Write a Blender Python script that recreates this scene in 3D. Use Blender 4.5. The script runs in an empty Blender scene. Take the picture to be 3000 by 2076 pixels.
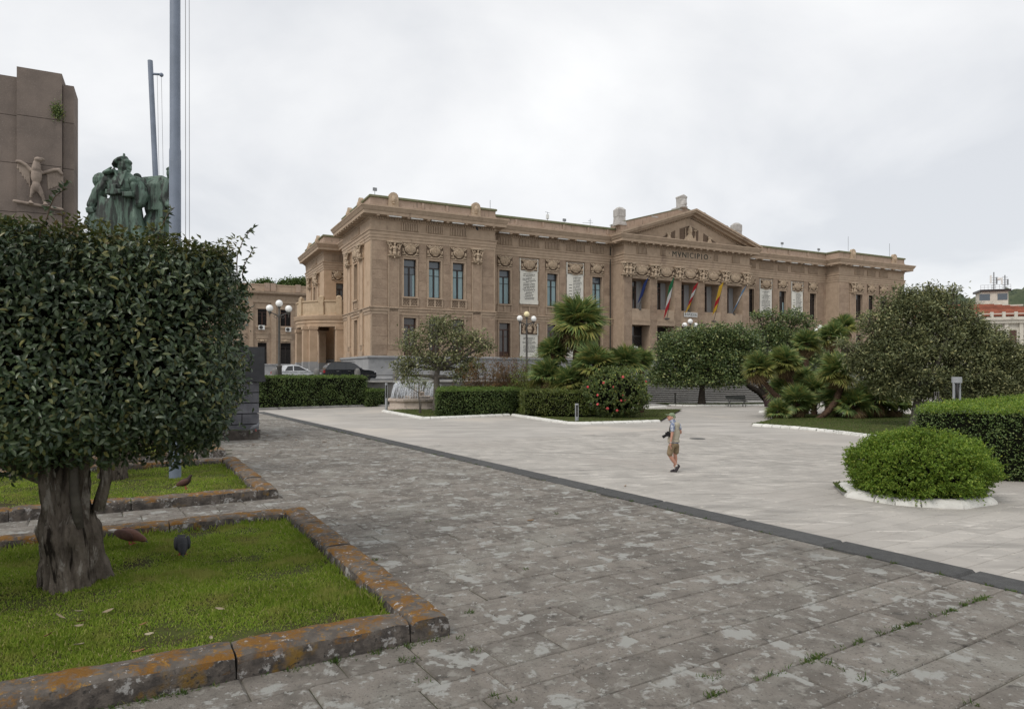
import bpy, bmesh, math, random
import numpy as np
from mathutils import Vector, Matrix, Quaternion, noise as mnoise
R = math.radians
random.seed(7); rng = np.random.default_rng(11)
scene = bpy.context.scene
col = scene.collection
# ------------------------------------------------------------------ camera
F, UC, VH = 2000.0, 1500.0, 1090.0          # focal length and horizon in photograph pixels (3000 wide)
CAMZ = 1.70                                  # eye height above the upper pavement (z = 0)
cam_d = bpy.data.cameras.new('camera'); cam = bpy.data.objects.new('camera', cam_d); col.objects.link(cam)
cam_d.sensor_width = 36.0; cam_d.lens = 36.0*F/3000.0
cam_d.shift_y = (VH-1038.0)/3000.0
cam_d.clip_start = 0.05; cam_d.clip_end = 5000
cam.location = (0,0,CAMZ); cam.rotation_euler = (R(90),0,0)
scene.camera = cam
# ------------------------------------------------------------------ sky, sun, exposure
SUN_DIR = Vector((-0.55,-0.62,0.95)).normalized()       # towards the sun, hidden by thin cloud
world = bpy.data.worlds.new('World'); scene.world = world; world.use_nodes = True
wn = world.node_tree; wn.nodes.clear()
def wN(t, **k):
    n = wn.nodes.new(t)
    for a,b in k.items(): setattr(n,a,b)
    return n
wo = wN('ShaderNodeOutputWorld'); bg = wN('ShaderNodeBackground')
skyt = wN('ShaderNodeTexSky', sky_type='NISHITA', sun_disc=False)
skyt.sun_elevation = math.asin(SUN_DIR.z); skyt.sun_rotation = math.atan2(SUN_DIR.x, SUN_DIR.y)
tc = wN('ShaderNodeTexCoord'); sep = wN('ShaderNodeSeparateXYZ'); wn.links.new(tc.outputs['Generated'], sep.inputs[0])
def wM(op, a, b=None):
    n = wN('ShaderNodeMath', operation=op)
    for i,x in enumerate((a,b)):
        if x is None: continue
        if isinstance(x,(int,float)): n.inputs[i].default_value = x
        else: wn.links.new(x, n.inputs[i])
    return n.outputs[0]
zz = wM('ADD', wM('MAXIMUM', sep.outputs[2], 0.0), 0.28)
cmb = wN('ShaderNodeCombineXYZ')
wn.links.new(wM('DIVIDE', sep.outputs[0], zz), cmb.inputs[0]); wn.links.new(wM('DIVIDE', sep.outputs[1], zz), cmb.inputs[1])
cn = wN('ShaderNodeTexNoise'); cn.inputs['Scale'].default_value = 0.9; cn.inputs['Detail'].default_value = 7; cn.inputs['Roughness'].default_value = .52; cn.inputs['Distortion'].default_value = .35
wn.links.new(cmb.outputs[0], cn.inputs['Vector'])
cr = wN('ShaderNodeValToRGB'); wn.links.new(cn.outputs[0], cr.inputs[0])
e = cr.color_ramp.elements; e[0].position = .38; e[0].color = (.70,.715,.742,1); e[1].position = .62; e[1].color = (.975,.975,.97,1)
m2 = e = cr.color_ramp.elements.new(.5); m2.color = (.845,.850,.860,1)
mx = wN('ShaderNodeMix', data_type='RGBA'); mx.inputs[0].default_value = .90
sc_ = wN('ShaderNodeVectorMath', operation='SCALE'); sc_.inputs[3].default_value = 0.10
wn.links.new(skyt.outputs[0], sc_.inputs[0]); wn.links.new(sc_.outputs[0], mx.inputs[6]); wn.links.new(cr.outputs[0], mx.inputs[7])
wn.links.new(mx.outputs[2], bg.inputs[0]); bg.inputs[1].default_value = 1.0
wn.links.new(bg.outputs[0], wo.inputs[0])
sun_d = bpy.data.lights.new('sun','SUN'); sun_d.energy = 1.5; sun_d.angle = R(24); sun_d.color = (1.0,.955,.90)
sun = bpy.data.objects.new('sun', sun_d); col.objects.link(sun); sun.rotation_euler = SUN_DIR.to_track_quat('Z','Y').to_euler(); sun.location = (0,0,60)
vs = scene.view_settings; vs.view_transform = 'Standard'; vs.look = 'None'; vs.exposure = 0.17; vs.gamma = 1.0; vs.use_curve_mapping = False
scene.cycles.use_denoising = True
scene.cycles.max_bounces = 6; scene.cycles.diffuse_bounces = 3; scene.cycles.transparent_max_bounces = 6
scene.cycles.sample_clamp_indirect = 8
# ------------------------------------------------------------------ pixel helpers
PLZ = -1.20                                  # the lower piazza
def W(u, v, Y): return Vector(((u-UC)/F*Y, Y, CAMZ+(VH-v)/F*Y))
def G(u, v, z=PLZ):
    Y = (CAMZ-z)*F/(v-VH); return Vector(((u-UC)/F*Y, Y, z))
# ------------------------------------------------------------------ materials
def nodes(name):
    m = bpy.data.materials.new(name); m.use_nodes = True; nt = m.node_tree
    b = nt.nodes['Principled BSDF']; return m, nt, b
def link(nt, a, b): nt.links.new(a, b)
def N(nt, t, ins=None, **k):
    n = nt.nodes.new(t)
    for a,b in k.items(): setattr(n,a,b)
    for a,b in (ins or {}).items():
        if hasattr(b,'is_linked') or hasattr(b,'links'): nt.links.new(b, n.inputs[a])
        else: n.inputs[a].default_value = b
    return n
def mixc(nt, fac, a, b):
    n = nt.nodes.new('ShaderNodeMix'); n.data_type = 'RGBA'
    for i,x in ((0,fac),(6,a),(7,b)):
        if isinstance(x,(int,float)): n.inputs[i].default_value = x
        elif isinstance(x,tuple): n.inputs[i].default_value = (*x[:3],1)
        else: nt.links.new(x, n.inputs[i])
    return n.outputs[2]
def ramp(nt, x, lo, hi):
    n = N(nt,'ShaderNodeMapRange'); n.interpolation_type = 'SMOOTHSTEP'
    n.inputs[1].default_value = lo; n.inputs[2].default_value = hi; nt.links.new(x, n.inputs[0]); return n.outputs[0]
def noisen(nt, co, scale, detail=4, rough=.55, dist=0.0, vec=None):
    n = N(nt,'ShaderNodeTexNoise', {'Scale':scale,'Detail':detail,'Roughness':rough,'Distortion':dist})
    if vec:
        mp = N(nt,'ShaderNodeMapping'); mp.inputs['Scale'].default_value = vec; nt.links.new(co, mp.inputs[0]); co = mp.outputs[0]
    nt.links.new(co, n.inputs['Vector']); return n.outputs[0]
MATS = {}
def mat(name, c, c2=None, scale=3.0, rough=.85, spec=.3, metal=0.0, bump=0.0, bscale=40.0, layers=(), objvar=0.0, vec=None, local=False):
    """noise-mottled surface; layers = (colour, scale, lo, hi, detail[, stretch vector])"""
    m, nt, b = nodes(name); MATS[name] = m
    if local: co = N(nt,'ShaderNodeTexCoord').outputs['Object']
    else: co = N(nt,'ShaderNodeNewGeometry').outputs['Position']
    c2 = c2 or tuple(x*.72 for x in c)
    cur = mixc(nt, ramp(nt, noisen(nt,co,scale,6,.6,vec=vec), .32,.68), c, c2)
    if objvar:
        oi = N(nt,'ShaderNodeObjectInfo'); gi = N(nt,'ShaderNodeNewGeometry')
        ad = N(nt,'ShaderNodeMath', operation='ADD'); nt.links.new(oi.outputs['Random'], ad.inputs[0]); nt.links.new(gi.outputs['Random Per Island'], ad.inputs[1])
        fr = N(nt,'ShaderNodeMath', operation='FRACT'); nt.links.new(ad.outputs[0], fr.inputs[0])
        mr = N(nt,'ShaderNodeMapRange'); mr.inputs[3].default_value = 1-objvar; mr.inputs[4].default_value = 1+objvar
        nt.links.new(fr.outputs[0], mr.inputs[0]); s = N(nt,'ShaderNodeVectorMath', operation='SCALE'); nt.links.new(cur, s.inputs[0]); nt.links.new(mr.outputs[0], s.inputs[3]); cur = s.outputs[0]
    for L in layers:
        f = ramp(nt, noisen(nt,co,L[1],L[4] if len(L)>4 else 5,.62,.3,vec=L[5] if len(L)>5 else None), L[2], L[3])
        cur = mixc(nt, f, cur, L[0])
    nt.links.new(cur, b.inputs['Base Color'])
    b.inputs['Roughness'].default_value = rough; b.inputs['Specular IOR Level'].default_value = spec; b.inputs['Metallic'].default_value = metal
    if bump:
        bn = N(nt,'ShaderNodeBump', {'Strength':bump,'Distance':.02}); nt.links.new(noisen(nt,co,bscale,5,.65), bn.inputs['Height']); nt.links.new(bn.outputs[0], b.inputs['Normal'])
    return m
def leafmat(name, c1, c2, c3=None, rough=.45, spec=.35, tr=.25, patch=None):
    m, nt, b = nodes(name); MATS[name] = m
    g = N(nt,'ShaderNodeNewGeometry'); r = N(nt,'ShaderNodeValToRGB')
    nt.links.new(g.outputs['Random Per Island'], r.inputs[0])
    e = r.color_ramp.elements; e[0].color = (*c1,1); e[1].color = (*c2,1); e[0].position = .1; e[1].position = .86
    if c3: x = r.color_ramp.elements.new(.97); x.color = (*c3,1)
    big = ramp(nt, noisen(nt, g.outputs['Position'], .9, 3), .3, .75)
    s = N(nt,'ShaderNodeMapRange'); nt.links.new(big, s.inputs[0]); s.inputs[3].default_value = .78; s.inputs[4].default_value = 1.22
    sc = N(nt,'ShaderNodeVectorMath', operation='SCALE'); nt.links.new(r.outputs[0], sc.inputs[0]); nt.links.new(s.outputs[0], sc.inputs[3])
    out = sc.outputs[0]
    if patch: out = mixc(nt, ramp(nt, noisen(nt, g.outputs['Position'], 2.6, 5, .6), .50, .70), out, patch)
    nt.links.new(out, b.inputs['Base Color']); b.inputs['Roughness'].default_value = rough; b.inputs['Specular IOR Level'].default_value = spec
    t = N(nt,'ShaderNodeBsdfTranslucent'); nt.links.new(out, t.inputs[0])
    ms = N(nt,'ShaderNodeMixShader', {0:tr}); nt.links.new(b.outputs[0], ms.inputs[1]); nt.links.new(t.outputs[0], ms.inputs[2])
    nt.links.new(ms.outputs[0], nt.nodes['Material Output'].inputs[0]); return m
# ------------------------------------------------------------------ mesh helpers
class MB:
    def __init__(s): s.v=[]; s.f=[]
    def add(s, vs, fs):
        o=len(s.v); s.v.extend([tuple(p) for p in vs]); s.f.extend([tuple(i+o for i in f) for f in fs]); return s
    def box(s,x0,x1,y0,y1,z0,z1):
        return s.add([(x0,y0,z0),(x1,y0,z0),(x1,y1,z0),(x0,y1,z0),(x0,y0,z1),(x1,y0,z1),(x1,y1,z1),(x0,y1,z1)],
            [(0,3,2,1),(4,5,6,7),(0,1,5,4),(1,2,6,5),(2,3,7,6),(3,0,4,7)])
    def bar(s,p,q,w,h=None,up=(0,0,1)):
        p=Vector(p); q=Vector(q); h=h or w; d=(q-p).normalized(); u=Vector(up)
        if abs(d.dot(u))>.98: u=Vector((0,1,0))
        a=d.cross(u).normalized()*w/2; b=a.cross(d).normalized()*h/2
        return s.add([p-a-b,p+a-b,p+a+b,p-a+b,q-a-b,q+a-b,q+a+b,q-a+b],[(0,1,2,3),(7,6,5,4),(0,4,5,1),(1,5,6,2),(2,6,7,3),(3,7,4,0)])
    def tube(s,pts,rs,n=8,cap=True):
        pts=[Vector(p) for p in pts]
        if isinstance(rs,(int,float)): rs=[rs]*len(pts)
        rings=[]; a=None
        for i,p in enumerate(pts):
            d=(pts[min(i+1,len(pts)-1)]-pts[max(i-1,0)]).normalized()
            if a is None:
                a=d.cross(Vector((0,0,1)) if abs(d.z)<.9 else Vector((1,0,0))).normalized()
            a=(a-d*a.dot(d)).normalized(); b=d.cross(a)
            rings.append([p+(a*math.cos(2*math.pi*k/n)+b*math.sin(2*math.pi*k/n))*rs[i] for k in range(n)])
        vs=[x for r in rings for x in r]; fs=[]
        for i in range(len(pts)-1):
            for k in range(n):
                k2=(k+1)%n; fs.append((i*n+k,i*n+k2,(i+1)*n+k2,(i+1)*n+k))
        if cap: fs.append(tuple(range(n-1,-1,-1))); fs.append(tuple((len(pts)-1)*n+k for k in range(n)))
        return s.add(vs,fs)
    def lathe(s,prof,n=16,c=(0,0,0)):
        c=Vector(c); vs=[]; fs=[]
        for r,z in prof:
            for k in range(n): a=2*math.pi*k/n; vs.append((c.x+r*math.cos(a),c.y+r*math.sin(a),c.z+z))
        for i in range(len(prof)-1):
            for k in range(n):
                k2=(k+1)%n; fs.append((i*n+k,i*n+k2,(i+1)*n+k2,(i+1)*n+k))
        fs.append(tuple(range(n-1,-1,-1))); fs.append(tuple((len(prof)-1)*n+k for k in range(n)))
        return s.add(vs,fs)
    def ell(s,c,r,rot=None,nu=10,nv=7):
        c=Vector(c); r=r if not isinstance(r,(int,float)) else (r,r,r); vs=[]; fs=[]
        M=rot.to_matrix() if rot is not None else None
        for j in range(1,nv):
            t=math.pi*j/nv
            for k in range(nu):
                a=2*math.pi*k/nu; p=Vector((r[0]*math.sin(t)*math.cos(a),r[1]*math.sin(t)*math.sin(a),r[2]*math.cos(t)))
                vs.append(c+(M@p if M else p))
        top=len(vs); p=Vector((0,0,r[2])); vs.append(c+(M@p if M else p)); p=Vector((0,0,-r[2])); vs.append(c+(M@p if M else p))
        for j in range(nv-2):
            for k in range(nu):
                k2=(k+1)%nu; fs.append((j*nu+k,(j+1)*nu+k,(j+1)*nu+k2,j*nu+k2))
        for k in range(nu):
            k2=(k+1)%nu; fs.append((top,k,k2)); fs.append((top+1,(nv-2)*nu+k2,(nv-2)*nu+k))
        return s.add(vs,fs)
    def cap(s,p,q,r0,r1=None,n=10):          # tapered capsule
        r1=r1 if r1 is not None else r0; p=Vector(p); q=Vector(q); d=(q-p).normalized() if (q-p).length>1e-6 else Vector((0,0,1))
        pts=[]; rs=[]
        for t in (-.98,-.7,-.35,0): pts.append(p+d*r0*t); rs.append(r0*math.sqrt(1-t*t))
        for t in (0,.35,.7,.98): pts.append(q+d*r1*t); rs.append(r1*math.sqrt(1-t*t))
        return s.tube(pts,rs,n)
    def torus(s,c,R_,r,ax='y',a0=0,a1=2*math.pi,n=16,m=6):
        c=Vector(c); pts=[]
        full=abs(a1-a0-2*math.pi)<1e-6
        for i in range(n+1):
            a=a0+(a1-a0)*i/n
            d=Vector((math.cos(a),0,math.sin(a))) if ax=='y' else (Vector((math.cos(a),math.sin(a),0)) if ax=='z' else Vector((0,math.cos(a),math.sin(a))))
            pts.append(c+d*R_)
        return s.tube(pts,r,m,cap=not full)
    def prism(s,poly,z0,z1):
        n=len(poly); vs=[(p[0],p[1],z0) for p in poly]+[(p[0],p[1],z1) for p in poly]
        fs=[tuple(range(n-1,-1,-1)),tuple(range(n,2*n))]+[(i,(i+1)%n,n+(i+1)%n,n+i) for i in range(n)]
        return s.add(vs,fs)
    def yprism(s,poly,y0,y1):                # poly in (x,z), extruded along y
        n=len(poly); vs=[(p[0],y0,p[1]) for p in poly]+[(p[0],y1,p[1]) for p in poly]
        fs=[tuple(range(n)),tuple(range(2*n-1,n-1,-1))]+[((i+1)%n,i,n+i,n+(i+1)%n) for i in range(n)]
        return s.add(vs,fs)
    def xprism(s,poly,x0,x1):                # poly in (y,z), extruded along x
        n=len(poly); vs=[(x0,p[0],p[1]) for p in poly]+[(x1,p[0],p[1]) for p in poly]
        fs=[tuple(range(n-1,-1,-1)),tuple(range(n,2*n))]+[(i,(i+1)%n,n+(i+1)%n,n+i) for i in range(n)]
        return s.add(vs,fs)
    def mesh(s,name,m=None,smooth=False,fix=False):
        me=bpy.data.meshes.new(name); me.from_pydata(s.v,[],s.f)
        if fix:
            bm=bmesh.new(); bm.from_mesh(me); bmesh.ops.recalc_face_normals(bm,faces=bm.faces); bm.to_mesh(me); bm.free()
        if m: me.materials.append(MATS[m] if isinstance(m,str) else m)
        if smooth is True: me.polygons.foreach_set('use_smooth',[True]*len(me.polygons))
        me.update()
        if smooth not in (True,False):
            me.polygons.foreach_set('use_smooth',[True]*len(me.polygons)); me.set_sharp_from_angle(angle=R(smooth))
        return me
    def obj(s,name,m=None,parent=None,smooth=False,loc=None,rz=None,fix=False): return put(name,s.mesh(name,m,smooth,fix),parent,loc,rz)
def put(name,me,parent=None,loc=None,rz=None,rot=None,scale=None):
    o=bpy.data.objects.new(name,me); col.objects.link(o); o.parent=parent
    if loc is not None: o.location=loc
    if rz is not None: o.rotation_euler=(0,0,rz)
    if rot is not None: o.rotation_euler=rot
    if scale is not None: o.scale=scale
    return o
def tag(o,label=None,cat=None,group=None,kind=None):
    if label: o['label']=label
    if cat: o['category']=cat
    if group: o['group']=group
    if kind: o['kind']=kind
    return o
def thing(name,label,cat,loc=(0,0,0),rz=0,group=None):
    o=put(name,None,None,loc,rz); o.empty_display_size=.2; return tag(o,label,cat,group)
def struct(o): o['kind']='structure'; return o
def stuff(o): o['kind']='stuff'; return o
def npmesh(name,V,faces_per,m,smooth=False):
    """V: (n,k,3) array of separate polygons groups; faces_per: list of index tuples inside a group"""
    n,k,_=V.shape; me=bpy.data.meshes.new(name)
    fl=[np.array(f) for f in faces_per]; tot=sum(len(f) for f in fl)
    base=(np.arange(n)*k)[:,None]
    loops=np.concatenate([base+f[None,:] for f in fl],axis=1).reshape(-1)
    lens=np.tile([len(f) for f in fl],n); starts=np.concatenate([[0],np.cumsum(lens)[:-1]])
    me.vertices.add(n*k); me.vertices.foreach_set('co',V.reshape(-1).astype(np.float32))
    me.loops.add(len(loops)); me.loops.foreach_set('vertex_index',loops.astype(np.int32))
    me.polygons.add(len(lens)); me.polygons.foreach_set('loop_start',starts.astype(np.int32)); me.polygons.foreach_set('loop_total',lens.astype(np.int32))
    me.update(calc_edges=True); me.validate()
    if m: me.materials.append(MATS[m] if isinstance(m,str) else m)
    if smooth: me.polygons.foreach_set('use_smooth',[True]*len(me.polygons))
    return me
def unit(a): return a/np.maximum(np.linalg.norm(a,axis=-1,keepdims=True),1e-9)
def leaves(P,D,Nn,L,Wd,droop=.0,fold=.25,six=False):
    """leaf blades: base P, direction D, normal Nn, length L, half width Wd"""
    n=len(P); D=unit(D); S=unit(np.cross(D,Nn)); Nn=unit(np.cross(S,D))
    L=np.broadcast_to(np.asarray(L,float),(n,))[:,None]; Wd=np.broadcast_to(np.asarray(Wd,float),(n,))[:,None]
    tip=P+D*L-Nn*L*droop
    if not six:
        mid=P+D*L*.45+Nn*Wd*fold
        V=np.stack([P,mid-S*Wd,tip,mid+S*Wd],1); return V,[(0,3,2),(0,2,1)]
    m1=P+D*L*.28; m2=P+D*L*.66-Nn*L*droop*.35
    V=np.stack([P,m1+S*Wd*.85+Nn*Wd*fold,m2+S*Wd*.8+Nn*Wd*fold,tip,m2-S*Wd*.8+Nn*Wd*fold,m1-S*Wd*.85+Nn*Wd*fold,m2-Nn*Wd*.05],1)
    return V,[(0,1,2,6),(6,2,3),(0,6,4,5),(6,3,4)]
def rvec(n): return unit(rng.normal(size=(n,3)))
def blob(name,mb,voxel,m,parent=None,smooth_it=2,loc=None,rz=None,dec=None):
    """one continuous skin over overlapping volumes"""
    me=mb.mesh(name+'_tmp',None,False,True); o=bpy.data.objects.new(name,me); col.objects.link(o)
    md=o.modifiers.new('r','REMESH'); md.mode='VOXEL'; md.voxel_size=voxel
    if smooth_it:
        s=o.modifiers.new('s','SMOOTH'); s.iterations=smooth_it; s.factor=.5
    if dec: d=o.modifiers.new('d','DECIMATE'); d.ratio=dec
    dg=bpy.context.evaluated_depsgraph_get(); ev=o.evaluated_get(dg); nm=bpy.data.meshes.new_from_object(ev)
    bpy.data.objects.remove(o); bpy.data.meshes.remove(me)
    nm.name=name; nm.materials.clear(); nm.materials.append(MATS[m] if isinstance(m,str) else m)
    nm.polygons.foreach_set('use_smooth',[True]*len(nm.polygons)); nm.update()
    if parent is False: return nm
    return put(name,nm,parent,loc,rz)
def text_mesh(txt,size,m,extrude=.01,spacing=1.0):
    cu=bpy.data.curves.new('t','FONT'); cu.body=txt; cu.size=size; cu.extrude=extrude; cu.align_x='CENTER'; cu.align_y='CENTER'; cu.space_character=spacing; cu.resolution_u=2
    o=bpy.data.objects.new('t',cu); col.objects.link(o); dg=bpy.context.evaluated_depsgraph_get()
    me=bpy.data.meshes.new_from_object(o.evaluated_get(dg)); bpy.data.objects.remove(o); me.materials.clear(); me.materials.append(MATS[m]); return me
# ------------------------------------------------------------------ palette
LICH=(.375,.372,.345)
mat('slab', (.262,.238,.208),(.186,.168,.146), 4.5, .93, .2, bump=1.0, bscale=85, objvar=.15, layers=[
    ((.138,.125,.11), 1.7,.50,.72,8), ((.305,.29,.255), 1.15,.50,.68,9), ((.10,.09,.08), 55,.55,.72,3), ((.098,.090,.080), 9,.57,.70,7), ((.30,.287,.255), 7.5,.56,.66,9), (LICH, 3.3,.57,.62,10),(LICH, 9.5,.585,.63,9),(LICH,26,.645,.69,3),((.40,.395,.36),5.2,.645,.675,9),((.095,.088,.078),.5,.56,.80,4)])
mat('joint_soil',(.085,.076,.060),(.060,.064,.030),3,.95,layers=[((.13,.118,.10),2,.5,.65,5)])
mat('plaza_slab',(.405,.380,.345),(.335,.315,.287),1.0,.9,.22,bump=.4,bscale=45,objvar=.085,layers=[((.53,.50,.455),2.0,.57,.65,8,(.5,2.2,1)),((.265,.25,.228),.8,.52,.70,6,(.4,2.5,1)),((.49,.455,.40),5,.62,.70,7),((.22,.21,.195),14,.62,.72,4),((.35,.325,.295),.25,.5,.7,3)])
mat('plaza',(.410,.385,.352),(.350,.330,.302),.5,.9,.22,bump=.25,bscale=30,layers=[((.53,.50,.46),1.1,.56,.64,8,(.3,2.6,1)),((.27,.254,.234),.7,.52,.68,7,(.22,2.8,1)),((.47,.43,.38),.16,.5,.7,3),((.35,.325,.295),.07,.5,.66,4)])
mat('plaza_joint',(.25,.23,.205),(.15,.142,.122),3,.95)
mat('basalt',(.085,.085,.083),(.065,.065,.064),9,.85,.25,bump=.6,bscale=90,objvar=.1,layers=[((.14,.14,.135),120,.58,.7,2)])
mat('kerb_lichen',(.130,.105,.085),(.085,.073,.062),9,.95,.15,bump=1.0,bscale=70,local=False,layers=[((.055,.05,.046),5,.52,.68,6),((.36,.345,.325),6.5,.585,.64,7),((.30,.115,.016),3.6,.52,.60,7),((.36,.19,.03),9,.66,.72,5)])
mat('kerb_side',(.110,.095,.082),(.062,.055,.050),7,.95,.15,bump=1.0,bscale=60,layers=[((.30,.29,.275),5.5,.57,.66,8),((.045,.042,.038),3,.54,.7,5),((.16,.10,.03),4.2,.64,.72,5)])
mat('kerb_white',(.66,.65,.61),(.56,.55,.51),3,.85,.25,bump=.4,bscale=25,layers=[((.17,.16,.14),6,.63,.70,5),((.35,.33,.29),14,.66,.74,3)],objvar=.08)
mat('soil',(.045,.036,.022),(.03,.032,.012),5,.95,.1)
mat('turf',(.085,.105,.028),(.06,.058,.024),7,.95,.1,bump=.8,bscale=50,layers=[((.055,.042,.026),2.6,.52,.66,6),((.13,.10,.06),14,.64,.72,3)])
leafmat('grass',(.20,.315,.034),(.36,.44,.07),(.55,.50,.22),.6,.2,.45,(.36,.37,.10))
leafmat('grass_dim',(0.063,0.119,0.025),(0.112,0.168,0.042),(0.196,0.182,0.070),.6,.2,.3)  # darker copy of grass; shade in the piazza beds put into the colour
mat('wall',(.385,.294,.218),(.32,.243,.178),1.6,.95,.15,bump=.5,bscale=14,layers=[((.29,.205,.15),.55,.55,.75,6),((.45,.345,.27),2.6,.62,.74,6,(1,1,3))])
mat('stone_block',(.355,.267,.196),(.275,.203,.148),1.3,.95,.15,bump=.9,bscale=9,objvar=.10,layers=[((.235,.168,.122),2.4,.54,.70,7,(1,1,3.2)),((.45,.35,.265),5.5,.60,.70,5,(1,1,3)),((.13,.09,.065),9,.72,.78,3,(1,1,2))])
mat('trim',(.412,.316,.232),(.345,.263,.192),1.8,.92,.18,bump=.25,bscale=20,layers=[((.25,.185,.138),.8,.56,.76,7,(1,1,.35)),((.19,.145,.11),2.2,.63,.74,6,(2,2,.22))])
mat('side_wall_lit',(.48,.355,.25),(.41,.30,.205),1.1,.92,.18,bump=.25,bscale=18,layers=[((.30,.195,.13),.8,.58,.75,6)])  # lighter, yellower copy of wall; sun on the flank put into the colour
mat('ornament',(.47,.375,.275),(.36,.275,.195),6,.92,.18,bump=.3,bscale=30)
mat('ornament_shade',(.15,.105,.075),(.11,.078,.055),5,.95)  # dark ground; shade behind reliefs and in lattice holes put into the colour
mat('parapet',(.39,.30,.235),(.34,.255,.195),1.2,.95,.15,layers=[((.19,.155,.12),1.6,.56,.68,6,(3,3,.35)),((.12,.105,.08),3,.66,.74,5,(2,2,.6))])
mat('moss',(.135,.155,.085),(.20,.185,.125),3,.95,.1)
mat('plinth',(.335,.335,.335),(.27,.272,.276),.9,.85,.25,bump=.15,bscale=18,objvar=.06,layers=[((.20,.20,.20),.8,.58,.78,5)])
mat('marble',(.68,.66,.59),(.60,.585,.53),1.5,.6,.35,layers=[((.45,.43,.36),2.2,.66,.8,4)])
mat('ink',(.03,.028,.025),None,3,.8)
mat('bronze_text',(.07,.075,.055),(.05,.05,.04),3,.6)
mat('frame_dark',(.022,.017,.015),(.03,.02,.017),3,.45,.4)
mat('frame_brown',(.085,.04,.028),(.06,.03,.022),3,.5,.4)
mat('iron',(.035,.033,.032),(.05,.045,.04),5,.5,.5)
mat('lamp_iron',(.075,.07,.062),(.055,.05,.045),5,.55,.5)
mat('roof_flat',(.20,.19,.18),None,1,.95)
def glassmat(name,c,rough=.06):
    m,nt,b=nodes(name); MATS[name]=m; b.inputs['Base Color'].default_value=(*c,1); b.inputs['Roughness'].default_value=rough; b.inputs['Specular IOR Level'].default_value=.7
glassmat('pane_blue',(.075,.095,.115)); glassmat('pane_dark',(.022,.02,.02)); glassmat('pane_brown',(.05,.042,.04)); glassmat('car_glass',(.012,.014,.016),.03)
mat('curtain',(.31,.42,.44),(.24,.34,.365),6,.8,.3,vec=(4,4,.2)); mat('curtain_grey',(.33,.335,.34),None,6,.9,vec=(4,4,.2))
def opal():
    m,nt,b=nodes('opal'); MATS['opal']=m; b.inputs['Base Color'].default_value=(.80,.80,.78,1); b.inputs['Roughness'].default_value=.25
    m,nt,b=nodes('opal_yellow'); MATS['opal_yellow']=m; b.inputs['Base Color'].default_value=(.80,.70,.42,1); b.inputs['Roughness'].default_value=.3
opal()
mat('bark',(.200,.168,.138),(.092,.075,.061),12,.95,.1,bump=1.0,bscale=48,vec=(1,1,.3),layers=[((.30,.27,.235),14,.54,.66,7,(1,1,.28)),((.026,.021,.017),9,.53,.64,6,(1,1,.22)),((.30,.28,.25),22,.64,.72,5,(1,1,.3))])
mat('bark_grey',(.135,.120,.102),(.085,.075,.064),5,.95,.1,bump=.8,bscale=30)
mat('bark_dark',(.055,.045,.037),(.035,.03,.025),5,.95,.1,bump=.8,bscale=30)
mat('twig',(.10,.07,.045),None,5,.9)
mat('palm_bark',(.12,.075,.05),(.055,.037,.028),14,.95,.1,bump=1.0,bscale=25)
leafmat('leaf_clip',(0.0336,0.0605,0.0291),(0.0918,0.1254,0.0560),(0.2072,0.1960,0.0616),.36,.45,.2)
leafmat('leaf_tip',(.075,.095,.022),(.14,.145,.045),(.16,.12,.05),.4,.4,.3)
mat('foliage_shade',(.006,.008,.005),(.010,.010,.007),5,1,.0)  # near-black filler inside foliage; inner shade put into the colour
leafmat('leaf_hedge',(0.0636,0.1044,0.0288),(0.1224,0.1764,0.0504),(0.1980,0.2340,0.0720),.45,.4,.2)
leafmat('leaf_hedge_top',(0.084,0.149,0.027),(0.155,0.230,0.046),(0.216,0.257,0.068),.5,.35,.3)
leafmat('leaf_bright',(0.101,0.182,0.022),(0.230,0.331,0.043),(0.351,0.405,0.068),.5,.35,.35)
leafmat('leaf_ficus',(0.0702,0.1144,0.0416),(0.1768,0.2249,0.0793),(0.3952,0.4160,0.1560),.38,.5,.2)
leafmat('leaf_magnolia',(0.1038,0.1237,0.0525),(0.2400,0.2500,0.1125),(0.4800,0.4500,0.2400),.42,.45,.2)
leafmat('leaf_big',(0.1040,0.1252,0.0593),(0.2258,0.2393,0.1107),(0.3991,0.3812,0.1733),.45,.4,.2)
leafmat('leaf_red',(0.208,0.098,0.042),(0.143,0.111,0.046),(0.260,0.156,0.065),.5,.3,.3)
leafmat('leaf_lime',(0.144,0.204,0.042),(0.240,0.300,0.072),(0.336,0.360,0.108),.5,.3,.35)
leafmat('leaf_camellia',(0.0700,0.1100,0.0363),(0.1700,0.2200,0.0638),(0.4000,0.4000,0.1000),.4,.45,.2)
leafmat('frond',(0.1209,0.1885,0.0624),(0.2106,0.2756,0.0884),(0.3536,0.3432,0.1105),.45,.4,.2)
leafmat('frond_light',(0.1840,0.2081,0.0586),(0.2829,0.2921,0.0828),(0.3668,0.3162,0.1000),.45,.4,.25)
leafmat('frond_dead',(.15,.105,.055),(.22,.16,.085),(.10,.07,.04),.8,.1,.2)
mat('flower',(.50,.055,.06),(.55,.12,.11),8,.6)
mat('dry_leaf',(.17,.085,.04),(.25,.15,.07),8,.8); mat('pale_leaf',(.34,.30,.21),(.25,.2,.13),8,.8)
mat('bronze',(.105,.165,.128),(.058,.090,.070),3.0,.6,.4,metal=.1,bump=.35,bscale=16,vec=(1.8,1.8,.5),layers=[((.020,.025,.021),3.4,.47,.60,6,(2.6,2.6,.40)),((.21,.29,.235),3.0,.60,.72,5,(2,2,.5))])
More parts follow.
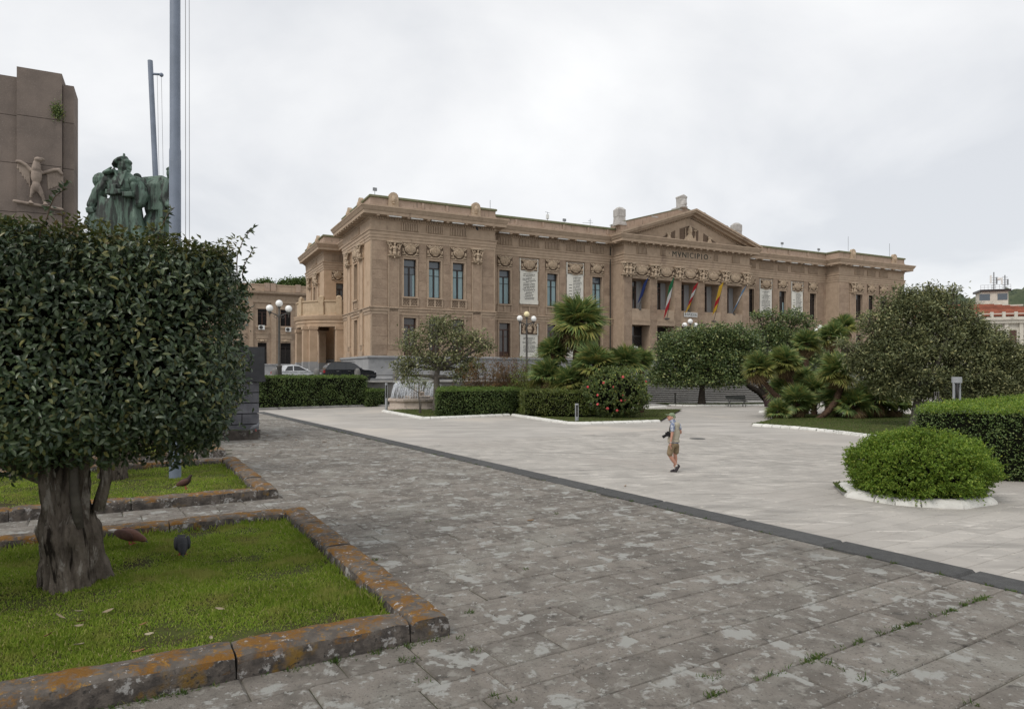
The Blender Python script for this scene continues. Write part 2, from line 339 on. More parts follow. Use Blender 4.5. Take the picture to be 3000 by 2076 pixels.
mat('granite',(.215,.175,.150),(.16,.132,.115),1.6,.88,.2,bump=.3,bscale=25,objvar=.05,layers=[((.12,.10,.088),1.1,.56,.76,6,(1.5,1.5,.5)),((.26,.22,.195),60,.6,.7,2)])
mat('eagle_stone',(.33,.27,.225),(.24,.195,.165),4,.9,.2,bump=.3,bscale=30,layers=[((.10,.085,.07),3,.6,.75,5)])
mat('pole_paint',(.20,.235,.30),(.155,.185,.235),2.5,.55,.4,layers=[((.10,.11,.135),3.5,.60,.76,5,(2,2,.35)),((.30,.33,.37),1.3,.6,.78,3,(1,1,.3))])
mat('pier_stone',(.185,.185,.20),(.115,.115,.128),2.6,.9,.2,bump=.5,bscale=22,objvar=.18,layers=[((.32,.32,.33),1.8,.6,.74,6),((.07,.07,.075),3,.6,.74,5)])
mat('pier_slab',(.062,.064,.068),(.045,.046,.05),2.5,.75,.3,layers=[((.12,.12,.12),3,.62,.75,6,(1,1,.4))])
mat('alu',(.36,.37,.385),(.31,.32,.335),3,.45,.5,metal=.3)
mat('white_paint',(.72,.72,.70),(.66,.66,.64),3,.6)
mat('step_side',(.080,.078,.074),(.055,.053,.05),2,.9,.2,layers=[((.13,.125,.115),1.5,.6,.75,5,(1,1,3))])
mat('step_edge',(.40,.39,.37),(.32,.31,.295),2,.9,.2)
mat('terrace_wall',(.195,.188,.178),(.14,.135,.128),1.5,.9,.2,layers=[((.085,.08,.076),1.4,.56,.72,6,(1,1,.5))])
mat('road',(.075,.075,.075),None,1,.9)
mat('fountain_stone',(.46,.395,.335),(.38,.32,.27),3,.85,.25,bump=.3,bscale=20,layers=[((.24,.22,.20),3,.58,.70,6,(1,1,.5)),((.40,.26,.12),1.6,.64,.76,4)])
# ------------------------------------------------------------------ ground: upper pavement, edge stones, steps, lower piazza
SA=R(31.9); EA=Vector((-math.sin(SA),math.cos(SA),0)); EB=Vector((math.cos(SA),math.sin(SA),0))
def ab(a,b,z=0.0): p=EA*a+EB*b; return Vector((p.x,p.y,z))
BS=6.489                                                   # outer edge of the dark edge stones
AEND=30.2
g=MB(); q=[ab(-16,-34),ab(-16,BS-.38),ab(AEND,BS-.38),ab(AEND,-34)]
g.prism([(p.x,p.y) for p in q],-1.6,-.013); upper=struct(g.obj('upper_pavement','joint_soil'))
BA=R(29.5); KA=Vector((-math.sin(BA),math.cos(BA),0)); KB=Vector((math.cos(BA),math.sin(BA),0))
C1=Vector((-.40,4.41,0)); BEDS=[(C1,4.11,7.5),(Vector((-3.15,9.21,0)),3.98,7.5),(Vector((-5.76,13.75,0)),3.9,6.0)]   # outer near-right corner, depth along KA, width along -KB
def in_bed(p,m=.12):
    for c,L,Wd in BEDS:
        d=p-c; a=d.dot(KA); b=-d.dot(KB)
        if m<a<L-m and m<b<Wd-m: return True
    return False
def slab_mesh(name,m):
    i=.022; z=-.011
    v=[(-.5,-.5,-.045),(.5,-.5,-.045),(.5,.5,-.045),(-.5,.5,-.045),(-.5,-.5,z),(.5,-.5,z),(.5,.5,z),(-.5,.5,z),(-.5+i,-.5+i,0),(.5-i,-.5+i,0),(.5-i,.5-i,0),(-.5+i,.5-i,0)]
    f=[(8,9,10,11)]+[(4+k,4+(k+1)%4,8+(k+1)%4,8+k) for k in range(4)]+[(k,(k+1)%4,4+(k+1)%4,4+k) for k in range(4)]
    return MB().add(v,f).mesh(name,m),np.array(v),f
def pave(name,courses,b0,b1,lmin,lmax,z,mname,parent,gap,keep,limit=300):
    me,uv,uf=slab_mesh(name,mname); items=[]
    for a0,a1 in zip(courses[:-1],courses[1:]):
        b=b0-random.random()*lmax
        while b<b1:
            L=random.uniform(lmin,lmax)
            if random.random()<.12: L*=1.35
            e0,e1=max(b,b0),min(b+L,b1); b+=L
            if e1-e0<.08: continue
            p=ab((a0+a1)/2,(e0+e1)/2,z)
            if p.y<.6: continue
            u=UC+F*p.x/p.y; v=VH+F*(CAMZ-z)/p.y
            if not(-1400<u<5200) or not keep(p): continue
            items.append(((e1-e0)*(a1-a0)*F*F*(CAMZ-z)/p.y**3 if v<2250 and -150<u<3150 else 0,p,(e1-e0)-gap,(a1-a0)-gap,random.gauss(0,.0014),random.gauss(0,.0028),random.gauss(0,.0028)))
    items.sort(key=lambda t:-t[0]); V=[]
    for k,(ar,p,w,d,dz,rx,ry) in enumerate(items):
        if k<limit: put(name,me,parent,(p.x,p.y,p.z+dz),rot=(rx,ry,SA),scale=(w,d,1))
        else:
            x=uv*np.array([w,d,1]); X=np.empty_like(x); X[:,0]=p.x+x[:,0]*EB.x+x[:,1]*EA.x; X[:,1]=p.y+x[:,0]*EB.y+x[:,1]*EA.y; X[:,2]=p.z+dz+x[:,2]+x[:,0]*ry-x[:,1]*rx*-1; V.append(X)
    if V: stuff(put(name+'_field',npmesh(name+'_field',np.array(V),uf,mname),parent))
cs=[-2.0,-1.6,-1.25,-.88,-.5,-.12,.25,.62,1.0,1.38,1.75,2.115,2.49,2.793,3.10,3.37]
while cs[-1]<AEND: cs.append(cs[-1]+random.uniform(.30,.44))
cs[-1]=AEND
pave('paving_slab',cs,-22,BS-.385,.38,.66,0.0,'slab',upper,.008,lambda p: not in_bed(p))
em=slab_mesh('edge_stone','basalt')[0]; a=-9.0
while a<AEND:
    L=random.uniform(1.15,1.6); p=ab(a+L/2,BS-.185,.001); a+=L
    put('edge_stone',em,upper,p,rot=(0,0,SA),scale=(.37,L-.008,2.2))
st=thing('side_steps','dark stone steps leading down from the upper pavement to the pale piazza','steps',ab(0,0,0),SA)
for i in range(7):
    z=-.171*(i+1); MB().box(BS+.33*i-.02,BS+.33*(i+1),-9,AEND,PLZ-.05-.002*i,z-.03-.001*i).obj('step','step_side',st)
# lower piazza
pl=struct(MB().add([(-400,-60,PLZ-.012),(400,-60,PLZ-.012),(400,900,PLZ-.012),(-400,900,PLZ-.012)],[(0,1,2,3)]).obj('piazza_pavement','plaza'))
q=[ab(2,10),ab(2,25),ab(25,25),ab(25,10)]
MB().add([(p.x,p.y,PLZ-.006) for p in q],[(0,1,2,3)]).obj('joint_bed','plaza_joint',pl)
cs=[2.0]
while cs[-1]<25: cs.append(cs[-1]+random.uniform(.36,.5))
pave('piazza_slab',cs,10,25,.55,1.0,PLZ+.004,'plaza_slab',pl,.007,lambda p:True)
# ------------------------------------------------------------------ lichened kerbs of the raised lawn beds
def kerb_mat():
    m,nt,b=nodes('kerb'); MATS['kerb']=m; g=N(nt,'ShaderNodeNewGeometry'); co=g.outputs['Position']
    side=mixc(nt,ramp(nt,noisen(nt,co,11,8,.68),.35,.65),(.145,.125,.108),(.062,.055,.05))
    side=mixc(nt,ramp(nt,noisen(nt,co,9.5,10,.72),.55,.60),side,(.34,.33,.315)); side=mixc(nt,ramp(nt,noisen(nt,co,4,5),.60,.7),side,(.19,.115,.03))
    side=mixc(nt,ramp(nt,noisen(nt,co,26,3),.6,.68),side,(.05,.046,.042))
    top=mixc(nt,ramp(nt,noisen(nt,co,10,6),.35,.65),(.165,.145,.125),(.10,.088,.077))
    top=mixc(nt,ramp(nt,noisen(nt,co,5.5,10,.74),.465,.56),top,(.205,.102,.026)); top=mixc(nt,ramp(nt,noisen(nt,co,22,8,.7),.53,.64),top,(.30,.170,.045)); top=mixc(nt,ramp(nt,noisen(nt,co,11,8,.7),.56,.63),top,(.135,.11,.092))
    top=mixc(nt,ramp(nt,noisen(nt,co,17,8,.7),.60,.64),top,(.40,.38,.36))
    sx=N(nt,'ShaderNodeSeparateXYZ'); nt.links.new(g.outputs['True Normal'],sx.inputs[0])
    ad=N(nt,'ShaderNodeMath',operation='MULTIPLY_ADD'); nt.links.new(noisen(nt,co,5,7,.65),ad.inputs[0]); ad.inputs[1].default_value=1.1; nt.links.new(sx.outputs[2],ad.inputs[2])
    nt.links.new(mixc(nt,ramp(nt,ad.outputs[0],.78,.98),side,top),b.inputs['Base Color']); b.inputs['Roughness'].default_value=.95; b.inputs['Specular IOR Level'].default_value=.15
    bn=N(nt,'ShaderNodeBump',{'Strength':1.0,'Distance':.015}); nt.links.new(noisen(nt,co,55,8,.7),bn.inputs['Height']); nt.links.new(bn.outputs[0],b.inputs['Normal'])
kerb_mat()
def kerb_block(p0,p1,w,h,parent,name='kerb_block',m='kerb',amp=.010,inset=.004,prof=None):
    """a worn block from p0 to p1 (outer edge line); width w to the left of the direction"""
    p0=Vector(p0);p1=Vector(p1); d=(p1-p0); L=d.length; d.normalize(); s=Vector((-d.y,d.x,0))
    pr=prof or [(0,-.05),(0,.3*h),(.004,.62*h),(.012,.86*h),(.035,.97*h),(.07,h),(.5*w,h*1.005),(w-.07,h),(w-.03,.96*h),(w-.01,.84*h),(w,.5*h),(w,-.05)]
    n=max(2,int(L/.07)); vs=[];fs=[];k=len(pr); seed=Vector((random.random()*50,random.random()*50,0))
    for i in range(n+1):
        t=inset+(L-2*inset)*i/n
        endr=.02*max(0,1-min(t-inset,L-inset-t)/.03)
        for j,(x,z) in enumerate(pr):
            c=(x-w/2)*(1-endr*.6)+w/2; zz=z-(endr*.5 if z>.5*h else 0)
            q=p0+d*t+s*c+Vector((0,0,zz)); nv=mnoise.noise_vector(q*6+seed)*amp+mnoise.noise_vector(q*19+seed)*amp*.5
            if z<0: nv*=0
            vs.append(q+nv)
    for i in range(n):
        for j in range(k-1): fs.append((i*k+j,(i+1)*k+j,(i+1)*k+j+1,i*k+j+1))
    fs.append(tuple(range(k)));fs.append(tuple(n*k+j for j in range(k-1,-1,-1)))
    return MB().add(vs,fs).obj(name,m,parent,40,fix=True)
KW,KH=.27,.145
klab=['lichen covered orange stone kerb around the lawn with the clipped tree trunk','lichen covered stone kerb around the lawn where the tall flagpole stands','low mossy kerb of the lawn bed behind the flagpole bed']
for bi,(c,L,Wd) in enumerate(BEDS):
    kt=thing('bed_kerb',klab[bi],'kerb',(0,0,0),0,'kerbs of the raised lawn beds')
    def P(a,b): return c+KA*a-KB*b
    runs=[]
    # right side (outer line on the right; body to the left of +KA)
    t=0.0; first=True
    while t<L-.05:
        l=min(random.uniform(.95,1.35),L-t); l=L-t if L-t-l<.35 else l; runs.append((P(t,0),P(t+l,0))); t+=l
    # front (direction -KB -> outer side must be right of travel): travel +KB
    t=KW+.004; cut=[1.02] if bi==0 else []
    while t<Wd:
        l=cut.pop() if cut else random.uniform(1.1,1.5); runs.append((P(0,t+l),P(0,t))); t+=l
    t=KW+.004
    while t<Wd:
        l=random.uniform(1.1,1.6); runs.append((P(L,t),P(L,t+l))); t+=l
    for p,q in runs: kerb_block(p,q,KW,KH+random.uniform(-.006,.006),kt)
# ------------------------------------------------------------------ lawns
def grass_field(name,pts,h,mname,spread=.5,w=.0028):
    n=len(pts); D=np.stack([rng.normal(0,spread,n),rng.normal(0,spread,n),np.ones(n)],1)
    Nn=rvec(n)+np.array([0,0,.2]); hh=h*rng.uniform(.5,1.35,n)
    V,f=leaves(pts,D,Nn,hh,w*rng.uniform(.7,1.4,n),droop=.25,fold=.3); return npmesh(name,V,f,mname)
def fbm(P,s,o=0.0): return np.array([mnoise.fractal(Vector((p[0]*s+o,p[1]*s,0)),1.0,2.0,3) for p in P])
SOILZ=.055
for bi,(c,L,Wd) in enumerate(BEDS):
    def P(a,b,z=0): x=c+KA*a-KB*b; return (x.x,x.y,z)
    nx,ny=36,44; vs=[];fs=[]
    for i in range(nx+1):
        for j in range(ny+1):
            a=KW*.6+(L-KW*1.2)*i/nx; b=KW*.6+(Wd-KW*.6)*j/ny; x=P(a,b); vs.append((x[0],x[1],SOILZ-.015+.028*mnoise.fractal(Vector((x[0]*1.3,x[1]*1.3,0)),1,2,3)))
    for i in range(nx):
        for j in range(ny): fs.append((i*(ny+1)+j,i*(ny+1)+j+1,(i+1)*(ny+1)+j+1,(i+1)*(ny+1)+j))
    lawn=struct(MB().add(vs,fs).obj('lawn_soil','turf' if bi else 'turf',None,True,fix=True))
    n=[210000,60000,9000][bi]; a=rng.uniform(KW+.01,L-KW-.01,n); b=rng.uniform(KW+.01,min(Wd,[5.4,6.5,5][bi]),n)
    X=np.array([c.x,c.y,0])+a[:,None]*np.array(KA)-b[:,None]*np.array(KB)
    nz=fbm(X,1.5,3.1); keep=(nz+rng.normal(0,.22,n))>-.34; X=X[keep];a=a[keep];b=b[keep];nz=nz[keep]
    X[:,2]=SOILZ-.015+.028*fbm(X,1.3)
    ed=np.minimum(np.minimum(a-KW,L-KW-a),b-KW); h=.020+.020*np.clip(nz+.3,0,1)+.05*np.exp(-np.clip(ed,0,9)/.10)*(rng.random(len(X))<.6)
    tag(put('grass',grass_field('grass',X,h,'grass',.55,[.0028,.004,.006][bi])),['bright green grass of the lawn around the clipped tree trunk','green grass of the lawn around the tall flagpole','grass of the farthest raised lawn'][bi],'grass',None,'stuff')
# weeds in the pavement joints
pts=[]
def weed(p,n,r,l=.05):
    for _ in range(n): pts.append((p.x+random.gauss(0,r),p.y+random.gauss(0,r),p.z-.01))
for k in range(46):
    b=random.uniform(2.6,5.9); weed(ab(2.49+random.gauss(0,.008),b),random.choice((4,8,16,34)),.013)
for u,v in [(2385,1925),(2430,1945),(2470,1962),(2530,1990),(2610,1968),(2060,1980),(2085,1985),(2110,1975),(1100,1640),(1375,1794),(1540,1668),(1630,1505),(1205,1930),(1095,1862),(1130,1895),(1180,1935),(1240,1992),(970,1915),(1255,1525),(2850,2060),(1450,2040),(1510,2050),(1345,1870),(1390,1905),(890,1915),(740,1690)]:
    p=G(u,v,0.0); weed(p,random.randint(12,36),.018)
for k in range(60):
    t=random.uniform(0,2.6); p=C1-KB*t-KA*.02+Vector((0,0,0)); weed(p,random.choice((5,12,30)),.02)
for k in range(90):
    a=random.uniform(1,22); weed(ab(a,BS-.385),random.choice((6,10,22)),.018)
X=np.array(pts); tag(put('joint_weeds',grass_field('joint_weeds',X,.035,'grass_dim',.8,.002)),'small grass weeds growing from the pavement joints','weeds',None,'stuff')
# fallen leaves
def curled_leaf(m):
    b=MB(); n=5; vs=[];fs=[]
    for i in range(n+1):
        t=i/n; w=.5*math.sin(math.pi*(.06+.9*t))**.8
        for s in (-1,0,1): vs.append((t-.5,s*w*.42,.10*abs(s)+.18*(t-.4)**2+.02))
    for i in range(n):
        for k in (0,1): fs.append((i*3+k,(i+1)*3+k,(i+1)*3+k+1,i*3+k+1))
    return b.add(vs,fs).mesh('fallen_leaf',m,True)
lm=[curled_leaf('dry_leaf'),curled_leaf('pale_leaf')]
spots=[(1555,1526,0,.085,0,'large brown fallen leaf lying alone on the grey slabs'),(1832,1424,PLZ,.12,0,'curled brown leaf on the pale piazza paving beyond the dark edge stones'),
 (1135,1895,0,.055,1,'pale dry leaf lying against the front of the lichened kerb'),(1095,1902,0,.05,1,'small pale leaf beside the front of the lichened kerb'),(1385,1965,0,.04,0,'small reddish leaf in the slab joint near the kerb corner')]
for u,v,z,s,k,lab in spots: put('fallen_leaf',lm[k],None,G(u,v,z)+Vector((0,0,.004)),rot=(0,0,random.random()*6),scale=(s,s,s)); tag(col.objects[-1],lab,'leaf')
for k in range(16):
    u=random.choice((70,160,240,330,395,440,640)) + random.uniform(-25,25); v=random.uniform(1770,1920)-(0.0)*u; v=min(v,1985-.13*u)
    o=put('fallen_leaf',lm[random.random()<.7],None,G(u,v,SOILZ+.03),rot=(random.gauss(0,.3),random.gauss(0,.3),random.random()*6),scale=[random.uniform(.05,.075)]*3); tag(o,'small dry leaf lying in the grass in front of the clipped tree','leaf','dry leaves lying on the front lawn')
for k in range(14):
    u=random.uniform(700,1000); v=random.uniform(1275,1345); o=put('fallen_leaf',lm[0],None,G(u,v,.004),rot=(0,0,random.random()*6),scale=[random.uniform(.06,.1)]*3); tag(o,'tiny dry leaf on the slabs near the stone pier','leaf','dry leaves near the stone pier')
# ------------------------------------------------------------------ beds of the lower piazza: white kerbs and grass with shade put into its colour
def white_kerb(name,label,pix,close=False,km='kerb_white',z=PLZ,w=.26,h=.13,L=.62,pts=None):
    kt=thing(name,label,'kerb',(0,0,0)); P=pts or [G(u,v,z) for u,v in pix]; n=len(P)
    seg=[(P[i],P[i+1]) for i in range(n-1)]
    for p,q in seg:
        d=(q-p); m=max(1,round(d.length/L))
        for i in range(m):
            a=p+d*(i/m); b=p+d*((i+1)/m)
            kerb_block(a,b,w,h*random.uniform(.9,1.08),kt,'kerb_stone',km,.010,.014,prof=[(0,-.03),(.01,.35*h),(.10,.95*h),(.13,h),(w,h),(w,-.03)])
    return P
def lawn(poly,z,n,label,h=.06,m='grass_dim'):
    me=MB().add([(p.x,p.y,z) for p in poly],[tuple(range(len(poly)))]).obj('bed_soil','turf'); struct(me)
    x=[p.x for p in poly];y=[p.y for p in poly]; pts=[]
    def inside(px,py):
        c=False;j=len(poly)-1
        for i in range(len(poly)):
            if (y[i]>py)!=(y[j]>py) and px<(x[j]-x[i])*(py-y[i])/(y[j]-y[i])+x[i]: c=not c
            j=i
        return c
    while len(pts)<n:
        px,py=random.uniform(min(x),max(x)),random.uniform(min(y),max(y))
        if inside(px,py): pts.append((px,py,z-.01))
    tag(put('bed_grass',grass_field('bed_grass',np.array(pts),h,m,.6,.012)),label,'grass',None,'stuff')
PA=white_kerb('white_kerb','white painted kerb around the lawn with the slim sapling and the square hedge',[(1117,1205),(1232,1227),(1290,1226),(1496,1217)])
PB=white_kerb('white_kerb','white painted kerb in front of the red flowering bush and round fan palms',[(1496,1217),(1660,1242),(1700,1243),(1800,1240.5),(1936,1236)])
poly=PA+PB[1:]+[Vector((13,52,PLZ)),Vector((-6,52.5,PLZ)),Vector((-8.6,51.2,PLZ))]
lawn([p+Vector((0,.2,0)) for p in poly],PLZ+.09,14000,'shade-toned grass of the bed under the flowering bush and hedges')
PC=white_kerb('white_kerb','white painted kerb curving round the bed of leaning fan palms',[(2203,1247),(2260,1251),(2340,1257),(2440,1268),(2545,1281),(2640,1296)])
lawn([p+Vector((0,.2,0)) for p in PC]+[Vector((24,30,PLZ)),Vector((27,46,PLZ)),Vector((19,46,PLZ))],PLZ+.09,16000,'shade-toned grass of the bed under the leaning fan palms')
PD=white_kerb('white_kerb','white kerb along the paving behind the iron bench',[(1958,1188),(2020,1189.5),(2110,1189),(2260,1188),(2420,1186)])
lawn([p+Vector((0,.2,0)) for p in PD]+[Vector((27,64,PLZ)),Vector((13,62.3,PLZ))],PLZ+.08,3000,'shade-toned grass strip under the round crowned tree behind the bench')
PE=white_kerb('white_kerb','short white kerb end beside the large plant pot',[(2222,1208),(2272,1210)])
PF=white_kerb('white_kerb','white kerb stub left of the tree with the straight trunk',[(1860,1197),(1955,1192)])
PG=white_kerb('white_kerb','cracked white kerb around the bright green rounded shrub',[(2449,1428),(2477,1456),(2560,1470),(2622,1480),(2700,1486),(2826,1492),(2925,1477)],L=.95,w=.34,h=.16)
lawn([p+Vector((0,.2,0)) for p in PG]+[G(2860,1440),G(2560,1415)],PLZ+.10,2500,'soil and grass under the bright green rounded shrub')
PH=white_kerb('stone_kerb','grey stone kerb at the foot of the long dark hedge','',pts=[G(752,1201),G(880,1197),G(1000,1193),G(1095,1190),G(1150,1191)],km='terrace_wall',w=.3,h=.16,L=1.6)
# ------------------------------------------------------------------ the town hall (local x along the front, y inwards)
TH=R(27.0); CT,SN=math.cos(TH),math.sin(TH); C0=Vector((-14.08,68.0,0))
def su(u,d=0.0):
    r=(u-UC)/F; return (r*(C0.y+CT*d)-C0.x+SN*d)/(CT-r*SN)
def loc2w(s,d,z=0.0): return Vector((C0.x+CT*s-SN*d,C0.y+SN*s+CT*d,z))
hall=thing('town_hall','long two storey brown stone town hall with pedimented portico and corner pavilions','building',C0,TH)
D2=2.2; S1,S2,S3,S4,S5=13.7,30.9,51.4,69.2,84.2; MID=41.2
ZP,ZL0,ZL1,ZB0,ZB1,ZU0,ZU1,ZS0,ZS1=3.35,3.42,7.26,7.85,8.12,9.41,13.24,13.62,14.83
def cells(as_,zs,holes):
    A=sorted(set(as_)|{x for h in holes for x in h[:2]}); Z=sorted(set(zs)|{x for h in holes for x in h[2:4]})
    for a0,a1 in zip(A[:-1],A[1:]):
        for z0,z1 in zip(Z[:-1],Z[1:]):
            am,zm=(a0+a1)/2,(z0+z1)/2
            if not any(h[0]<am<h[1] and h[2]<zm<h[3] for h in holes): yield a0,a1,z0,z1
def frame(o,d,nin): # returns mapper (a, depth, z) -> local point
    o=Vector(o);d=Vector(d);nin=Vector(nin)
    return lambda a,dep,z: (o.x+d.x*a+nin.x*dep,o.y+d.y*a+nin.y*dep,z)
def wall(P,a0,a1,z0,z1,holes,rev=.45,m='wall',name='wall',parent=None):
    b=MB()
    for x0,x1,y0,y1 in cells([a0,a1],[z0,z1],holes): b.add([P(x0,0,y0),P(x1,0,y0),P(x1,0,y1),P(x0,0,y1)],[(0,1,2,3)])
    for h in holes:
        x0,x1,y0,y1=h[:4]; r=h[4] if len(h)>4 else rev
        b.add([P(x0,0,y0),P(x1,0,y0),P(x1,0,y1),P(x0,0,y1),P(x0,r,y0),P(x1,r,y0),P(x1,r,y1),P(x0,r,y1)],[(0,4,5,1),(1,5,6,2),(2,6,7,3),(3,7,4,0),(4,7,6,5)] if len(h)>5 else [(0,4,5,1),(1,5,6,2),(2,6,7,3),(3,7,4,0)])
    return b.obj(name,m,parent or hall)
def sweep(prof,path):
    """profile (out, z) along a plan path whose outside lies to the right of travel"""
    b=MB(); n=len(path); k=len(prof); vs=[]
    P=[Vector(p) for p in path]
    for i in range(n):
        d0=(P[i]-P[i-1]).normalized() if i else (P[1]-P[0]).normalized(); d1=(P[i+1]-P[i]).normalized() if i<n-1 else d0
        n0=Vector((d0.y,-d0.x)); n1=Vector((d1.y,-d1.x)); mi=n0+n1; mi=mi/max(mi.dot(n0),.2)
        for o,z in prof: vs.append((P[i].x+mi.x*o,P[i].y+mi.y*o,z))
    fs=[(i*k+j,(i+1)*k+j,(i+1)*k+j+1,i*k+j+1) for i in range(n-1) for j in range(k-1)]
    fs+= [tuple(range(k-1,-1,-1)),tuple((n-1)*k+j for j in range(k))]
    return b.add(vs,fs)
PATH=[(0,34.6),(0,22.3),(2.6,22.3),(2.6,11.6),(0,11.6),(0,0),(S1,0),(S1,D2),(S2,D2),(S2,0),(S3,0),(S3,D2),(S4,D2),(S4,0),(S5,0),(S5,14)]
sweep([(0,14.88),(.05,14.93),(.05,15.2),(.10,15.22),(.10,15.5),(.15,15.52),(.15,15.78),(.24,15.88),(.24,15.96),(.04,16.0)],PATH).obj('architrave','trim',hall)
sweep([(.04,16.0),(.04,16.95),(.12,17.0)],PATH).obj('frieze','trim',hall)
sweep([(.12,17.0),(.12,17.24),(.30,17.28),(.95,17.32),(.95,17.62),(1.02,17.68),(1.18,18.0),(1.22,18.02),(1.22,18.14),(.15,18.28)],PATH).obj('cornice','trim',hall)
for pth in (PATH[:9]+[(S2+2.2,D2)],[(S3-2.2,D2)]+PATH[11:]):
    sweep([(.15,18.28),(.15,18.5),(.06,18.55),(.06,19.12)],pth).obj('parapet','parapet',hall)
    sweep([(.06,19.12),(.20,19.18),(.20,19.34),(.14,19.40),(-.35,19.40),(-.35,18.0)],pth).obj('parapet_coping','moss',hall)
sweep([(.05,ZB0-.30),(.05,ZB0-.02),(.12,ZB0),(.12,ZB1),(.20,ZB1+.04),(.20,ZB1+.14),(0,ZB1+.2)],[p for p in PATH if p!=(S2,0) and p!=(S3,0)][:9]).obj('string_course','trim',hall)
sweep([(.05,ZB0-.30),(.05,ZB0-.02),(.12,ZB0),(.12,ZB1),(.20,ZB1+.04),(.20,ZB1+.14),(0,ZB1+.2)],PATH[11:]).obj('string_course','trim',hall)
# plinth of grey stone blocks
plp=[(.55,-1.3),(.55,1.1),(.40,1.2),(.30,2.1),(.30,ZP-.28),(.42,ZP-.22),(.42,ZP-.04),(.2,ZP),(0,ZP+.02)]
sweep(plp,PATH).obj('plinth','plinth',hall)
b=MB(); 
b.add([(x,y,18.2) for x,y in [(.2,34.4),(.2,22.5),(2.8,22.5),(2.8,11.4),(.2,11.4),(.2,.2),(S1-.2,.2),(S1-.2,D2+.2),(S4+.2,D2+.2),(S4+.2,.2),(S5-.2,.2),(S5-.2,34.4),(.2,34.5)]],[tuple(range(13))]); b.obj('roof','roof_flat',hall)
# dentils and modillions (too many and too small to single out)
dent=MB(); mod=MB()
def along(path,step):
    P=[Vector(p) for p in path]
    for p,q in zip(P[:-1],P[1:]):
        d=q-p; L=d.length; d.normalize(); n=Vector((d.y,-d.x)); m=max(1,int(L/step))
        for i in range(m): yield p+d*((i+.5)*L/m),d,n
for p,d,n in along(PATH[4:],.26):
    c=p+n*.17; w=d*.075; t=n*.06
    vs=[]
    for z in (17.03,17.23): vs+=[(*(c-w-t),z),(*(c+w-t),z),(*(c+w+t),z),(*(c-w+t),z)]
    dent.add(vs,[(0,3,2,1),(0,1,5,4),(1,2,6,5),(2,3,7,6),(3,0,4,7)])
for p,d,n in along(PATH[4:],1.05):
    c=p+n*.58; w=d*.14; t=n*.33
    vs=[]
    for z in (17.30,17.44): vs+=[(*(c-w-t),z-.12),(*(c+w-t),z-.12),(*(c+w+t),z-.12),(*(c-w+t),z-.12)]
    mod.add(vs,[(0,3,2,1),(0,1,5,4),(1,2,6,5),(2,3,7,6),(3,0,4,7)])
stuff(dent.obj('dentils','trim',hall)); stuff(mod.obj('modillions','trim',hall))
# --- shared ornament meshes
def flutes(w,h,n):
    b=MB(); b.box(-w/2,w/2,-.005,.02,0,h); p=w/n
    for i in range(n): b.box(-w/2+p*(i+.25),-w/2+p*(i+.75),-.13,0,.03,h-.03)
    return b.mesh('fluted_panel','trim')
FL={}
def flute(P,a,z,w,h,rotz):
    k=(round(w,1),h)
    if k not in FL: FL[k]=flutes(k[0],h,max(4,int(k[0]/.19)))
    x=P(a,-.045,z); put('fluted_panel',FL[k],hall,x,rotz)
def shell_mesh():
    b=MB()
    b.ell((0,-.04,.68),(.66,.19,.52),None,18,10); b.box(-.8,.8,-.16,0,1.0,1.12)                    # shell bowl
    b.torus((0,-.10,.66),.78,.05,'y',math.pi,2*math.pi,20,6)
    for s in (-1,1):
        b.torus((s*.62,-.12,1.02),.12,.055,'y',n=10,m=6); b.ell((s*.82,-.08,.5),(.08,.1,.22)); b.ell((s*.72,-.07,.12),(.22,.09,.08)); b.ell((s*.34,-.12,1.06),(.2,.09,.07),Quaternion((0,1,0),s*.5))
        b.ell((s*.86,-.08,1.1),(.07,.09,.1))
    b.ell((0,-.16,1.06),(.14,.13,.13)); b.ell((0,-.12,.16),(.3,.1,.06))
    for k in range(-3,4): b.ell((k*.17,-.16-.05*(3-abs(k))/3,.66-.02*abs(k)),(.045,.09,.36),Quaternion((0,1,0),-k*.16),6,6)
    return b.mesh('shell','ornament',True)
SH=shell_mesh(); SHB=MB().box(-.95,.95,-.02,.08,0,1.21).add([],[]).mesh('relief_back','ornament_shade')
def shell(P,a,z,rotz,sc=1.0):
    o=put('shell_relief',SHB,hall,P(a,-.03,z),rotz); o.scale=(sc,1,1); c=put('shell',SH,o,(0,-.02,.0))
def capital_mesh():
    b=MB(); b.box(-.78,.78,-.42,.15,1.30,1.48); b.box(-.66,.66,-.30,.15,.0,.10); b.box(-.62,.62,-.24,.15,-.08,0)
    for k in range(9): b.ell((-.56+k*.14,-.32,.06),(.05,.05,.07),None,6,5)
    b.ell((0,-.34,1.16),(.12,.15,.17)); b.ell((0,-.30,.80),(.24,.20,.24)); b.ell((0,-.28,.52),(.19,.17,.2)); b.ell((0,-.28,.26),(.24,.18,.24)); b.ell((0,-.3,-.14),(.07,.09,.14))
    for s in (-1,1):
        b.cap((s*.24,-.3,.92),(s*.48,-.32,.66),.09,.075); b.cap((s*.48,-.32,.66),(s*.60,-.34,1.08),.075,.06)
        b.torus((s*.60,-.30,1.18),.13,.06,'y',n=10,m=6); b.ell((s*.42,-.22,.3),(.14,.12,.26),Quaternion((0,1,0),s*.4)); b.ell((s*.36,-.25,1.12),(.12,.1,.12))
    return b.mesh('capital','ornament',True)
CAP=capital_mesh()
def capital(P,a,zt,rotz,sc=1.0):
    x=P(a,-.12,zt-1.48); put('capital',CAP,hall,x,rotz,scale=None).scale=(sc,1,1)
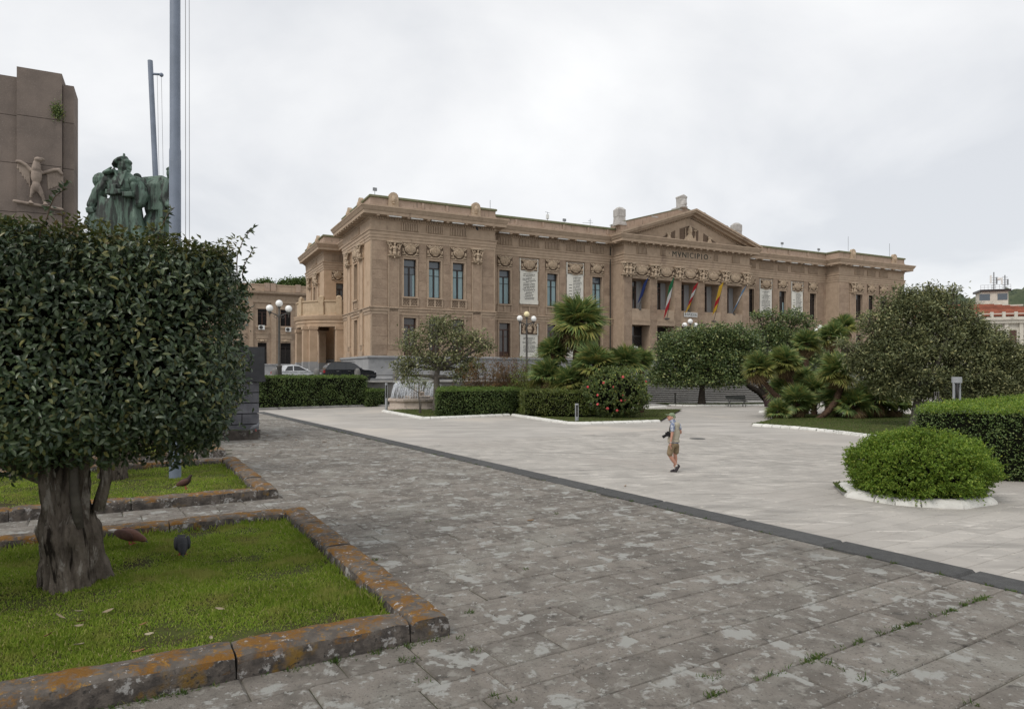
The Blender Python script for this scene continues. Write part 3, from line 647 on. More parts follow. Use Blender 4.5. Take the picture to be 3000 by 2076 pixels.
# --- windows: each a part, panes and curtain its sub-parts
WIN={}
def win_meshes(w,h,st):
    k=(round(w,2),round(h,2),st)
    if k in WIN: return WIN[k]
    w,h=k[:2]; fm='frame_brown' if st in('low','rear') else 'frame_dark'; f=MB(); t=.075
    f.box(-w/2,-w/2+t,-.06,.04,0,h); f.box(w/2-t,w/2,-.06,.04,0,h); f.box(-w/2+t,w/2-t,-.06,.04,0,t); f.box(-w/2+t,w/2-t,-.06,.04,h-t,h)
    zt=h*.79; f.box(-w/2+t,w/2-t,-.07,.03,zt,zt+.12); f.box(-.085,.085,-.075,.03,t,zt)
    zb=h*.60; f.box(-w/2+t,-.086,-.05,.02,zb,zb+.05); f.box(.086,w/2-t,-.05,.02,zb,zb+.05)
    if st=='low':
        for s in (-1,1): f.box(min(s*.085,s*(w/2-t)),max(s*.085,s*(w/2-t)),-.045,.02,t,h*.16)
    fr=f.mesh('window',fm)
    pm={'up':'pane_blue','low':'pane_brown','rear':'pane_dark','dark':'pane_dark'}[st]; panes=[]
    def pane(x0,x1,z0,z1): panes.append(MB().box(x0,x1,.0,.015,z0,z1).mesh('pane',pm))
    pane(-w/2+t,w/2-t,zt+.12,h-t)
    for s in (-1,1):
        x0,x1=(-w/2+t,-.085) if s<0 else (.085,w/2-t); pane(x0,x1,zb+.05,zt); pane(x0,x1,t,zb)
    WIN[k]=(fr,panes); return WIN[k]
def curtain_mesh(w,h,part=1.0,m='curtain'):
    b=MB(); n=14; vs=[];fs=[]
    for i in range(n+1):
        x=-w/2+w*part*i/n; y=.012*math.cos(i*2.6); vs+= [(x,y,0),(x,y,h)]
    for i in range(n): fs.append((2*i,2*i+2,2*i+3,2*i+1))
    return b.add(vs,fs).mesh('curtain',m,True)
CUR={}
def window(P,a0,a1,z0,z1,rev,rotz,st,curt=None,name='window'):
    fr,pn=win_meshes(a1-a0,z1-z0,st); o=put(name,fr,hall,P((a0+a1)/2,rev-.06,z0),rotz)
    for i,p in enumerate(pn): put('pane',p,o,(0,0,0))
    if curt:     # pale curtain hung just inside; seen through the lower lights as a tinted sheet on the pane
        w=a1-a0; k=(round(w,2),round(z1-z0,2),curt)
        if k not in CUR:
            b=MB(); h=(z1-z0); t=.085; zc=h*.60
            for x0,x1 in {'both':[(-w/2+t,-.10),(.10,w/2-t)],'right':[(.10+.55*(w/2-t-.1),w/2-t)],'mid':[(-w/2+t+.12,-.10),(.10,w/2-t)]}[curt]:
                for q0,q1 in ((t,zc),(zc+.055,h*.79)):
                    if curt=='right' and q0>1: continue
                    b.box(x0,x1,-.012,-.004,q0,q1)
            CUR[k]=b.mesh('curtain','curtain')
        put('curtain',CUR[k],o)
    return o
# --- facades made of piers, windows and stone blocks
UB=MB().add([(-.5,-1,-.5),(.5,-1,-.5),(.5,-1,.5),(-.5,-1,.5),(-.5,0,-.5),(.5,0,-.5),(.5,0,.5),(-.5,0,.5),(-.485,-1,-.485)],[(0,1,2,3),(1,5,6,2),(3,2,6,7),(4,0,3,7),(0,4,5,1)]).mesh('stone_block','stone_block')
def blocks(P,a0,a1,z0,z1,holes,rotz,solo,ch=.92,proud=.028,bl=1.5):
    """ashlar facing: courses of blocks proud of the wall, joints recessed"""
    m=MB(); nz=max(1,round((z1-z0)/ch)); row=0
    edges=sorted({a0,a1}|{x for h in holes for x in (max(a0,h[0]),min(a1,h[1])) if a0<x<a1})
    for i in range(nz):
        za,zb=z0+(z1-z0)*i/nz,z0+(z1-z0)*(i+1)/nz
        for e0,e1 in zip(edges[:-1],edges[1:]):
            am=(e0+e1)/2; hs=[h for h in holes if h[0]-.01<am<h[1]+.01]
            spans=[(za,zb)]
            for h in hs:
                ns=[]
                for q0,q1 in spans:
                    if h[2]>q0+.02: ns.append((q0,min(q1,h[2])))
                    if h[3]<q1-.02: ns.append((max(q0,h[3]),q1))
                    if h[3]<=q0 or h[2]>=q1: ns=[x for x in ns if x!=(q0,q1)]; ns.append((q0,q1))
                spans=list({(a,b) for a,b in ns if b-a>.12 and not(h[2]<(a+b)/2<h[3])})
            for q0,q1 in spans:
                L=e1-e0; n=max(1,round(L/bl)); cuts=[e0+L*k/n for k in range(n+1)]
                if n>1 and i%2:
                    cuts=[e0]+[e0+L*(k-.5)/n for k in range(1,n+1)]+[e1]
                for c0,c1 in zip(cuts[:-1],cuts[1:]):
                    g=.012; pr=proud*random.uniform(.6,1.25)
                    if solo: put('stone_block',UB,hall,P((c0+c1)/2,0,(q0+q1)/2),rotz).scale=(c1-c0-2*g,pr,q1-q0-2*g)
                    else: m.add([P(c0+g,-pr,q0+g),P(c1-g,-pr,q0+g),P(c1-g,-pr,q1-g),P(c0+g,-pr,q1-g),P(c0+g,0,q0+g),P(c1-g,0,q0+g),P(c1-g,0,q1-g),P(c0+g,0,q1-g)],[(0,1,2,3),(1,5,6,2),(3,2,6,7),(4,0,3,7),(0,4,5,1)])
    if m.v: stuff(m.obj('stone_facing','stone_block',hall))
def surround(P,a0,a1,z0,z1,w=.16,t=.07,m='trim'):
    b=MB()
    def bx(x0,x1,q0,q1,d): b.add([P(x0,-d,q0),P(x1,-d,q0),P(x1,-d,q1),P(x0,-d,q1),P(x0,.02,q0),P(x1,.02,q0),P(x1,.02,q1),P(x0,.02,q1)],[(0,1,2,3),(1,5,6,2),(3,2,6,7),(4,0,3,7),(0,4,5,1)])
    bx(a0-w,a0,z0,z1,t); bx(a1,a1+w,z0,z1,t); bx(a0-w,a1+w,z1,z1+w*1.6,t+.01); bx(a0-w-.05,a1+w+.05,z1+w*1.6,z1+w*1.6+.09,t+.10)
    bx(a0-w-.03,a1+w+.03,z0-.12,z0,t+.09)
    return b.obj('window_surround',m,hall)
GR=MB()
for k in range(10): GR.box(-.8+k*.17,-.8+k*.17+.07,-.03,.0,0,.20)
GRM=GR.mesh('guttae','trim')
def apron(P,a0,a1,rotz,lattice):
    """panel under an upper window, lattice holes on the pavilions are squares with shade put into their colour"""
    w=a1-a0+.5; c=(a0+a1)/2; b=MB(); b.box(-w/2,w/2,-.07,0,.0,.10); b.box(-w/2,w/2,-.14,0,.84,.96)
    for s in (-1,1): b.box(min(s*w/2,s*(w/2-.16)),max(s*w/2,s*(w/2-.16)),-.08,0,.10,.84)
    b.box(-.1,.1,-.06,0,.10,.84); o=put('window_apron',b.mesh('window_apron','trim'),hall,P(c,-.03,ZU0-1.0),rotz)
    if lattice:
        l=MB()
        for s in (-1,1):
            cx=s*w*.235
            for i in range(5):
                for j in range(4):
                    if (i+j)%2==0: l.box(cx-.30+i*.13,cx-.30+i*.13+.075,-.075,-.02,.16+j*.16,.16+j*.16+.10)
        put('lattice',l.mesh('lattice','ornament_shade'),o)
    stuff(put('guttae',GRM,hall,P(c,-.125,ZB0+.03),rotz)).scale=((w-.1)/1.7,1,1)
def bay(P,a0,a1,rotz,up='up',low='low',curt=None,lattice=False,shells=True,fl=True):
    window(P,a0,a1,ZU0,ZU1,.45,rotz,up,curt); window(P,a0,a1,ZL0,ZL1,.45,rotz,low)
    surround(P,a0,a1,ZU0,ZU1); surround(P,a0,a1,ZL0,ZL1)
    apron(P,a0,a1,rotz,lattice); c=(a0+a1)/2
    if shells: shell(P,c,ZS0,rotz,(a1-a0+.5)/1.9)
    if fl: flute(P,c,16.07,a1-a0+.55,.84,rotz)
def pilaster(P,a0,a1,rotz,m='stone_block',solo=False):
    b=MB(); d=.12
    b.add([P(a0,-d,ZP),P(a1,-d,ZP),P(a1,-d,14.9),P(a0,-d,14.9),P(a0,.02,ZP),P(a1,.02,ZP),P(a1,.02,14.9),P(a0,.02,14.9)],[(0,1,2,3),(1,5,6,2),(4,0,3,7)]); pi=b.obj('pilaster',m,hall)
    e=MB()
    for x0,x1 in ((a0,a0+.10),(a1-.10,a1)): e.add([P(x0,-d-.035,ZP+1.2),P(x1,-d-.035,ZP+1.2),P(x1,-d-.035,13.3),P(x0,-d-.035,13.3),P(x0,-d,ZP+1.2),P(x1,-d,ZP+1.2),P(x1,-d,13.3),P(x0,-d,13.3)],[(0,1,2,3),(1,5,6,2),(4,0,3,7)])
    def bx(x0,x1,z0,z1,o): e.add([P(x0,-o,z0),P(x1,-o,z0),P(x1,-o,z1),P(x0,-o,z1),P(x0,0,z0),P(x1,0,z0),P(x1,0,z1),P(x0,0,z1)],[(0,1,2,3),(1,5,6,2),(3,2,6,7),(4,0,3,7),(0,4,5,1)])
    bx(a0-.1,a1+.1,ZP,ZP+.28,d+.12); bx(a0-.05,a1+.05,ZP+.28,ZP+.5,d+.07); bx(a0,a1,ZP+1.1,ZP+1.2,d+.04)
    n=7
    for i in range(n): x=a0+.12+(a1-a0-.24)*(i+.25)/n; bx(x,x+(a1-a0-.24)/n*.5,ZP+.6,ZP+1.05,d+.03)
    put('pilaster_trim',e.mesh('pilaster_trim','trim'),pi)
    capital(P,(a0+a1)/2,14.88,rotz,(a1-a0)/1.2)
Pf=frame((0,0,0),(1,0,0),(0,1,0)); Pm=frame((0,D2,0),(1,0,0),(0,1,0))
def px(P_d,*us): return [su(u,P_d) for u in us]
# left pavilion front
wl=[(su(a),su(b)) for a,b in ((1182.7,1219.4),(1256,1290.8),(1326,1360))]
hl=[]
for a,b in wl: hl+= [(a,b,ZU0,ZU1),(a,b,ZL0,ZL1)]
wall(Pf,0,S1,ZP-.2,14.95,hl)
blk=[]
for a,b in wl: blk.append((a-.28,b+.28,ZL0-.3,14.95))
pls=[(su(1136.7),su(1168.6)),(su(1382),su(1409.2))]
blocks(Pf,.12,S1-.12,ZP+.1,14.85,blk+[(p-.05,q+.05,0,20) for p,q in pls],0,True)
for (a,b),c in zip(wl,('right','both','both')): bay(Pf,a,b,0,curt=c,lattice=True)
for p,q in pls: pilaster(Pf,p,q,0)
# corner strip mouldings
for s in (0,S1): MB().box(s-.02 if s==0 else s-.14,s+.14 if s==0 else s+.02,-.045,.05,ZP,14.9).obj('corner_strip','trim',hall)
# main wings
def main_wing(a0,a1,wins,tabs,solo,up='up',curts=None,low='low',lowtab=(True,True)):
    hh=[]
    for a,b in wins: hh+= [(a,b,ZU0,ZU1),(a,b,ZL0,ZL1)]
    for a,b in tabs: hh.append((a-.22,b+.22,ZU0-.1,15.0-.05,.16,1)); hh.append((a-.22,b+.22,ZL0,ZL1+.1,.16,1))
    wall(Pm,a0,a1,ZP-.2,14.95,hh)
    bk=[(a-.28,b+.28,ZL0-.3,14.95) for a,b in wins]+[(a-.3,b+.3,0,20) for a,b in tabs]
    blocks(Pm,a0+.35,a1-.35,ZP+.1,14.85,bk,0,solo,bl=1.2)
    for i,(a,b) in enumerate(wins): bay(Pm,a,b,0,up,low,(curts or {}).get(i))
    for i,(a,b) in enumerate(tabs):
        tablet((a+b)/2,b-a,9.62,14.74,i); 
        if lowtab[i]: tablet((a+b)/2,b-a,3.55,7.3,i,True)
        flute(Pm,(a+b)/2,16.07,b-a+.4,.84,0); apron(Pm,a+.2,b-.2,0,False)
def mask_relief(w):
    b=MB(); b.ell((0,-.12,.62),(.30,.2,.34)); b.ell((0,-.28,.56),(.07,.08,.09)); b.ell((0,-.2,.30),(.2,.12,.16)); b.ell((0,-.14,.98),(.36,.12,.1))
    for s in (-1,1):
        for k in range(6):
            a=k*.8; b.ell((s*(.52+.13*math.sin(a)),-.1,.15+k*.2),(.14,.1,.14),None,8,6)
        b.torus((s*.66,-.12,1.05),.14,.06,'y',n=10,m=6); b.torus((s*.62,-.12,.25),.14,.06,'y',n=10,m=6)
    return b.mesh('mask_relief','ornament',True)
MSK=mask_relief(1.9)
def inscr(w,h,n,two,seed):
    r=random.Random(seed); b=MB(); z=h
    for i in range(n):
        z=h-h*(i+.5)/n; hh=h/n*.42
        L=w*r.uniform(.35,.98) if not two else w*r.uniform(.55,.66); x=-L/2 if not two else -w*.16
        if two and i>3:
            if i%2: b.box(-w/2,-w/2+w*.24,-.012,0,z-hh*.35,z+hh*.35)
        while x<(L/2 if not two else -w*.16+L):
            q=r.uniform(.05,.15); b.box(x,x+q,-.012,0,z-hh/2,z+hh/2); x+=q+.045
            if r.random()<.25: x+=.05
    return b
def tablet(c,w,z0,z1,i,low=False):
    h=z1-z0; rh=1.35 if not low else 1.25
    b=MB(); b.box(-w/2,w/2,-.08,0,0,h-.02)
    for s in (-1,1): b.box(min(s*(w/2-.1),s*(w/2+.06)),max(s*(w/2-.1),s*(w/2+.06)),-.10,0,-.05,.35); b.box(min(s*(w/2-.06),s*(w/2+.05)),max(s*(w/2-.06),s*(w/2+.05)),-.12,0,h-rh-.1,h)
    b.box(-w/2-.02,w/2+.02,-.11,0,-.09,0)
    o=put('marble_tablet',b.mesh('marble_tablet','marble'),hall,Pm(c,.14,z0),0)
    MB().box(-w/2+.08,w/2-.08,-.10,-.07,h-rh,h-.05).obj('relief_ground','ornament_shade',o)
    if low: put('mask_relief',MSK,o,(0,-.08,h-rh+.02)).scale=(w/1.9,1,1)
    else: put('shell',SH,o,(0,-.10,h-rh+.04)).scale=(w/1.9*.98,1,1)
    stuff(inscr(w*.74,h-rh-.75,17 if not low else 12,i==1 and not low,int(c*10)).obj('inscription','ink',o)).location=(0,-.085,.42)
wm=[(su(a,D2),su(b,D2)) for a,b in ((1462,1494.5),(1602.6,1633),(1734.5,1763))]
tm=[(su(1524.6,D2),su(1576,D2)),(su(1661.8,D2),su(1709.7,D2))]
main_wing(S1,S2,wm,tm,True,'up',{0:'both',1:'mid',2:'mid'})
mir=lambda L:[(2*MID-b,2*MID-a) for a,b in L][::-1]
main_wing(S3,S4,mir(wm),mir(tm),False,'dark',{1:'right'})
# right pavilion front
wr=[(su(a),su(b)) for a,b in ((2506.5,2526.5),(2543.5,2561.5),(2578,2596.5))]
hr=[]
for a,b in wr: hr+= [(a,b,ZU0,ZU1),(a,b,ZL0,ZL1)]
wall(Pf,S4,S5,ZP-.2,14.95,hr)
pr=[(su(2489),su(2504)),(su(2614),su(2628))]
blocks(Pf,S4+.12,S5-.12,ZP+.1,14.85,[(a-.28,b+.28,ZL0-.3,14.95) for a,b in wr]+[(p-.05,q+.05,0,20) for p,q in pr],0,False)
for a,b in wr: bay(Pf,a,b,0,'dark','low')
for p,q in pr: pilaster(Pf,p,q,0)
# short return walls and right flank
for x,y0,y1,o in ((S1,0,D2,1),(S4,0,D2,-1),(S2,0,D2,-1),(S3,0,D2,1),(S5,0,30,1)):
    MB().add([(x,y0,-1),(x,y1,-1),(x,y1,15),(x,y0,15)],[(0,1,2,3)]).obj('return_wall','trim',hall)
MB().bar((S2-.5,D2-.08,.6),(S2-.5,D2-.08,17.2),.11).obj('downpipe','iron',hall)
# --- portico: piers, deep openings, lower doors
op=[(su(a),su(b)) for a,b in ((1851.8,1904),(1925.3,1975.5),(1996,2044.6),(2064.4,2111.3),(2130.5,2175))]
ho=[]
for a,b in op: ho+= [(a,b,ZU0-.05,13.1,1.75),(a,b,ZP+.02,ZL1+.2,1.75)]
wall(Pf,S2,S3,ZP-.2,14.95,ho,name='portico_wall',m='trim')
for a,b in op: MB().box(a-.2,b+.2,1.76,1.86,ZP-.1,14).obj('recess_wall','trim',hall)
ed=[S2]+[x for o in op for x in o]+[S3]
blocks(Pf,S2+.03,S3-.03,ZP+1.3,13.4,[(a-.01,b+.01,0,20) for a,b in op],0,True,bl=1.3,proud=.03)
for i in range(6):
    a0,a1=ed[2*i],ed[2*i+1]; 
    if i in(0,5): a0,a1=(a1-1.0,a1) if i==0 else (a0,a0+1.0)
    capital(Pf,(a0+a1)/2,14.86,0,1.0)
    if i==0: capital(frame((0,0,0),(1,0,0),(0,1,0)),a0-.05,14.86,0,.9)
    bb=MB(); bb.box(a0-.1,a1+.1,-.2,.05,ZP,ZP+.3); bb.box(a0-.05,a1+.05,-.12,.05,ZP+.3,ZP+.55); bb.box(a0,a1,-.05,.05,ZP+1.15,ZP+1.25)
    for k in range(6): x=a0+.1+(a1-a0-.2)*k/6; bb.box(x,x+.1,-.045,.02,ZP+.65,ZP+1.1)
    bb.obj('pier_base','trim',hall)
for i,(a,b) in enumerate(op):
    c=(a+b)/2; shell(Pf,c,13.45,0,(b-a)/1.95)
    w=1.25; window(frame((0,1.33,0),(1,0,0),(0,1,0)),a+.55,a+.55+w,ZU0,13.0,.36,0,'rear')
    MB().box(a+.56+w,b-.02,1.67,1.73,ZU0,13.0).obj('curtain_panel','curtain_grey',hall)
    # balustrade; lattice holes are dark squares, their shade put into the colour
    q=MB(); q.box(a,b,.05,.30,ZU0-.12,ZU0+.02); q.box(a,b,.05,.30,ZB1+.1,ZB1+.3); q.box(a,b,.12,.22,ZB1+.3,ZU0-.12); bl=q.obj('balustrade','trim',hall)
    l=MB()
    for k in range(9):
        for j in range(3):
            if (k+j)%2==0: x=c-.62+k*.14; l.box(x,x+.08,.10,.125,8.5+j*.22,8.5+j*.22+.14)
    if i!=2: put('lattice',l.mesh('lattice','ornament_shade'),bl)
    MB().box(a-.02,b+.02,-.06,.06,ZL1+.2,ZB1).obj('lintel','trim',hall); stuff(put('guttae',GRM,hall,(c,-.07,ZB0+.02),0)).scale=((b-a-.1)/1.7,1,1)
    # iron grille door in the lower opening
    dx0,dx1=a+.3,b-.05; d=MB(); y=1.55
    for x0,x1 in ((dx0,dx0+.1),(dx1-.1,dx1)): d.box(x0,x1,y,y+.08,ZP,ZL1+.1)
    d.box(dx0,dx1,y,y+.08,6.1,6.28); d.box(dx0,dx1,y,y+.08,ZP,ZP+.5)
    for k in range(-8,12):
        for s in (1,-1):
            p=Vector((dx0+.1,y+.03,ZP+.5+k*.34)); qq=Vector((dx1-.1,y+.03,ZP+.5+k*.34+s*(dx1-dx0)*1.5))
            zlo,zhi=ZP+.5,6.1; dz=qq.z-p.z; t0=max(0,min((zlo-p.z)/dz,(zhi-p.z)/dz)); t1=min(1,max((zlo-p.z)/dz,(zhi-p.z)/dz))
            if t1>t0: d.bar(p.lerp(qq,t0),p.lerp(qq,t1),.022)
    dr=d.obj('grille_door','iron',hall); MB().box(dx0,dx1,y+.1,y+.12,ZP,ZL1+.1).obj('pane','pane_dark',dr)
# side of the portico (left return) with blind panel
MB().box(S2-.03,S2+.0,.5,1.7,ZP+.5,13.8).obj('return_panel','trim',hall)
# frieze ornament and lettering of the portico
for u,w in ((1880,1.55),(1942,.75),(2097,.7),(2155,1.45)): flute(Pf,su(u),16.07,w,.84,0)
c=(su(1950)+su(2090))/2
fb=MB(); w2=(su(2090)-su(1950))/2
fb.box(c-w2,c+w2,-.075,-.03,16.05,16.09); fb.box(c-w2,c+w2,-.075,-.03,16.86,16.90); fb.box(c-w2,c-w2+.05,-.075,-.03,16.09,16.86); fb.box(c+w2-.05,c+w2,-.075,-.03,16.09,16.86); fb.obj('name_panel','trim',hall)
for k,ch in enumerate('·MVNICIPIO·'):
    x=[-2.55,-1.93,-1.32,-.72,-.28,.16,.60,1.0,1.42,1.95,2.55][k]*w2/2.95
    put('letter',text_mesh(ch,.98,'bronze_text',.03),hall,(c+x,-.06,16.46),rot=(R(90),0,0))
# --- pediment
xl,xr=S2-1.2,S3+1.2; za=22.0; zb=18.15
tp=MB(); tp.yprism([(xl+.8,zb-.1),(xr-.8,zb-.1),(MID-.05,za-.75)],.05,2.0); tp.obj('tympanum','trim',hall)
rk=MB()
for x0 in (xl,xr):
    d=Vector((MID-x0,0,za-zb)); L=d.length; sgn=1 if x0<MID else -1
    for (o0,o1,y0) in ((-.0,.22,-1.22),(-.22,0,-1.08),(-.48,-.22,-.55)):
        nx=Vector((-d.z,0,d.x)).normalized()*sgn; p=[Vector((x0,0,zb))+nx*o0,Vector((MID,0,za))+Vector((0,0,o0/nx.z)),Vector((MID,0,za))+Vector((0,0,o1/nx.z)),Vector((x0,0,zb))+nx*o1]
        pp=[(v.x,v.z) for v in p]; rk.yprism(pp if sgn>0 else pp[::-1],y0,2.2)
rk.obj('raking_cornice','trim',hall)
rd=MB()
for x0 in (xl+1.0,xr-1.0):
    d=Vector((MID-x0,0,(za-zb)*(MID-x0)/(MID-xl) if x0<MID else (za-zb)*(x0-MID)/(xr-MID))); n=int(d.length/.27)
    zs=za-.62-d.z
    for k in range(n):
        t=(k+.5)/n; x=x0+d.x*t; z=zs+d.z*t; rd.box(x-.075,x+.075,-.12,.05,z-.10,z+.10)
        if k%4==0: rd.box(x-.13,x+.13,-.5,.05,z+.14,z+.26)
stuff(rd.obj('raking_dentils','trim',hall))
at=MB(); at.yprism([(xl+1.5,18.2),(xr-1.5,18.2),(xr-1.5,19.9),(MID,22.75),(xl+1.5,19.9)],1.0,3.2); at.obj('attic','parapet',hall)
ac=MB(); 
for s in (-1,1):
    x0=xl+1.4 if s<0 else xr-1.4; ac.bar((x0,2.1,19.95),(MID,2.1,22.8),2.35,.10,up=(0,1,0)) if False else ac.add([(x0,.95,19.9),(x0,3.25,19.9),(MID,3.25,22.76),(MID,.95,22.76),(x0,.95,20.0),(x0,3.25,20.0),(MID,3.25,22.86),(MID,.95,22.86)],[(0,1,2,3),(4,5,6,7),(0,4,7,3),(1,2,6,5),(0,1,5,4)])
ac.obj('attic_coping','moss',hall)
# acroteria along the gable
def stele(x,z,w,h,name='acroterion'):
    b=MB(); b.lathe([(w*.74,0),(w*.74,h*.12),(w*.66,h*.14),(w*.60,h*.45),(w*.64,h*.48),(w*.64,h*.84),(w*.30,h*.97),(.02,h)],4); me=b.mesh(name,'marble_grey'); o=put(name,me,hall,(x,1.5,z),R(45)); return o
mat('marble_grey',(.46,.44,.415),(.36,.34,.32),2.2,.85,.2,layers=[((.25,.235,.22),2.5,.58,.72,5,(1,1,.6))])
stele(su(1836.5),19.6,1.2,2.3); stele(su(2181.5),19.6,1.2,2.3)
for u,vt,vb in ((1911,633,650),(1982,611,628),(2052,621,640),(2118,660,678)):
    s=su(u,1.5); Yd=C0.y+CT*1.5+SN*s; z0=CAMZ+(VH-vb)/F*Yd; b=MB(); b.box(-.42,.42,-.42,.42,-.2,.45); b.box(-.52,.52,-.52,.52,.45,.62); b.box(-.46,.46,-.46,.46,.62,.74); b.obj('acroterion','marble_grey',hall,loc=(s,1.5,z0))
b=MB(); b.box(-.62,.62,-.55,.55,0,2.1); b.yprism([(-.70,2.0),(.70,2.0),(.68,2.25),(0,2.6),(-.68,2.25)],-.6,.6); b.ell((0,-.55,.9),(.55,.4,.5)); b.ell((.1,-.5,1.35),(.4,.35,.35)); b.ell((0,-.5,.25),(.72,.5,.25)); b.ell((-.3,-.6,.6),(.35,.3,.4))
blob('apex_statue',b,.07,'marble_grey',hall,2,loc=(MID-.3,1.3,22.62)).scale=(.85,.85,.70)
# reliefs in the tympanum
def shade_plate(poly,name='relief_shade_plate'): return MB().yprism(poly,-.02,.049).obj(name,'ornament_shade',hall)  # dark plate on the tympanum; shade of a sunk panel put into colour
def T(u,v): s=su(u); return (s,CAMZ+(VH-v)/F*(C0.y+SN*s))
shade_plate([T(1992,670),T(2046,677),T(2046,691),T(2043,713),T(1992,709)][::1]) if False else shade_plate([T(1992,711),T(2045,714),T(2046,676),T(2021,661),T(1992,670)])
shade_plate([T(1921,705),T(1977,708),T(1978,675)]); shade_plate([T(2060,720),T(2112,722),T(2062,684)])
b=MB(); 
b.ell((0,-.12,.30),(.95,.28,.42)); b.ell((0,-.12,.72),(.55,.25,.3)); b.cap((0,-.15,.8),(0,-.18,1.2),.2,.18); b.ell((.02,-.22,1.45),(.27,.26,.36)); b.ell((.1,-.42,1.42),(.06,.07,.1)); b.ell((0,-.2,1.72),(.32,.27,.2)); b.ell((0,-.22,1.95),(.16,.16,.2)); b.ell((-.22,-.12,1.3),(.12,.16,.35)); b.ell((.27,-.1,1.2),(.1,.14,.35))
b.cap((.85,-.15,.3),(.80,-.2,.75),.14,.1); b.cap((.82,-.2,.55),(.86,-.2,1.55),.045,.045); b.box(.6,1.12,-.26,-.16,1.48,1.56)
for x in (.62,.86,1.10): b.cap((x,-.21,1.52),(x,-.21,1.95),.05,.035)
b.cap((-.68,-.12,.5),(-.68,-.12,1.75),.075,.06)
blob('goddess_bust',b,.045,'ornament',hall,2,loc=(su(2019),0.02,T(2019,711)[1]))
for fl,u,v in ((1,1948,707),(-1,2085,721)):
    b=MB(); f=fl
    b.ell((f*-.2,-.12,.2),(.5,.22,.2)); b.ell((f*.45,-.15,.45),(.28,.22,.38),Quaternion((0,1,0),f*.5)); b.ell((f*.62,-.2,.95),(.16,.17,.2)); b.cap((f*.62,-.2,.7),(f*.85,-.2,.25),.11,.08); b.cap((f*.85,-.2,.25),(f*.8,-.2,.05),.08,.07); b.cap((f*.4,-.2,.75),(f*.2,-.2,.98),.1,.07); b.cap((f*.2,-.2,.98),(f*.5,-.2,1.05),.07,.06)
    b.cap((f*-.3,-.16,.25),(f*-.85,-.16,.35),.17,.12); b.cap((f*-.85,-.16,.35),(f*-1.15,-.16,.08),.11,.08); b.cap((f*-.4,-.12,.1),(f*-1.1,-.12,.08),.14,.09); b.box(-1.2,1.1,-.2,0,-.1,.03)
    blob('reclining_figure',b,.045,'ornament',hall,2,loc=(su(u),.02,T(u,v)[1]))
# parapet medallions, joints
md=MB(); md.yprism([(-.55,0),(.55,0),(.5,.3),(.5,1.05)]+[(.5*math.cos(a),1.05+.5*math.sin(a)) for a in (.5,1.0,1.57,2.14,2.64)]+[(-.5,1.05),(-.5,.3)],-.28,.1)
md.ell((0,-.3,.82),(.25,.2,.36)); md.ell((0,-.46,.78),(.06,.08,.1)); md.ell((0,-.3,.42),(.2,.12,.1)); MDM=md.mesh('medallion','ornament')
for u in (1151,1392): put('medallion',MDM,hall,(su(u),-.02,18.28))
for u in (2496,2617): put('medallion',MDM,hall,(su(u),-.02,18.28))
for y in (3.4,8.2): put('medallion',MDM,hall,(-.02,y,18.28),R(-90))
for y in (25.5,31.2): put('medallion',MDM,hall,(-.02,y,18.28),R(-90))
for u,d in ((1238,0),(1309,0),(1511,D2),(1590,D2),(1650,D2),(1722,D2),(1778,D2),(2250,D2),(2310,D2),(2365,D2)): MB().box(su(u,d)-.12,su(u,d)+.12,d-.16,d,18.5,19.12).obj('parapet_strip','parapet',hall)
# ------------------------------------------------------------------ left flank of the town hall
def tu(u,s=0.0):
    r=(u-UC)/F; return (C0.x+CT*s-r*(C0.y+SN*s))/(SN+r*CT)
Ps=frame((0,0,0),(0,1,0),(1,0,0)); RS=R(-90)
def flank(y0,y1,win,pil,m='side_wall_lit'):
    a,b=win; wall(Ps,y0,y1,ZP-.2,14.95,[(a,b,ZU0,ZU1),(a,b,ZL0,ZL1)],m=m)
    window(Ps,a,b,ZU0,ZU1,.45,RS,'dark'); window(Ps,a,b,ZL0,ZL1,.45,RS,'rear'); surround(Ps,a,b,ZU0,ZU1,m='side_wall_lit'); surround(Ps,a,b,ZL0,ZL1,m='side_wall_lit'); apron(Ps,a,b,RS,False)
    shell(Ps,(a+b)/2,ZS0,RS,(b-a+.5)/1.9); flute(Ps,(a+b)/2,16.07,b-a+2.0,.84,RS)
    for p,q in pil: pilaster(Ps,p,q,RS,m)
flank(0,11.6,(5.1,6.5),[(2.6,3.9),(7.9,9.2)])
flank(22.3,34.6,(27.6,29.0),[(25.2,26.5),(30.4,31.7)])
Pq=frame((0,22.3,0),(1,0,0),(0,1,0))
wall(Pq,0,2.6,ZP-.2,14.95,[(1.55,2.5,ZU0,ZU1)],m='side_wall_lit'); window(Pq,1.55,2.5,ZU0,ZU1,.45,0,'up'); shell(Pq,1.75,ZS0,0,.8); flute(Pq,1.7,16.07,1.6,.84,0)
Pr=frame((2.6,0,0),(0,1,0),(1,0,0)); wall(Pr,11.6,22.3,0,14.95,[(15.9,18.1,.85,5.6,.3,1)],m='side_wall_lit')
MB().add([(0,11.6,0),(2.6,11.6,0),(2.6,11.6,15),(0,11.6,15)],[(3,2,1,0)]).obj('return_wall','side_wall_lit',hall)
MB().box(2.62,2.9,16,18,.85,5.5).obj('porch_door','frame_brown',hall)
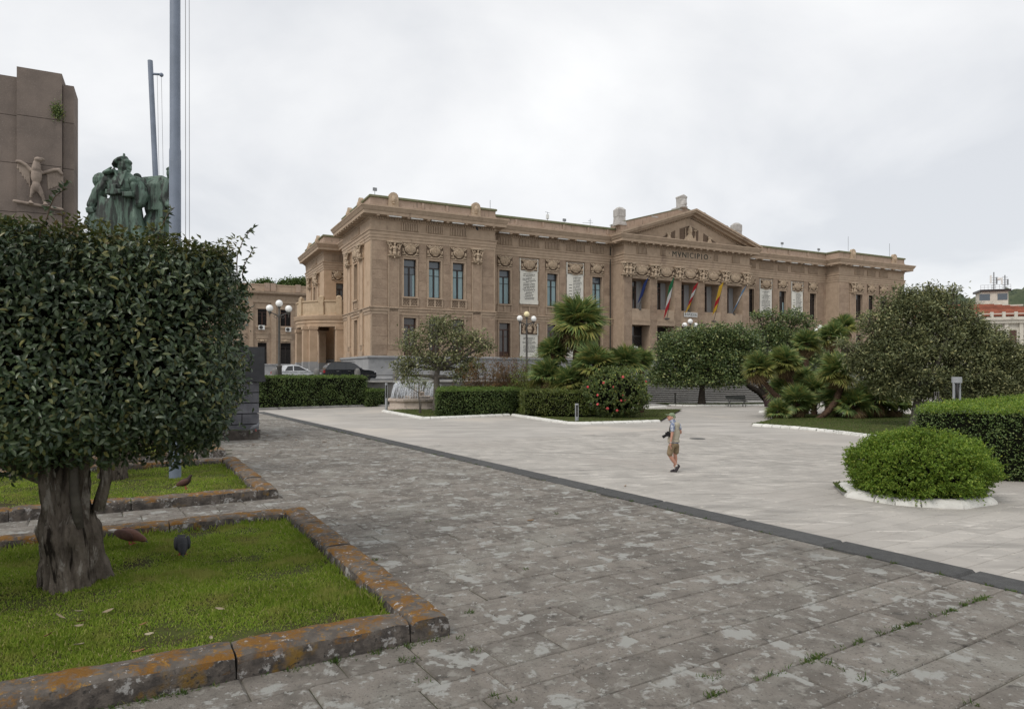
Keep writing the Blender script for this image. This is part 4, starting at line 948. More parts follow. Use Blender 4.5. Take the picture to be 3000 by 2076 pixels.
# curved entrance porch with balcony
pc=(1.0,16.95); PR=5.25
def arc(r,a0,a1,n): return [(pc[0]+r*math.cos(R(a)),pc[1]+r*math.sin(R(a))) for a in np.linspace(a0,a1,n)]
ap=arc(PR,100,260,30)
sweep([(-1.3,6.95),(.0,6.95),(.02,7.35),(.10,7.40),(.10,7.7),(.22,7.78),(.32,8.1),(.34,8.22),(.05,8.3),(-1.3,8.3)],ap).obj('porch_entablature','side_wall_lit',hall)
mat('balcony_wall',(.50,.385,.265),(.42,.32,.215),2,.93,.15,layers=[((.20,.135,.09),2.2,.60,.70,6,(2.5,2.5,.4)),((.42,.20,.13),3,.66,.74,5)])
sweep([(-.22,8.3),(-.05,8.3),(-.05,9.75),(.06,9.82),(.06,9.98),(-.28,9.98),(-.28,8.3)],ap).obj('balcony_parapet','balcony_wall',hall)
b=MB(); b.prism([(x,y) for x,y in arc(PR-.3,90,270,24)],8.0,8.25); b.obj('balcony_floor','side_wall_lit',hall)
for a in (128,136,196,232,254):
    x,y=arc(PR-.02,a,a+.1,2)[0]; MB().box(-.32,.32,-.16,.22,0,2.0).ell((0,0,2.0),(.32,.2,.22)).obj('balcony_post','balcony_wall',hall,loc=(x,y,8.3),rz=R(a-90+180))
for x,y in ((-3.15,13.05),(-3.75,13.75),(-3.35,20.6),(-.35,12.05),(-.35,21.85),(1.3,14.0),(1.3,20.0)):
    b=MB(); b.box(-.42,.42,-.42,.42,2.9,6.6); b.box(-.5,.5,-.5,.5,6.6,6.95); o=b.obj('porch_pier','side_wall_lit',hall,loc=(x,y,0))
    MB().box(-.46,.46,-.46,.46,.5,2.9).box(-.58,.58,-.58,.58,-.9,.52).obj('pier_base','plinth',o)
MB().ell((1.2,16.9,6.1),(.33,.33,.33),None,14,10).obj('porch_lamp','opal',hall,smooth=True)
# rear wing
YW=77.0; Pw=frame((0,YW,0),(1,0,0),(0,1,0)); wp=[(su(u0,YW),su(u1,YW)) for u0,u1 in ((690,716),(755,781.5),(822,852),(888,914))]
hw=[]
for a,b in wp: hw+=[(a,b,11.0,14.3),(a,b,3.3,7.6)]
wall(Pw,-34,9,ZP-.2,15.6,hw,name='rear_wall',m='wall')
for k,(a,b) in enumerate(wp):
    window(Pw,a,b,11.0,14.3,.45,0,'rear'); window(Pw,a,b,3.3,7.6,.45,0,'dark')
    g=MB()
    for i in range(9): g.bar((a+(b-a)*(i+.5)/9,YW-.1,3.35),(a+(b-a)*(i+.5)/9,YW-.1,6.3),.05)
    g.obj('window_grille','iron',hall)
    q=MB(); q.box(a-.35,b+.35,YW-.16,YW,10.6,10.95); q.box(a-.3,b+.3,YW-.10,YW,8.4,9.3); q.box(a-.35,b+.35,YW-.2,YW,9.3,9.55); q.box(a-.3,b+.3,YW-.14,YW,14.35,14.8); q.obj('sill_band','trim',hall)
    q=MB(); q.ell(((a+b)/2,YW-.1,8.0),(.55,.2,.25)); 
    for s in (-1,1): q.ell(((a+b)/2+s*.7,YW-.06,8.05),(.3,.12,.14))
    q.obj('garland','ornament',hall,True)
for p,q in zip(wp[:-1],wp[1:]): MB().box(p[1]+.85,q[0]-.85,YW-.28,YW,ZP,15.6).obj('rear_pilaster','trim',hall)
sweep([(.05,15.5),(.2,15.6),(.2,16.2),(.1,16.25),(.1,17.0),(.3,17.1),(1.0,17.4),(1.1,17.75),(.15,17.85),(.12,19.0),(.2,19.05),(.2,19.3),(-.4,19.3)],[(-34,YW),(9,YW)]).obj('rear_cornice','trim',hall)
sweep(plp,[(-34,YW),(9,YW)]).obj('plinth','plinth',hall)
for u in (782,800,873): MB().box(su(u,YW)-.5,su(u,YW)+.5,YW-.35,YW+.1,17.9,19.5).obj('parapet_block','parapet',hall)
for u0,u1,v0,v1,lab in ((758,775.5,952,965,'white air conditioner hung under the window left of the lamp pole'),(837,853,958.5,971,'white air conditioner hung under the window right of the lamp pole')):
    s0,s1=su(u0,YW-.8),su(u1,YW-.8); Yd=C0.y+CT*(YW-.8)+SN*s0; z0=CAMZ+(VH-v1)/F*Yd; z1=CAMZ+(VH-v0)/F*Yd; w=s1-s0; h=z1-z0
    t=thing('air_conditioner',lab,'air conditioner',loc2w(s0,YW-.85,z0),TH,'air conditioners on the rear wing')
    MB().box(0,w,0,.45,0,h).box(w*.1,w*.14,.45,.85,0,.1).box(w*.86,w*.9,.45,.85,0,.1).obj('casing','white_paint',t)
    MB().lathe([(h*.40,0),(h*.40,.03)],20).obj('fan_grille','iron',t,loc=(w*.38,-.001,h*.5)).rotation_euler=(R(90),0,0)
# ------------------------------------------------------------------ terrace, stairs, railing
ZT=.82
ter=MB(); ter.prism([(-60,-9),(18.5,-9),(18.5,-12.8),(64,-12.8),(64,-9),(140,-9),(140,120),(-60,120)],-1.4,ZT)
tr=struct(put('terrace',ter.mesh('terrace','terrace_wall'),None,C0,TH)); tr.location=C0
struct(put('road',MB().add([(-60,-8.6,ZT+.006),(140,-8.6,ZT+.006),(140,-1,ZT+.006),(-60,-1,ZT+.006)],[(0,1,2,3)]).mesh('road','road'),None,C0,TH))
struct(put('kerb_ledge',MB().box(-60,18.4,-9.25,-8.55,ZT+.01,ZT+.16).box(64.1,140,-9.25,-8.55,ZT+.01,ZT+.16).mesh('kerb_ledge','step_edge'),None,C0,TH))
stc=thing('grand_staircase','broad grey stone staircase rising from the piazza to the terrace','stairs',C0,TH); NS=12; rise=(ZT-PLZ)/NS
for i in range(NS):
    z=PLZ+rise*(i+1); y=-12.8-.37*(NS-i-1)
    o=MB().box(19,63.5,y-.37,-12.79+.001*i,PLZ-.1,z-.045).obj('step','step_side',stc); MB().box(18.98,63.52,y-.40,y+.02,z-.045,z).obj('tread','step_edge',o)
struct(put('stair_landing',MB().box(14,68,-20.6,-17.25,PLZ-.1,PLZ+.06).mesh('stair_landing','step_edge'),None,C0,TH))
# stone bollards and iron rails along the terrace edge
BOR=MB().lathe([(.27,0),(.25,.75),(.235,.88),(.18,.99),(.10,1.05),(.01,1.07)],14).mesh('bollard_stone','terrace_wall',50)
us=[804.5,928,1047,1159,1266,1367,1463,1555]; xs=[su(u,-8.9) for u in us]; xs=[None,None]+xs
for i,x in enumerate(xs):
    if x is None: continue
    o=put('stone_bollard',BOR,None,loc2w(x,-8.9,ZT+.15),TH)
    lab={2:'rounded stone bollard in front of the white car',3:'rounded stone bollard behind the dark car tail',4:'rounded stone bollard in front of the dark car bonnet',5:'rounded stone bollard left of the spreading tree',6:'rounded stone bollard behind the spreading tree trunk',7:'rounded stone bollard behind the right branches of the spreading tree',8:'rounded stone bollard half hidden by the russet shrub',9:'rounded stone bollard half hidden by the lime shrub'}[i]
    tag(o,lab,'bollard','stone bollards along the terrace')
rail=thing('iron_railing','double bar iron railing between the rounded stone bollards','railing',C0,TH)
for z in (ZT+.62,ZT+.25): MB().bar((xs[2]-9,-8.9,z),(18,-8.9,z),.05).obj('rail','iron',rail)
MB().bar((1.5,-9.35,ZT-.55),(14,-9.35,ZT-.55),.05).obj('rail','iron',rail)
# ------------------------------------------------------------------ globe street lamps
def lamp_meshes():
    p=MB(); p.lathe([(.30,0),(.30,.35),(.22,.42),(.20,1.25),(.24,1.32),(.24,1.40),(.115,1.46),(.10,2.2),(.085,5.35),(.12,5.42),(.12,5.62),(.075,5.7),(.07,6.15),(.13,6.2),(.13,6.26)],12)
    a=MB()
    for s in (-1,1):
        a.tube([(s*.06,0,5.45),(s*.3,0,5.62),(s*.55,0,5.72),(s*.74,0,5.74)],[.05,.045,.04,.04],8); a.lathe([(.05,-.12),(.09,0),(.14,.06),(.14,.12)],10,(s*.74,0,5.72)); a.tube([(s*.74,0,5.7),(s*.74,0,5.36)],[.05,.01],6)
        a.torus((s*.28,0,5.45),.13,.02,'y',n=10,m=5)
    return p.mesh('pole','lamp_iron',40),a.mesh('bracket','lamp_iron',40)
LP,LA=lamp_meshes(); GLB=MB().ell((0,0,0),(.285,.285,.285),None,20,12).mesh('globe','opal',True); GLY=MB().ell((0,0,0),(.285,.285,.285),None,20,12).mesh('globe','opal_yellow',True)
for u,lab in ((818,'tall three globe street lamp rising behind the long dark hedge'),(1543,'three globe street lamp whose top globe has yellowed'),(2022,'three globe street lamp rising from behind the round crowned tree'),(2402,'three globe street lamp above the leaning fan palms')):
    s=su(u,-8.2); t=thing('street_lamp',lab,'street lamp',loc2w(s,-8.2,ZT+.01),TH-R(4),'globe street lamps on the terrace')
    put('pole',LP,t); put('bracket',LA,t); put('globe',GLY if u==1543 else GLB,t,(0,0,6.53))
    for k in (-1,1): put('globe',GLB,t,(k*.74,0,6.11))
# ------------------------------------------------------------------ no-parking signs, boards
mat('sign_white',(.66,.66,.64),None,3,.5); mat('sign_blue',(.03,.05,.22),None,3,.5); mat('sign_red',(.5,.03,.03),None,3,.5); mat('galv',(.30,.31,.32),None,3,.5,metal=.5)
for u,v0,v1,d,lab in ((1588.5,1012,1041,-5.5,'white no parking sign on a pole beside the yellow globed lamp'),(1863,1014,1040,-11.5,'white no parking sign on a pole before the portico doors')):
    s=su(u,d); Yd=C0.y+CT*d+SN*s; z1=CAMZ+(VH-v0)/F*Yd; z0=CAMZ+(VH-v1)/F*Yd; h=z1-z0; t=thing('parking_sign',lab,'sign',loc2w(s,d,ZT),TH-R(15),'no parking signs on the terrace')
    MB().tube([(0,.03,0),(0,.03,z1-ZT)],.03,8).obj('pole','galv',t); pn=MB().box(-.19,.19,-.02,.0,z0-ZT,z1-ZT).obj('plate','sign_white',t); zc=z1-ZT-h*.36
    for r,m,y in ((.155,'sign_red',-.024),(.125,'sign_blue',-.028)): MB().lathe([(r,0),(r,.006)],24).obj('disc',m,pn,loc=(0,y,zc)).rotation_euler=(R(90),0,0)
    MB().bar((-.10,-.037,zc+.10),(.10,-.037,zc-.10),.035,.006,up=(0,1,0)).obj('slash','sign_red',pn)
    for k in range(2): MB().box(-.08,.08,-.026,-.02,zc-.30-.1*k,zc-.26-.1*k).obj('print','ink',pn)
for k,(u,lab) in enumerate(((1301,'white notice board on the terrace wall beside the fountain'),(1318,'smaller white notice board right of the other board by the fountain'))):
    p=W(u,1148,52.5); t=MB().box(-.22,.22,-.02,.02,-.28,.28).obj('notice_board','sign_white',None,loc=p,rz=TH); MB().box(-.2,-.16,.02,.06,-1.8,.2).box(.16,.2,.02,.06,-1.8,.2).obj('post','galv',t); tag(t,lab,'notice board')
# ------------------------------------------------------------------ flags on the portico balconies
for n_,c,r in (('flag_blue',(.012,.035,.16),None),('flag_green',(.01,.14,.05),None),('flag_white',(.62,.62,.60),None),('flag_red',(.42,.012,.02),None),('flag_yellow',(.62,.38,.03),None),('flag_sky',(.10,.24,.42),None)): mat(n_,c,tuple(x*.85 for x in c),4,.8)
def flag(u0,v0,u1,v1,d0,d1,cols,f0,f1,w,lab,seed):
    s0=su(u0,d0); Y0=C0.y+CT*d0+SN*s0; p0=loc2w(s0,d0,CAMZ+(VH-v0)/F*Y0); s1=su(u1,d1); Y1=C0.y+CT*d1+SN*s1; p1=loc2w(s1,d1,CAMZ+(VH-v1)/F*Y1)
    t=thing('flag',lab,'flag',p0,0,'flags hung from the portico'); MB().tube([(0,0,0),p1-p0],[.035,.025],8).obj('staff','iron',t); MB().box(-.3,.3,-.1,.1,-.14,.02).obj('socket','iron',t)
    rs=random.Random(seed); ax=(p1-p0); n=len(cols); drop=Vector((0,0,-1)); es=Vector((CT,SN,0))
    ws=14
    for k,cn in enumerate(cols):   # cloth hanging in folds from the staff, one strip per colour
        vs=[];fs=[]; m=10
        for j in range(m+1):
            t0=f0+(f1-f0)*(k+j/m)/n
            for i in range(ws+1):
                a=i/ws; fold=math.sin(a*9+seed+t0*5)*.11*a; base=ax*(t0*.98)
                q=base+drop*(w*a*(1-.25*t0))+es*(-.95*a*min(w,1)+fold*1.1)+Vector((-SN,CT,0))*(fold-.12*a)*1.0
                vs.append(q)
        for j in range(m):
            for i in range(ws): fs.append((j*(ws+1)+i,j*(ws+1)+i+1,(j+1)*(ws+1)+i+1,(j+1)*(ws+1)+i))
        MB().add(vs,fs).obj('cloth',cn,t,True)
flag(1871,905,1902,806,.1,-1.9,['flag_blue','flag_blue','flag_blue'],.42,.98,1.3,'dark blue flag drooping from its slanted staff on the portico',1)
flag(1954,932,1977,802,-.1,-2.2,['flag_red','flag_white','flag_green'],.25,.97,1.7,'green white and red tricolour flag hanging on the portico',2)
flag(2016,912,2049,818,.1,-1.9,['flag_yellow','flag_red','flag_white','flag_red'],.12,.95,.9,'red and yellow flag with white patch hanging before the middle opening',3)
flag(2091,940,2123,815,-.1,-2.2,['flag_yellow','flag_red','flag_yellow','flag_yellow'],.28,.95,.95,'yellow and red flag hanging over the lattice balcony',4)
flag(2147,919,2190,830,.1,-1.9,['flag_sky','flag_white','flag_sky'],.30,.97,1.15,'pale blue and white flag at the right end of the portico',5)
s=su(2031.5,-.12); Yb=C0.y+SN*s; zb_=CAMZ+(VH-922.5)/F*Yb; wb=su(2040.5)-su(2001.5)
bn=put('banner',MB().box(-wb/2,wb/2,-.03,0,-.29,.29).mesh('banner','sign_white'),None,loc2w((su(2040.5)+su(2001.5))/2,-.14,zb_),TH); tag(bn,'white banner with black block letters on the balcony above the entrance','banner')
for k,ch in enumerate('R1PUD1A'): put('letter',text_mesh(ch,.46,'ink',.004),bn,((k-3)*wb/7.9,-.035,0),rot=(R(90),0,0))
# ------------------------------------------------------------------ parked cars
mat('paint_dark',(.012,.014,.018),(.015,.017,.021),3,.25,.6); mat('paint_white',(.72,.73,.74),None,3,.25,.6); mat('tyre',(.018,.018,.018),None,3,.8); mat('rim',(.35,.36,.37),None,3,.35,metal=.8); mat('tail_red',(.35,.008,.012),None,3,.2,.6); mat('chrome',(.6,.6,.6),None,3,.2,metal=.9); mat('lamp_clear',(.6,.6,.62),None,3,.1,.6)
def car(label,loc,rz,L,H,Wd,paint,low,green,wheels,wr,belt,suv):
    t=thing('parked_car',label,'car',loc,rz,'cars parked on the terrace')
    b=MB(); n=len(low); y=Wd/2
    rings=[(-y,.0),(-y+.05,1),(y-.05,1),(y,0)]
    vs=[];fs=[]
    for yy,sc in ((-y*.93,.985),(-y,1),(y,1),(y*.93,.985)): vs+=[(L/2+(x-L/2)*sc,yy,.0+z*1.0 if True else z) for x,z in low]
    for r in range(3):
        for i in range(n): fs.append((r*n+i,r*n+(i+1)%n,(r+1)*n+(i+1)%n,(r+1)*n+i))
    fs.append(tuple(range(n-1,-1,-1))); fs.append(tuple(3*n+i for i in range(n)))
    body=b.add(vs,fs).obj('body',paint,t,35,fix=True)
    g=MB(); m=len(green); vs=[];fs=[]
    def yy(z): return y-.06-(z-belt)*.33
    for s in (-1,1): vs+=[(x,s*yy(z),z) for x,z in green]
    for i in range(m): fs.append((i,(i+1)%m,m+(i+1)%m,m+i))
    fs.append(tuple(range(m-1,-1,-1))); fs.append(tuple(m+i for i in range(m)))
    g.add(vs,fs).obj('cabin',paint,t,40,fix=True)
    for quad in suv['win']:
        for s in (-1,1):
            q=MB().add([(x,s*(yy(z)+.006),z) for x,z in quad],[tuple(range(len(quad)))] if s<0 else [tuple(range(len(quad)-1,-1,-1))]).obj('side_window','car_glass',t)
    for nm,(x0,z0),(x1,z1) in (('windscreen',*suv['ws']),('rear_window',*suv['rw'])):
        d=Vector((x1-x0,0,z1-z0)); nn=Vector((-d.z,0,d.x)).normalized()*.008*(-1 if nm=='windscreen' else 1)
        MB().add([(x0+nn.x,-yy(z0)+.08,z0+abs(nn.z)),(x0+nn.x,yy(z0)-.08,z0+abs(nn.z)),(x1+nn.x,yy(z1)-.08,z1+abs(nn.z)),(x1+nn.x,-yy(z1)+.08,z1+abs(nn.z))],[(0,1,2,3)]).obj(nm,'car_glass',t)
    for x in wheels:
        for s in (-1,1):
            w=put('wheel',None,t,(x,s*(y-.08),wr),rot=(R(90),0,0)); w.empty_display_size=.1
            MB().lathe([(wr*.62,-.1),(wr*.94,-.11),(wr,-.06),(wr,.06),(wr*.94,.11),(wr*.62,.1)],20).obj('tyre','tyre',w,40); rm=MB().lathe([(wr*.62,-.09),(wr*.62,.09)],16)
            rm.obj('rim','rim',w,30)
            MB().lathe([(wr+.06,-.115),(wr+.06,.115)],20).obj('wheel_arch','tyre',w)
    for s in (-1,1):
        MB().box(-.01,.16,s*(y-.02)-.12,s*(y-.02)+.025,*suv['tail']).obj('tail_light','tail_red',t); MB().box(L-.22,L-.03,s*(y-.2)-.16,s*(y-.2)+.16,belt-.24,belt-.08).obj('headlight','lamp_clear',t)
        MB().ell((suv['ws'][0][0]-.25,s*(y+.08),belt+.12),(.09,.11,.09)).obj('mirror',paint,t,True)
        for x in suv['hand']: MB().box(x,x+.22,s*(y+.01)-.02,s*(y+.01)+.02,belt-.14,belt-.10).obj('door_handle','chrome',t)
        if suv.get('rack'): MB().bar((1.0,s*.62,H+.05),(2.9,s*.62,H+.03),.045).obj('roof_rail','iron',t)
    return t
d=-5.6; x0=su(940,d); Lc=4.75; cx=loc2w(x0,d,ZT+.01)
low=[(.05,.35),(0,.55),(.02,.95),(.10,1.08),(3.45,1.10),(4.0,1.07),(4.55,.96),(4.72,.82),(4.75,.5),(4.65,.32)]
gr=[(.22,1.06),(.42,1.42),(.70,1.68),(1.1,1.74),(2.3,1.74),(2.75,1.68),(3.62,1.08)]
car('dark estate off-roader with roof rails parked before the corner pavilion',cx,TH,4.75,1.74,1.9,'paint_dark',low,gr,(.95,3.75),.38,1.08,dict(win=[[(.45,1.14),(.95,1.14),(1.05,1.62),(.72,1.58)],[(1.05,1.14),(1.95,1.14),(1.98,1.65),(1.12,1.64)],[(2.05,1.14),(3.30,1.14),(2.72,1.62),(2.06,1.65)]],ws=((3.55,1.12),(2.82,1.66)),rw=((.24,1.12),(.62,1.64)),tail=(.82,1.06),hand=(1.15,2.2),rack=True))
x0=su(797,-5.2)
low=[(.05,.3),(0,.5),(.05,.85),(.2,.95),(2.9,.95),(3.6,.86),(3.98,.7),(4.05,.45),(3.95,.28)]
gr=[(.12,.92),(.45,1.25),(.85,1.46),(1.5,1.52),(2.1,1.48),(3.15,.93)]
car('white hatchback parked behind the long dark hedge',loc2w(x0,-5.2,ZT+.01),TH,4.05,1.5,1.75,'paint_white',low,gr,(.8,3.25),.32,.94,dict(win=[[(.95,1.0),(1.62,1.0),(1.62,1.42),(1.2,1.38)],[(1.70,1.0),(2.85,1.0),(2.15,1.40),(1.70,1.43)]],ws=((3.05,.97),(2.2,1.44)),rw=((.2,.98),(.75,1.40)),tail=(.7,.95),hand=(1.3,2.2)))
# ------------------------------------------------------------------ vegetation
def limb(b,p,q,r0,r1,bend=.15,n=5,seg=7):
    p=Vector(p);q=Vector(q); d=q-p; off=Vector((random.gauss(0,1),random.gauss(0,1),random.gauss(0,.6)))*d.length*bend
    pts=[p.lerp(q,i/n)+off*math.sin(math.pi*i/n)*.6+Vector((random.gauss(0,1),random.gauss(0,1),random.gauss(0,1)))*d.length*.012 for i in range(n+1)]
    b.tube(pts,[r0+(r1-r0)*i/n for i in range(n+1)],seg); return pts
def tree(name,label,Y,trunk,tr,clumps,nc,nl,L,Wd,lm,bm,group=None,cr=.32,branch=True,depth=.85,cat='tree',thin=0.0):
    """trunk: list of pixels at depth Y (first = foot); clumps: (u,v,ru,rv[,dY]) pixels at depth Y"""
    foot=W(*trunk[0],Y); foot.z=max(foot.z,PLZ); t=thing(name,label,cat,foot,0,group)
    b=MB(); pts=[W(u,v,Y)-foot for u,v in trunk]; pts[0].z=-.1
    b.tube(pts,[tr*1.25]+[tr*(1-.45*i/(len(pts)-1)) for i in range(1,len(pts))],10)
    top=pts[-1]; CC=[]; k=Y/F
    tot=sum(c[2]*c[3] for c in clumps)
    for c in clumps:
        ctr=W(c[0],c[1],Y+(c[4] if len(c)>4 else 0))-foot; rx,rz=c[2]*k,c[3]*k; ry=depth*(rx*.6+rz*.4)
        m=max(3,int(nc*c[2]*c[3]/tot)); d=rvec(m); r=(.35+.65*rng.random(m)**.6)[:,None]
        CC.append(np.array(ctr)+d*r*np.array([rx,ry,rz]))
        if branch:
            q=limb(b,top if ctr.z>top.z-.2 else pts[max(1,len(pts)-2)],ctr,tr*.5,tr*.16,.12)
            for _ in range(3+int(rx*1.5)):
                e=CC[-1][random.randrange(m)]; limb(b,q[random.randint(2,5)],e,tr*.16,.012,.12,4,5)
    b.obj('trunk',bm,t,50)
    CC=np.concatenate(CC); n=len(CC)*nl; cc=np.repeat(CC,nl,0); sz=np.repeat(rng.uniform(.6,1.4,len(CC)),nl)[:,None]
    off=rng.normal(size=(n,3))*np.array([1,1,.62])*cr*.62*sz; P=cc+off
    D=unit(off)+np.array([0,0,.15])+rng.normal(size=(n,3))*.55; Nn=np.array([0,0,1.0])+rng.normal(size=(n,3))*.55
    V,f=leaves(P,D,Nn,L*rng.uniform(.6,1.25,n),Wd*rng.uniform(.7,1.2,n),.18,.3); put('crown',npmesh('crown',V,f,lm),t)
    return t
tree('spreading_tree','open spreading tree with speckled olive leaves beside the square hedge',50,[(1281,1204),(1280,1140),(1279,1105),(1283,1080)],.30,
  [(1285,975,60,42),(1215,1000,50,42),(1345,985,55,42),(1395,1000,42,34),(1420,1012,28,22),(1178,1070,36,38),(1245,1055,55,36),(1330,1055,70,38),(1385,1075,42,28),(1290,940,55,18),(1195,1100,30,24),(1350,1100,40,20)],560,13,.22,.062,'leaf_magnolia','bark_grey',cr=.30)
tree('round_tree','dense round crowned evergreen tree on a straight trunk before the staircase',59,[(2056,1188),(2056,1160),(2057,1138),(2058,1120)],.32,
  [(2000,1005,75,45),(2075,985,75,38),(2150,990,70,42),(1955,1045,45,45),(2050,1050,100,50),(1955,1098,55,30),(2130,1060,85,50),(2090,1108,110,24),(2190,1035,50,50),(1918,1102,30,24),(2010,1115,70,18),(2170,1100,45,26)],1500,24,.24,.07,'leaf_ficus','bark_dark',cr=.36,depth=1.0)
tree('forked_tree','taller loose tree with forked leaning trunks behind the big plant pot',63,[(2250,1180),(2243,1150),(2226,1128),(2232,1110)],.30,
  [(2235,985,50,45),(2290,960,50,45),(2325,930,42,24),(2372,950,26,16),(2270,1030,60,45),(2330,1005,48,42),(2225,925,22,12),(2300,1075,50,30),(2360,1050,30,30),(2260,920,24,14),(2340,1085,55,35),(2400,1040,45,40)],800,20,.23,.065,'leaf_ficus','bark_dark',cr=.34)
b=MB(); f0=W(2250,1180,63); f0.z=PLZ
t=col.objects.get('forked_tree')
for px in ([(2250,1178),(2225,1150),(2200,1136),(2175,1118)],[(2252,1178),(2275,1150),(2290,1125)]): b.tube([W(u,v,63)-f0 for u,v in px],[.34,.30,.25,.2][:len(px)],8)
b.obj('side_trunk','bark_dark',t,50)
tree('big_tree','largest olive green tree with wide uneven crown behind the clipped hedge',36,[(2682,1252),(2684,1215),(2688,1180),(2692,1150)],.30,
  [(2585,965,62,55),(2690,905,75,45),(2785,935,75,52),(2875,1005,70,60),(2950,1045,65,60),(2620,1035,90,62),(2720,1000,100,70),(2815,1070,95,70),(2555,1070,60,55),(2690,1105,110,42),(2900,1120,90,55),(2680,862,45,22),(2755,868,52,22),(2515,1050,40,45),(2830,1155,70,28),(2995,1120,60,70),(2615,905,40,28),(2930,1160,70,30),(2590,1125,50,28),(2850,960,45,35),(2640,1150,60,22),(2740,1150,70,26),(2880,1175,80,24),(2960,1110,60,60),(2990,1050,40,40),(2640,848,15,9),(2725,838,14,8),(2792,848,16,9),(2590,882,15,11),(2545,930,16,14),(2838,890,16,12),(2470,1010,18,16),(2935,985,20,14)],3700,22,.18,.038,'leaf_big','bark_grey',cr=.27,depth=.9)
# shrubs: thin upright stems with small leaves
def shrub(name,label,Y,foot,reach,n,lm,L,Wd,nl,spread,cat='shrub',r=.02):
    f=W(*foot,Y); f.z=PLZ if f.z<PLZ+1.4 else f.z; t=thing(name,label,cat,f); b=MB(); PP=[];DD=[]
    for i in range(n):
        a=random.uniform(0,6.28); s=random.uniform(.2,1)**.7; q=Vector((math.cos(a)*spread*s,math.sin(a)*spread*s*.8,reach*random.uniform(.55,1.05)*(1.05-.35*s)))
        pts=limb(b,(random.gauss(0,.06),random.gauss(0,.06),0),q,r,.006,.08,5,5)
        for _ in range(3):
            e=pts[random.randint(2,5)]; w=limb(b,e,e+Vector((random.gauss(0,.28),random.gauss(0,.28),random.uniform(.0,.5))),.008,.004,.1,3,4); pts=pts+w
        for k in range(nl):
            p=random.choice(pts[2:]); PP.append(p+Vector((random.gauss(0,.09),random.gauss(0,.09),random.gauss(0,.09)))); DD.append((random.gauss(0,1),random.gauss(0,1),random.gauss(.6,.7)))
    b.obj('stems','twig',t,50); P=np.array([tuple(p) for p in PP]); D=np.array(DD); V,f_=leaves(P,D,rvec(len(P))+np.array([0,0,.6]),L*rng.uniform(.6,1.3,len(P)),Wd,.1,.3); put('foliage',npmesh('foliage',V,f_,lm),t); return t
shrub('russet_shrub','russet leaved twiggy shrub between the spreading tree and the hedge',49,(1430,1180),4.3,80,'leaf_red',.11,.028,80,2.2)
shrub('russet_shrub','smaller russet shrub behind the long side of the square hedge',50,(1495,1170),4.1,60,'leaf_red',.10,.025,70,1.5)
shrub('lime_shrub','pale lime green shrub with upright shoots under the yellow globed lamp',48.5,(1548,1175),4.2,70,'leaf_lime',.11,.026,70,1.5)
shrub('lime_shrub','wispy grey green shrub between the lime shrub and the palms',49,(1605,1170),3.8,46,'leaf_lime',.10,.022,40,1.2)
sp=tree('sapling','slim young tree tied to a short stake on the lawn by the fountain',47,[(1229,1216),(1230,1192),(1227,1165),(1226,1150)],.055,[(1226,1128,34,18),(1198,1118,20,14),(1256,1122,22,15),(1228,1108,26,12),(1180,1128,12,9)],90,11,.075,.017,'leaf_lime','bark_grey',cr=.22)
MB().tube([(.10,0,0),(.10,0,.9)],.035,6).obj('stake','bark_grey',sp)
# clipped hedges
def surf_pts(a,b,c,d,n):
    u=rng.random((n,1));v=rng.random((n,1)); a,b,c,d=[np.array(x,float) for x in (a,b,c,d)]
    return (a*(1-u)+b*u)*(1-v)+(d*(1-u)+c*u)*v
def hedge(name,label,base,z0,z1,dens,L,Wd,ms='leaf_hedge',mt='leaf_hedge_top',rough=.06,topm=1.3,cat='hedge'):
    c=sum(base,Vector())/len(base); t=thing(name,label,cat,(c.x,c.y,z0)); B=[Vector((p.x-c.x,p.y-c.y,0)) for p in base]; h=z1-z0; n=len(B)
    core=[(p*(1-.10/max(p.length,.3))) for p in B]; MB().prism([(p.x,p.y) for p in core],.02,h-.09).obj('core','foliage_shade',t,fix=True)
    area=sum((B[i]-B[i-1]).cross(B[i]).length for i in range(n))
    def lay(P,nn,m,nm,Lx,hi):
        k=len(P); P=P+rng.normal(size=(k,3))*rough+np.array(nn)*rng.uniform(-.08,.05,(k,1)); nz=np.array([mnoise.fractal(Vector(p)*1.6,1,2,3) for p in P])[:,None]; kp=(nz[:,0]+rng.normal(0,.25,k)>-.95); P=(P+np.array(nn)*nz*.12)[kp]; k=len(P)
        D=np.array(nn)*.5+rng.normal(size=(k,3))*.8+np.array([0,0,.25]); Nn=np.array(nn)*.9+rng.normal(size=(k,3))*.6
        V,f=leaves(P,D,Nn,Lx*rng.uniform(.6,1.3,k),Wd*rng.uniform(.8,1.2,k),.15,.3); put(nm,npmesh(nm,V,f,m),t)
    S=[];
    cx=sum((p for p in B),Vector())/n
    for i in range(n):
        p,q=B[i],B[(i+1)%n]; d=(q-p); nn=Vector((d.y,-d.x,0)).normalized()
        if nn.dot((p+q)/2-cx)<0: nn=-nn
        w=(p+q)/2+c-Vector((0,0,0))
        if nn.dot(Vector((w.x,w.y,0)))>abs(w.length)*.55: continue      # far side that faces away
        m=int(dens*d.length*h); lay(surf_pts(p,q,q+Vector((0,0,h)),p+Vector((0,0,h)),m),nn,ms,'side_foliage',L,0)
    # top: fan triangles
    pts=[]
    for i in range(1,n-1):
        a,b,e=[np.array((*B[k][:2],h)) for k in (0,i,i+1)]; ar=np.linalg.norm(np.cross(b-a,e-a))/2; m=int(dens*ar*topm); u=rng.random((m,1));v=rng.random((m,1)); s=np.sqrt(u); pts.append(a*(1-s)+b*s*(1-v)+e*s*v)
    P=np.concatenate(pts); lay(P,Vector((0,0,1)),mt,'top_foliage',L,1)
    return t
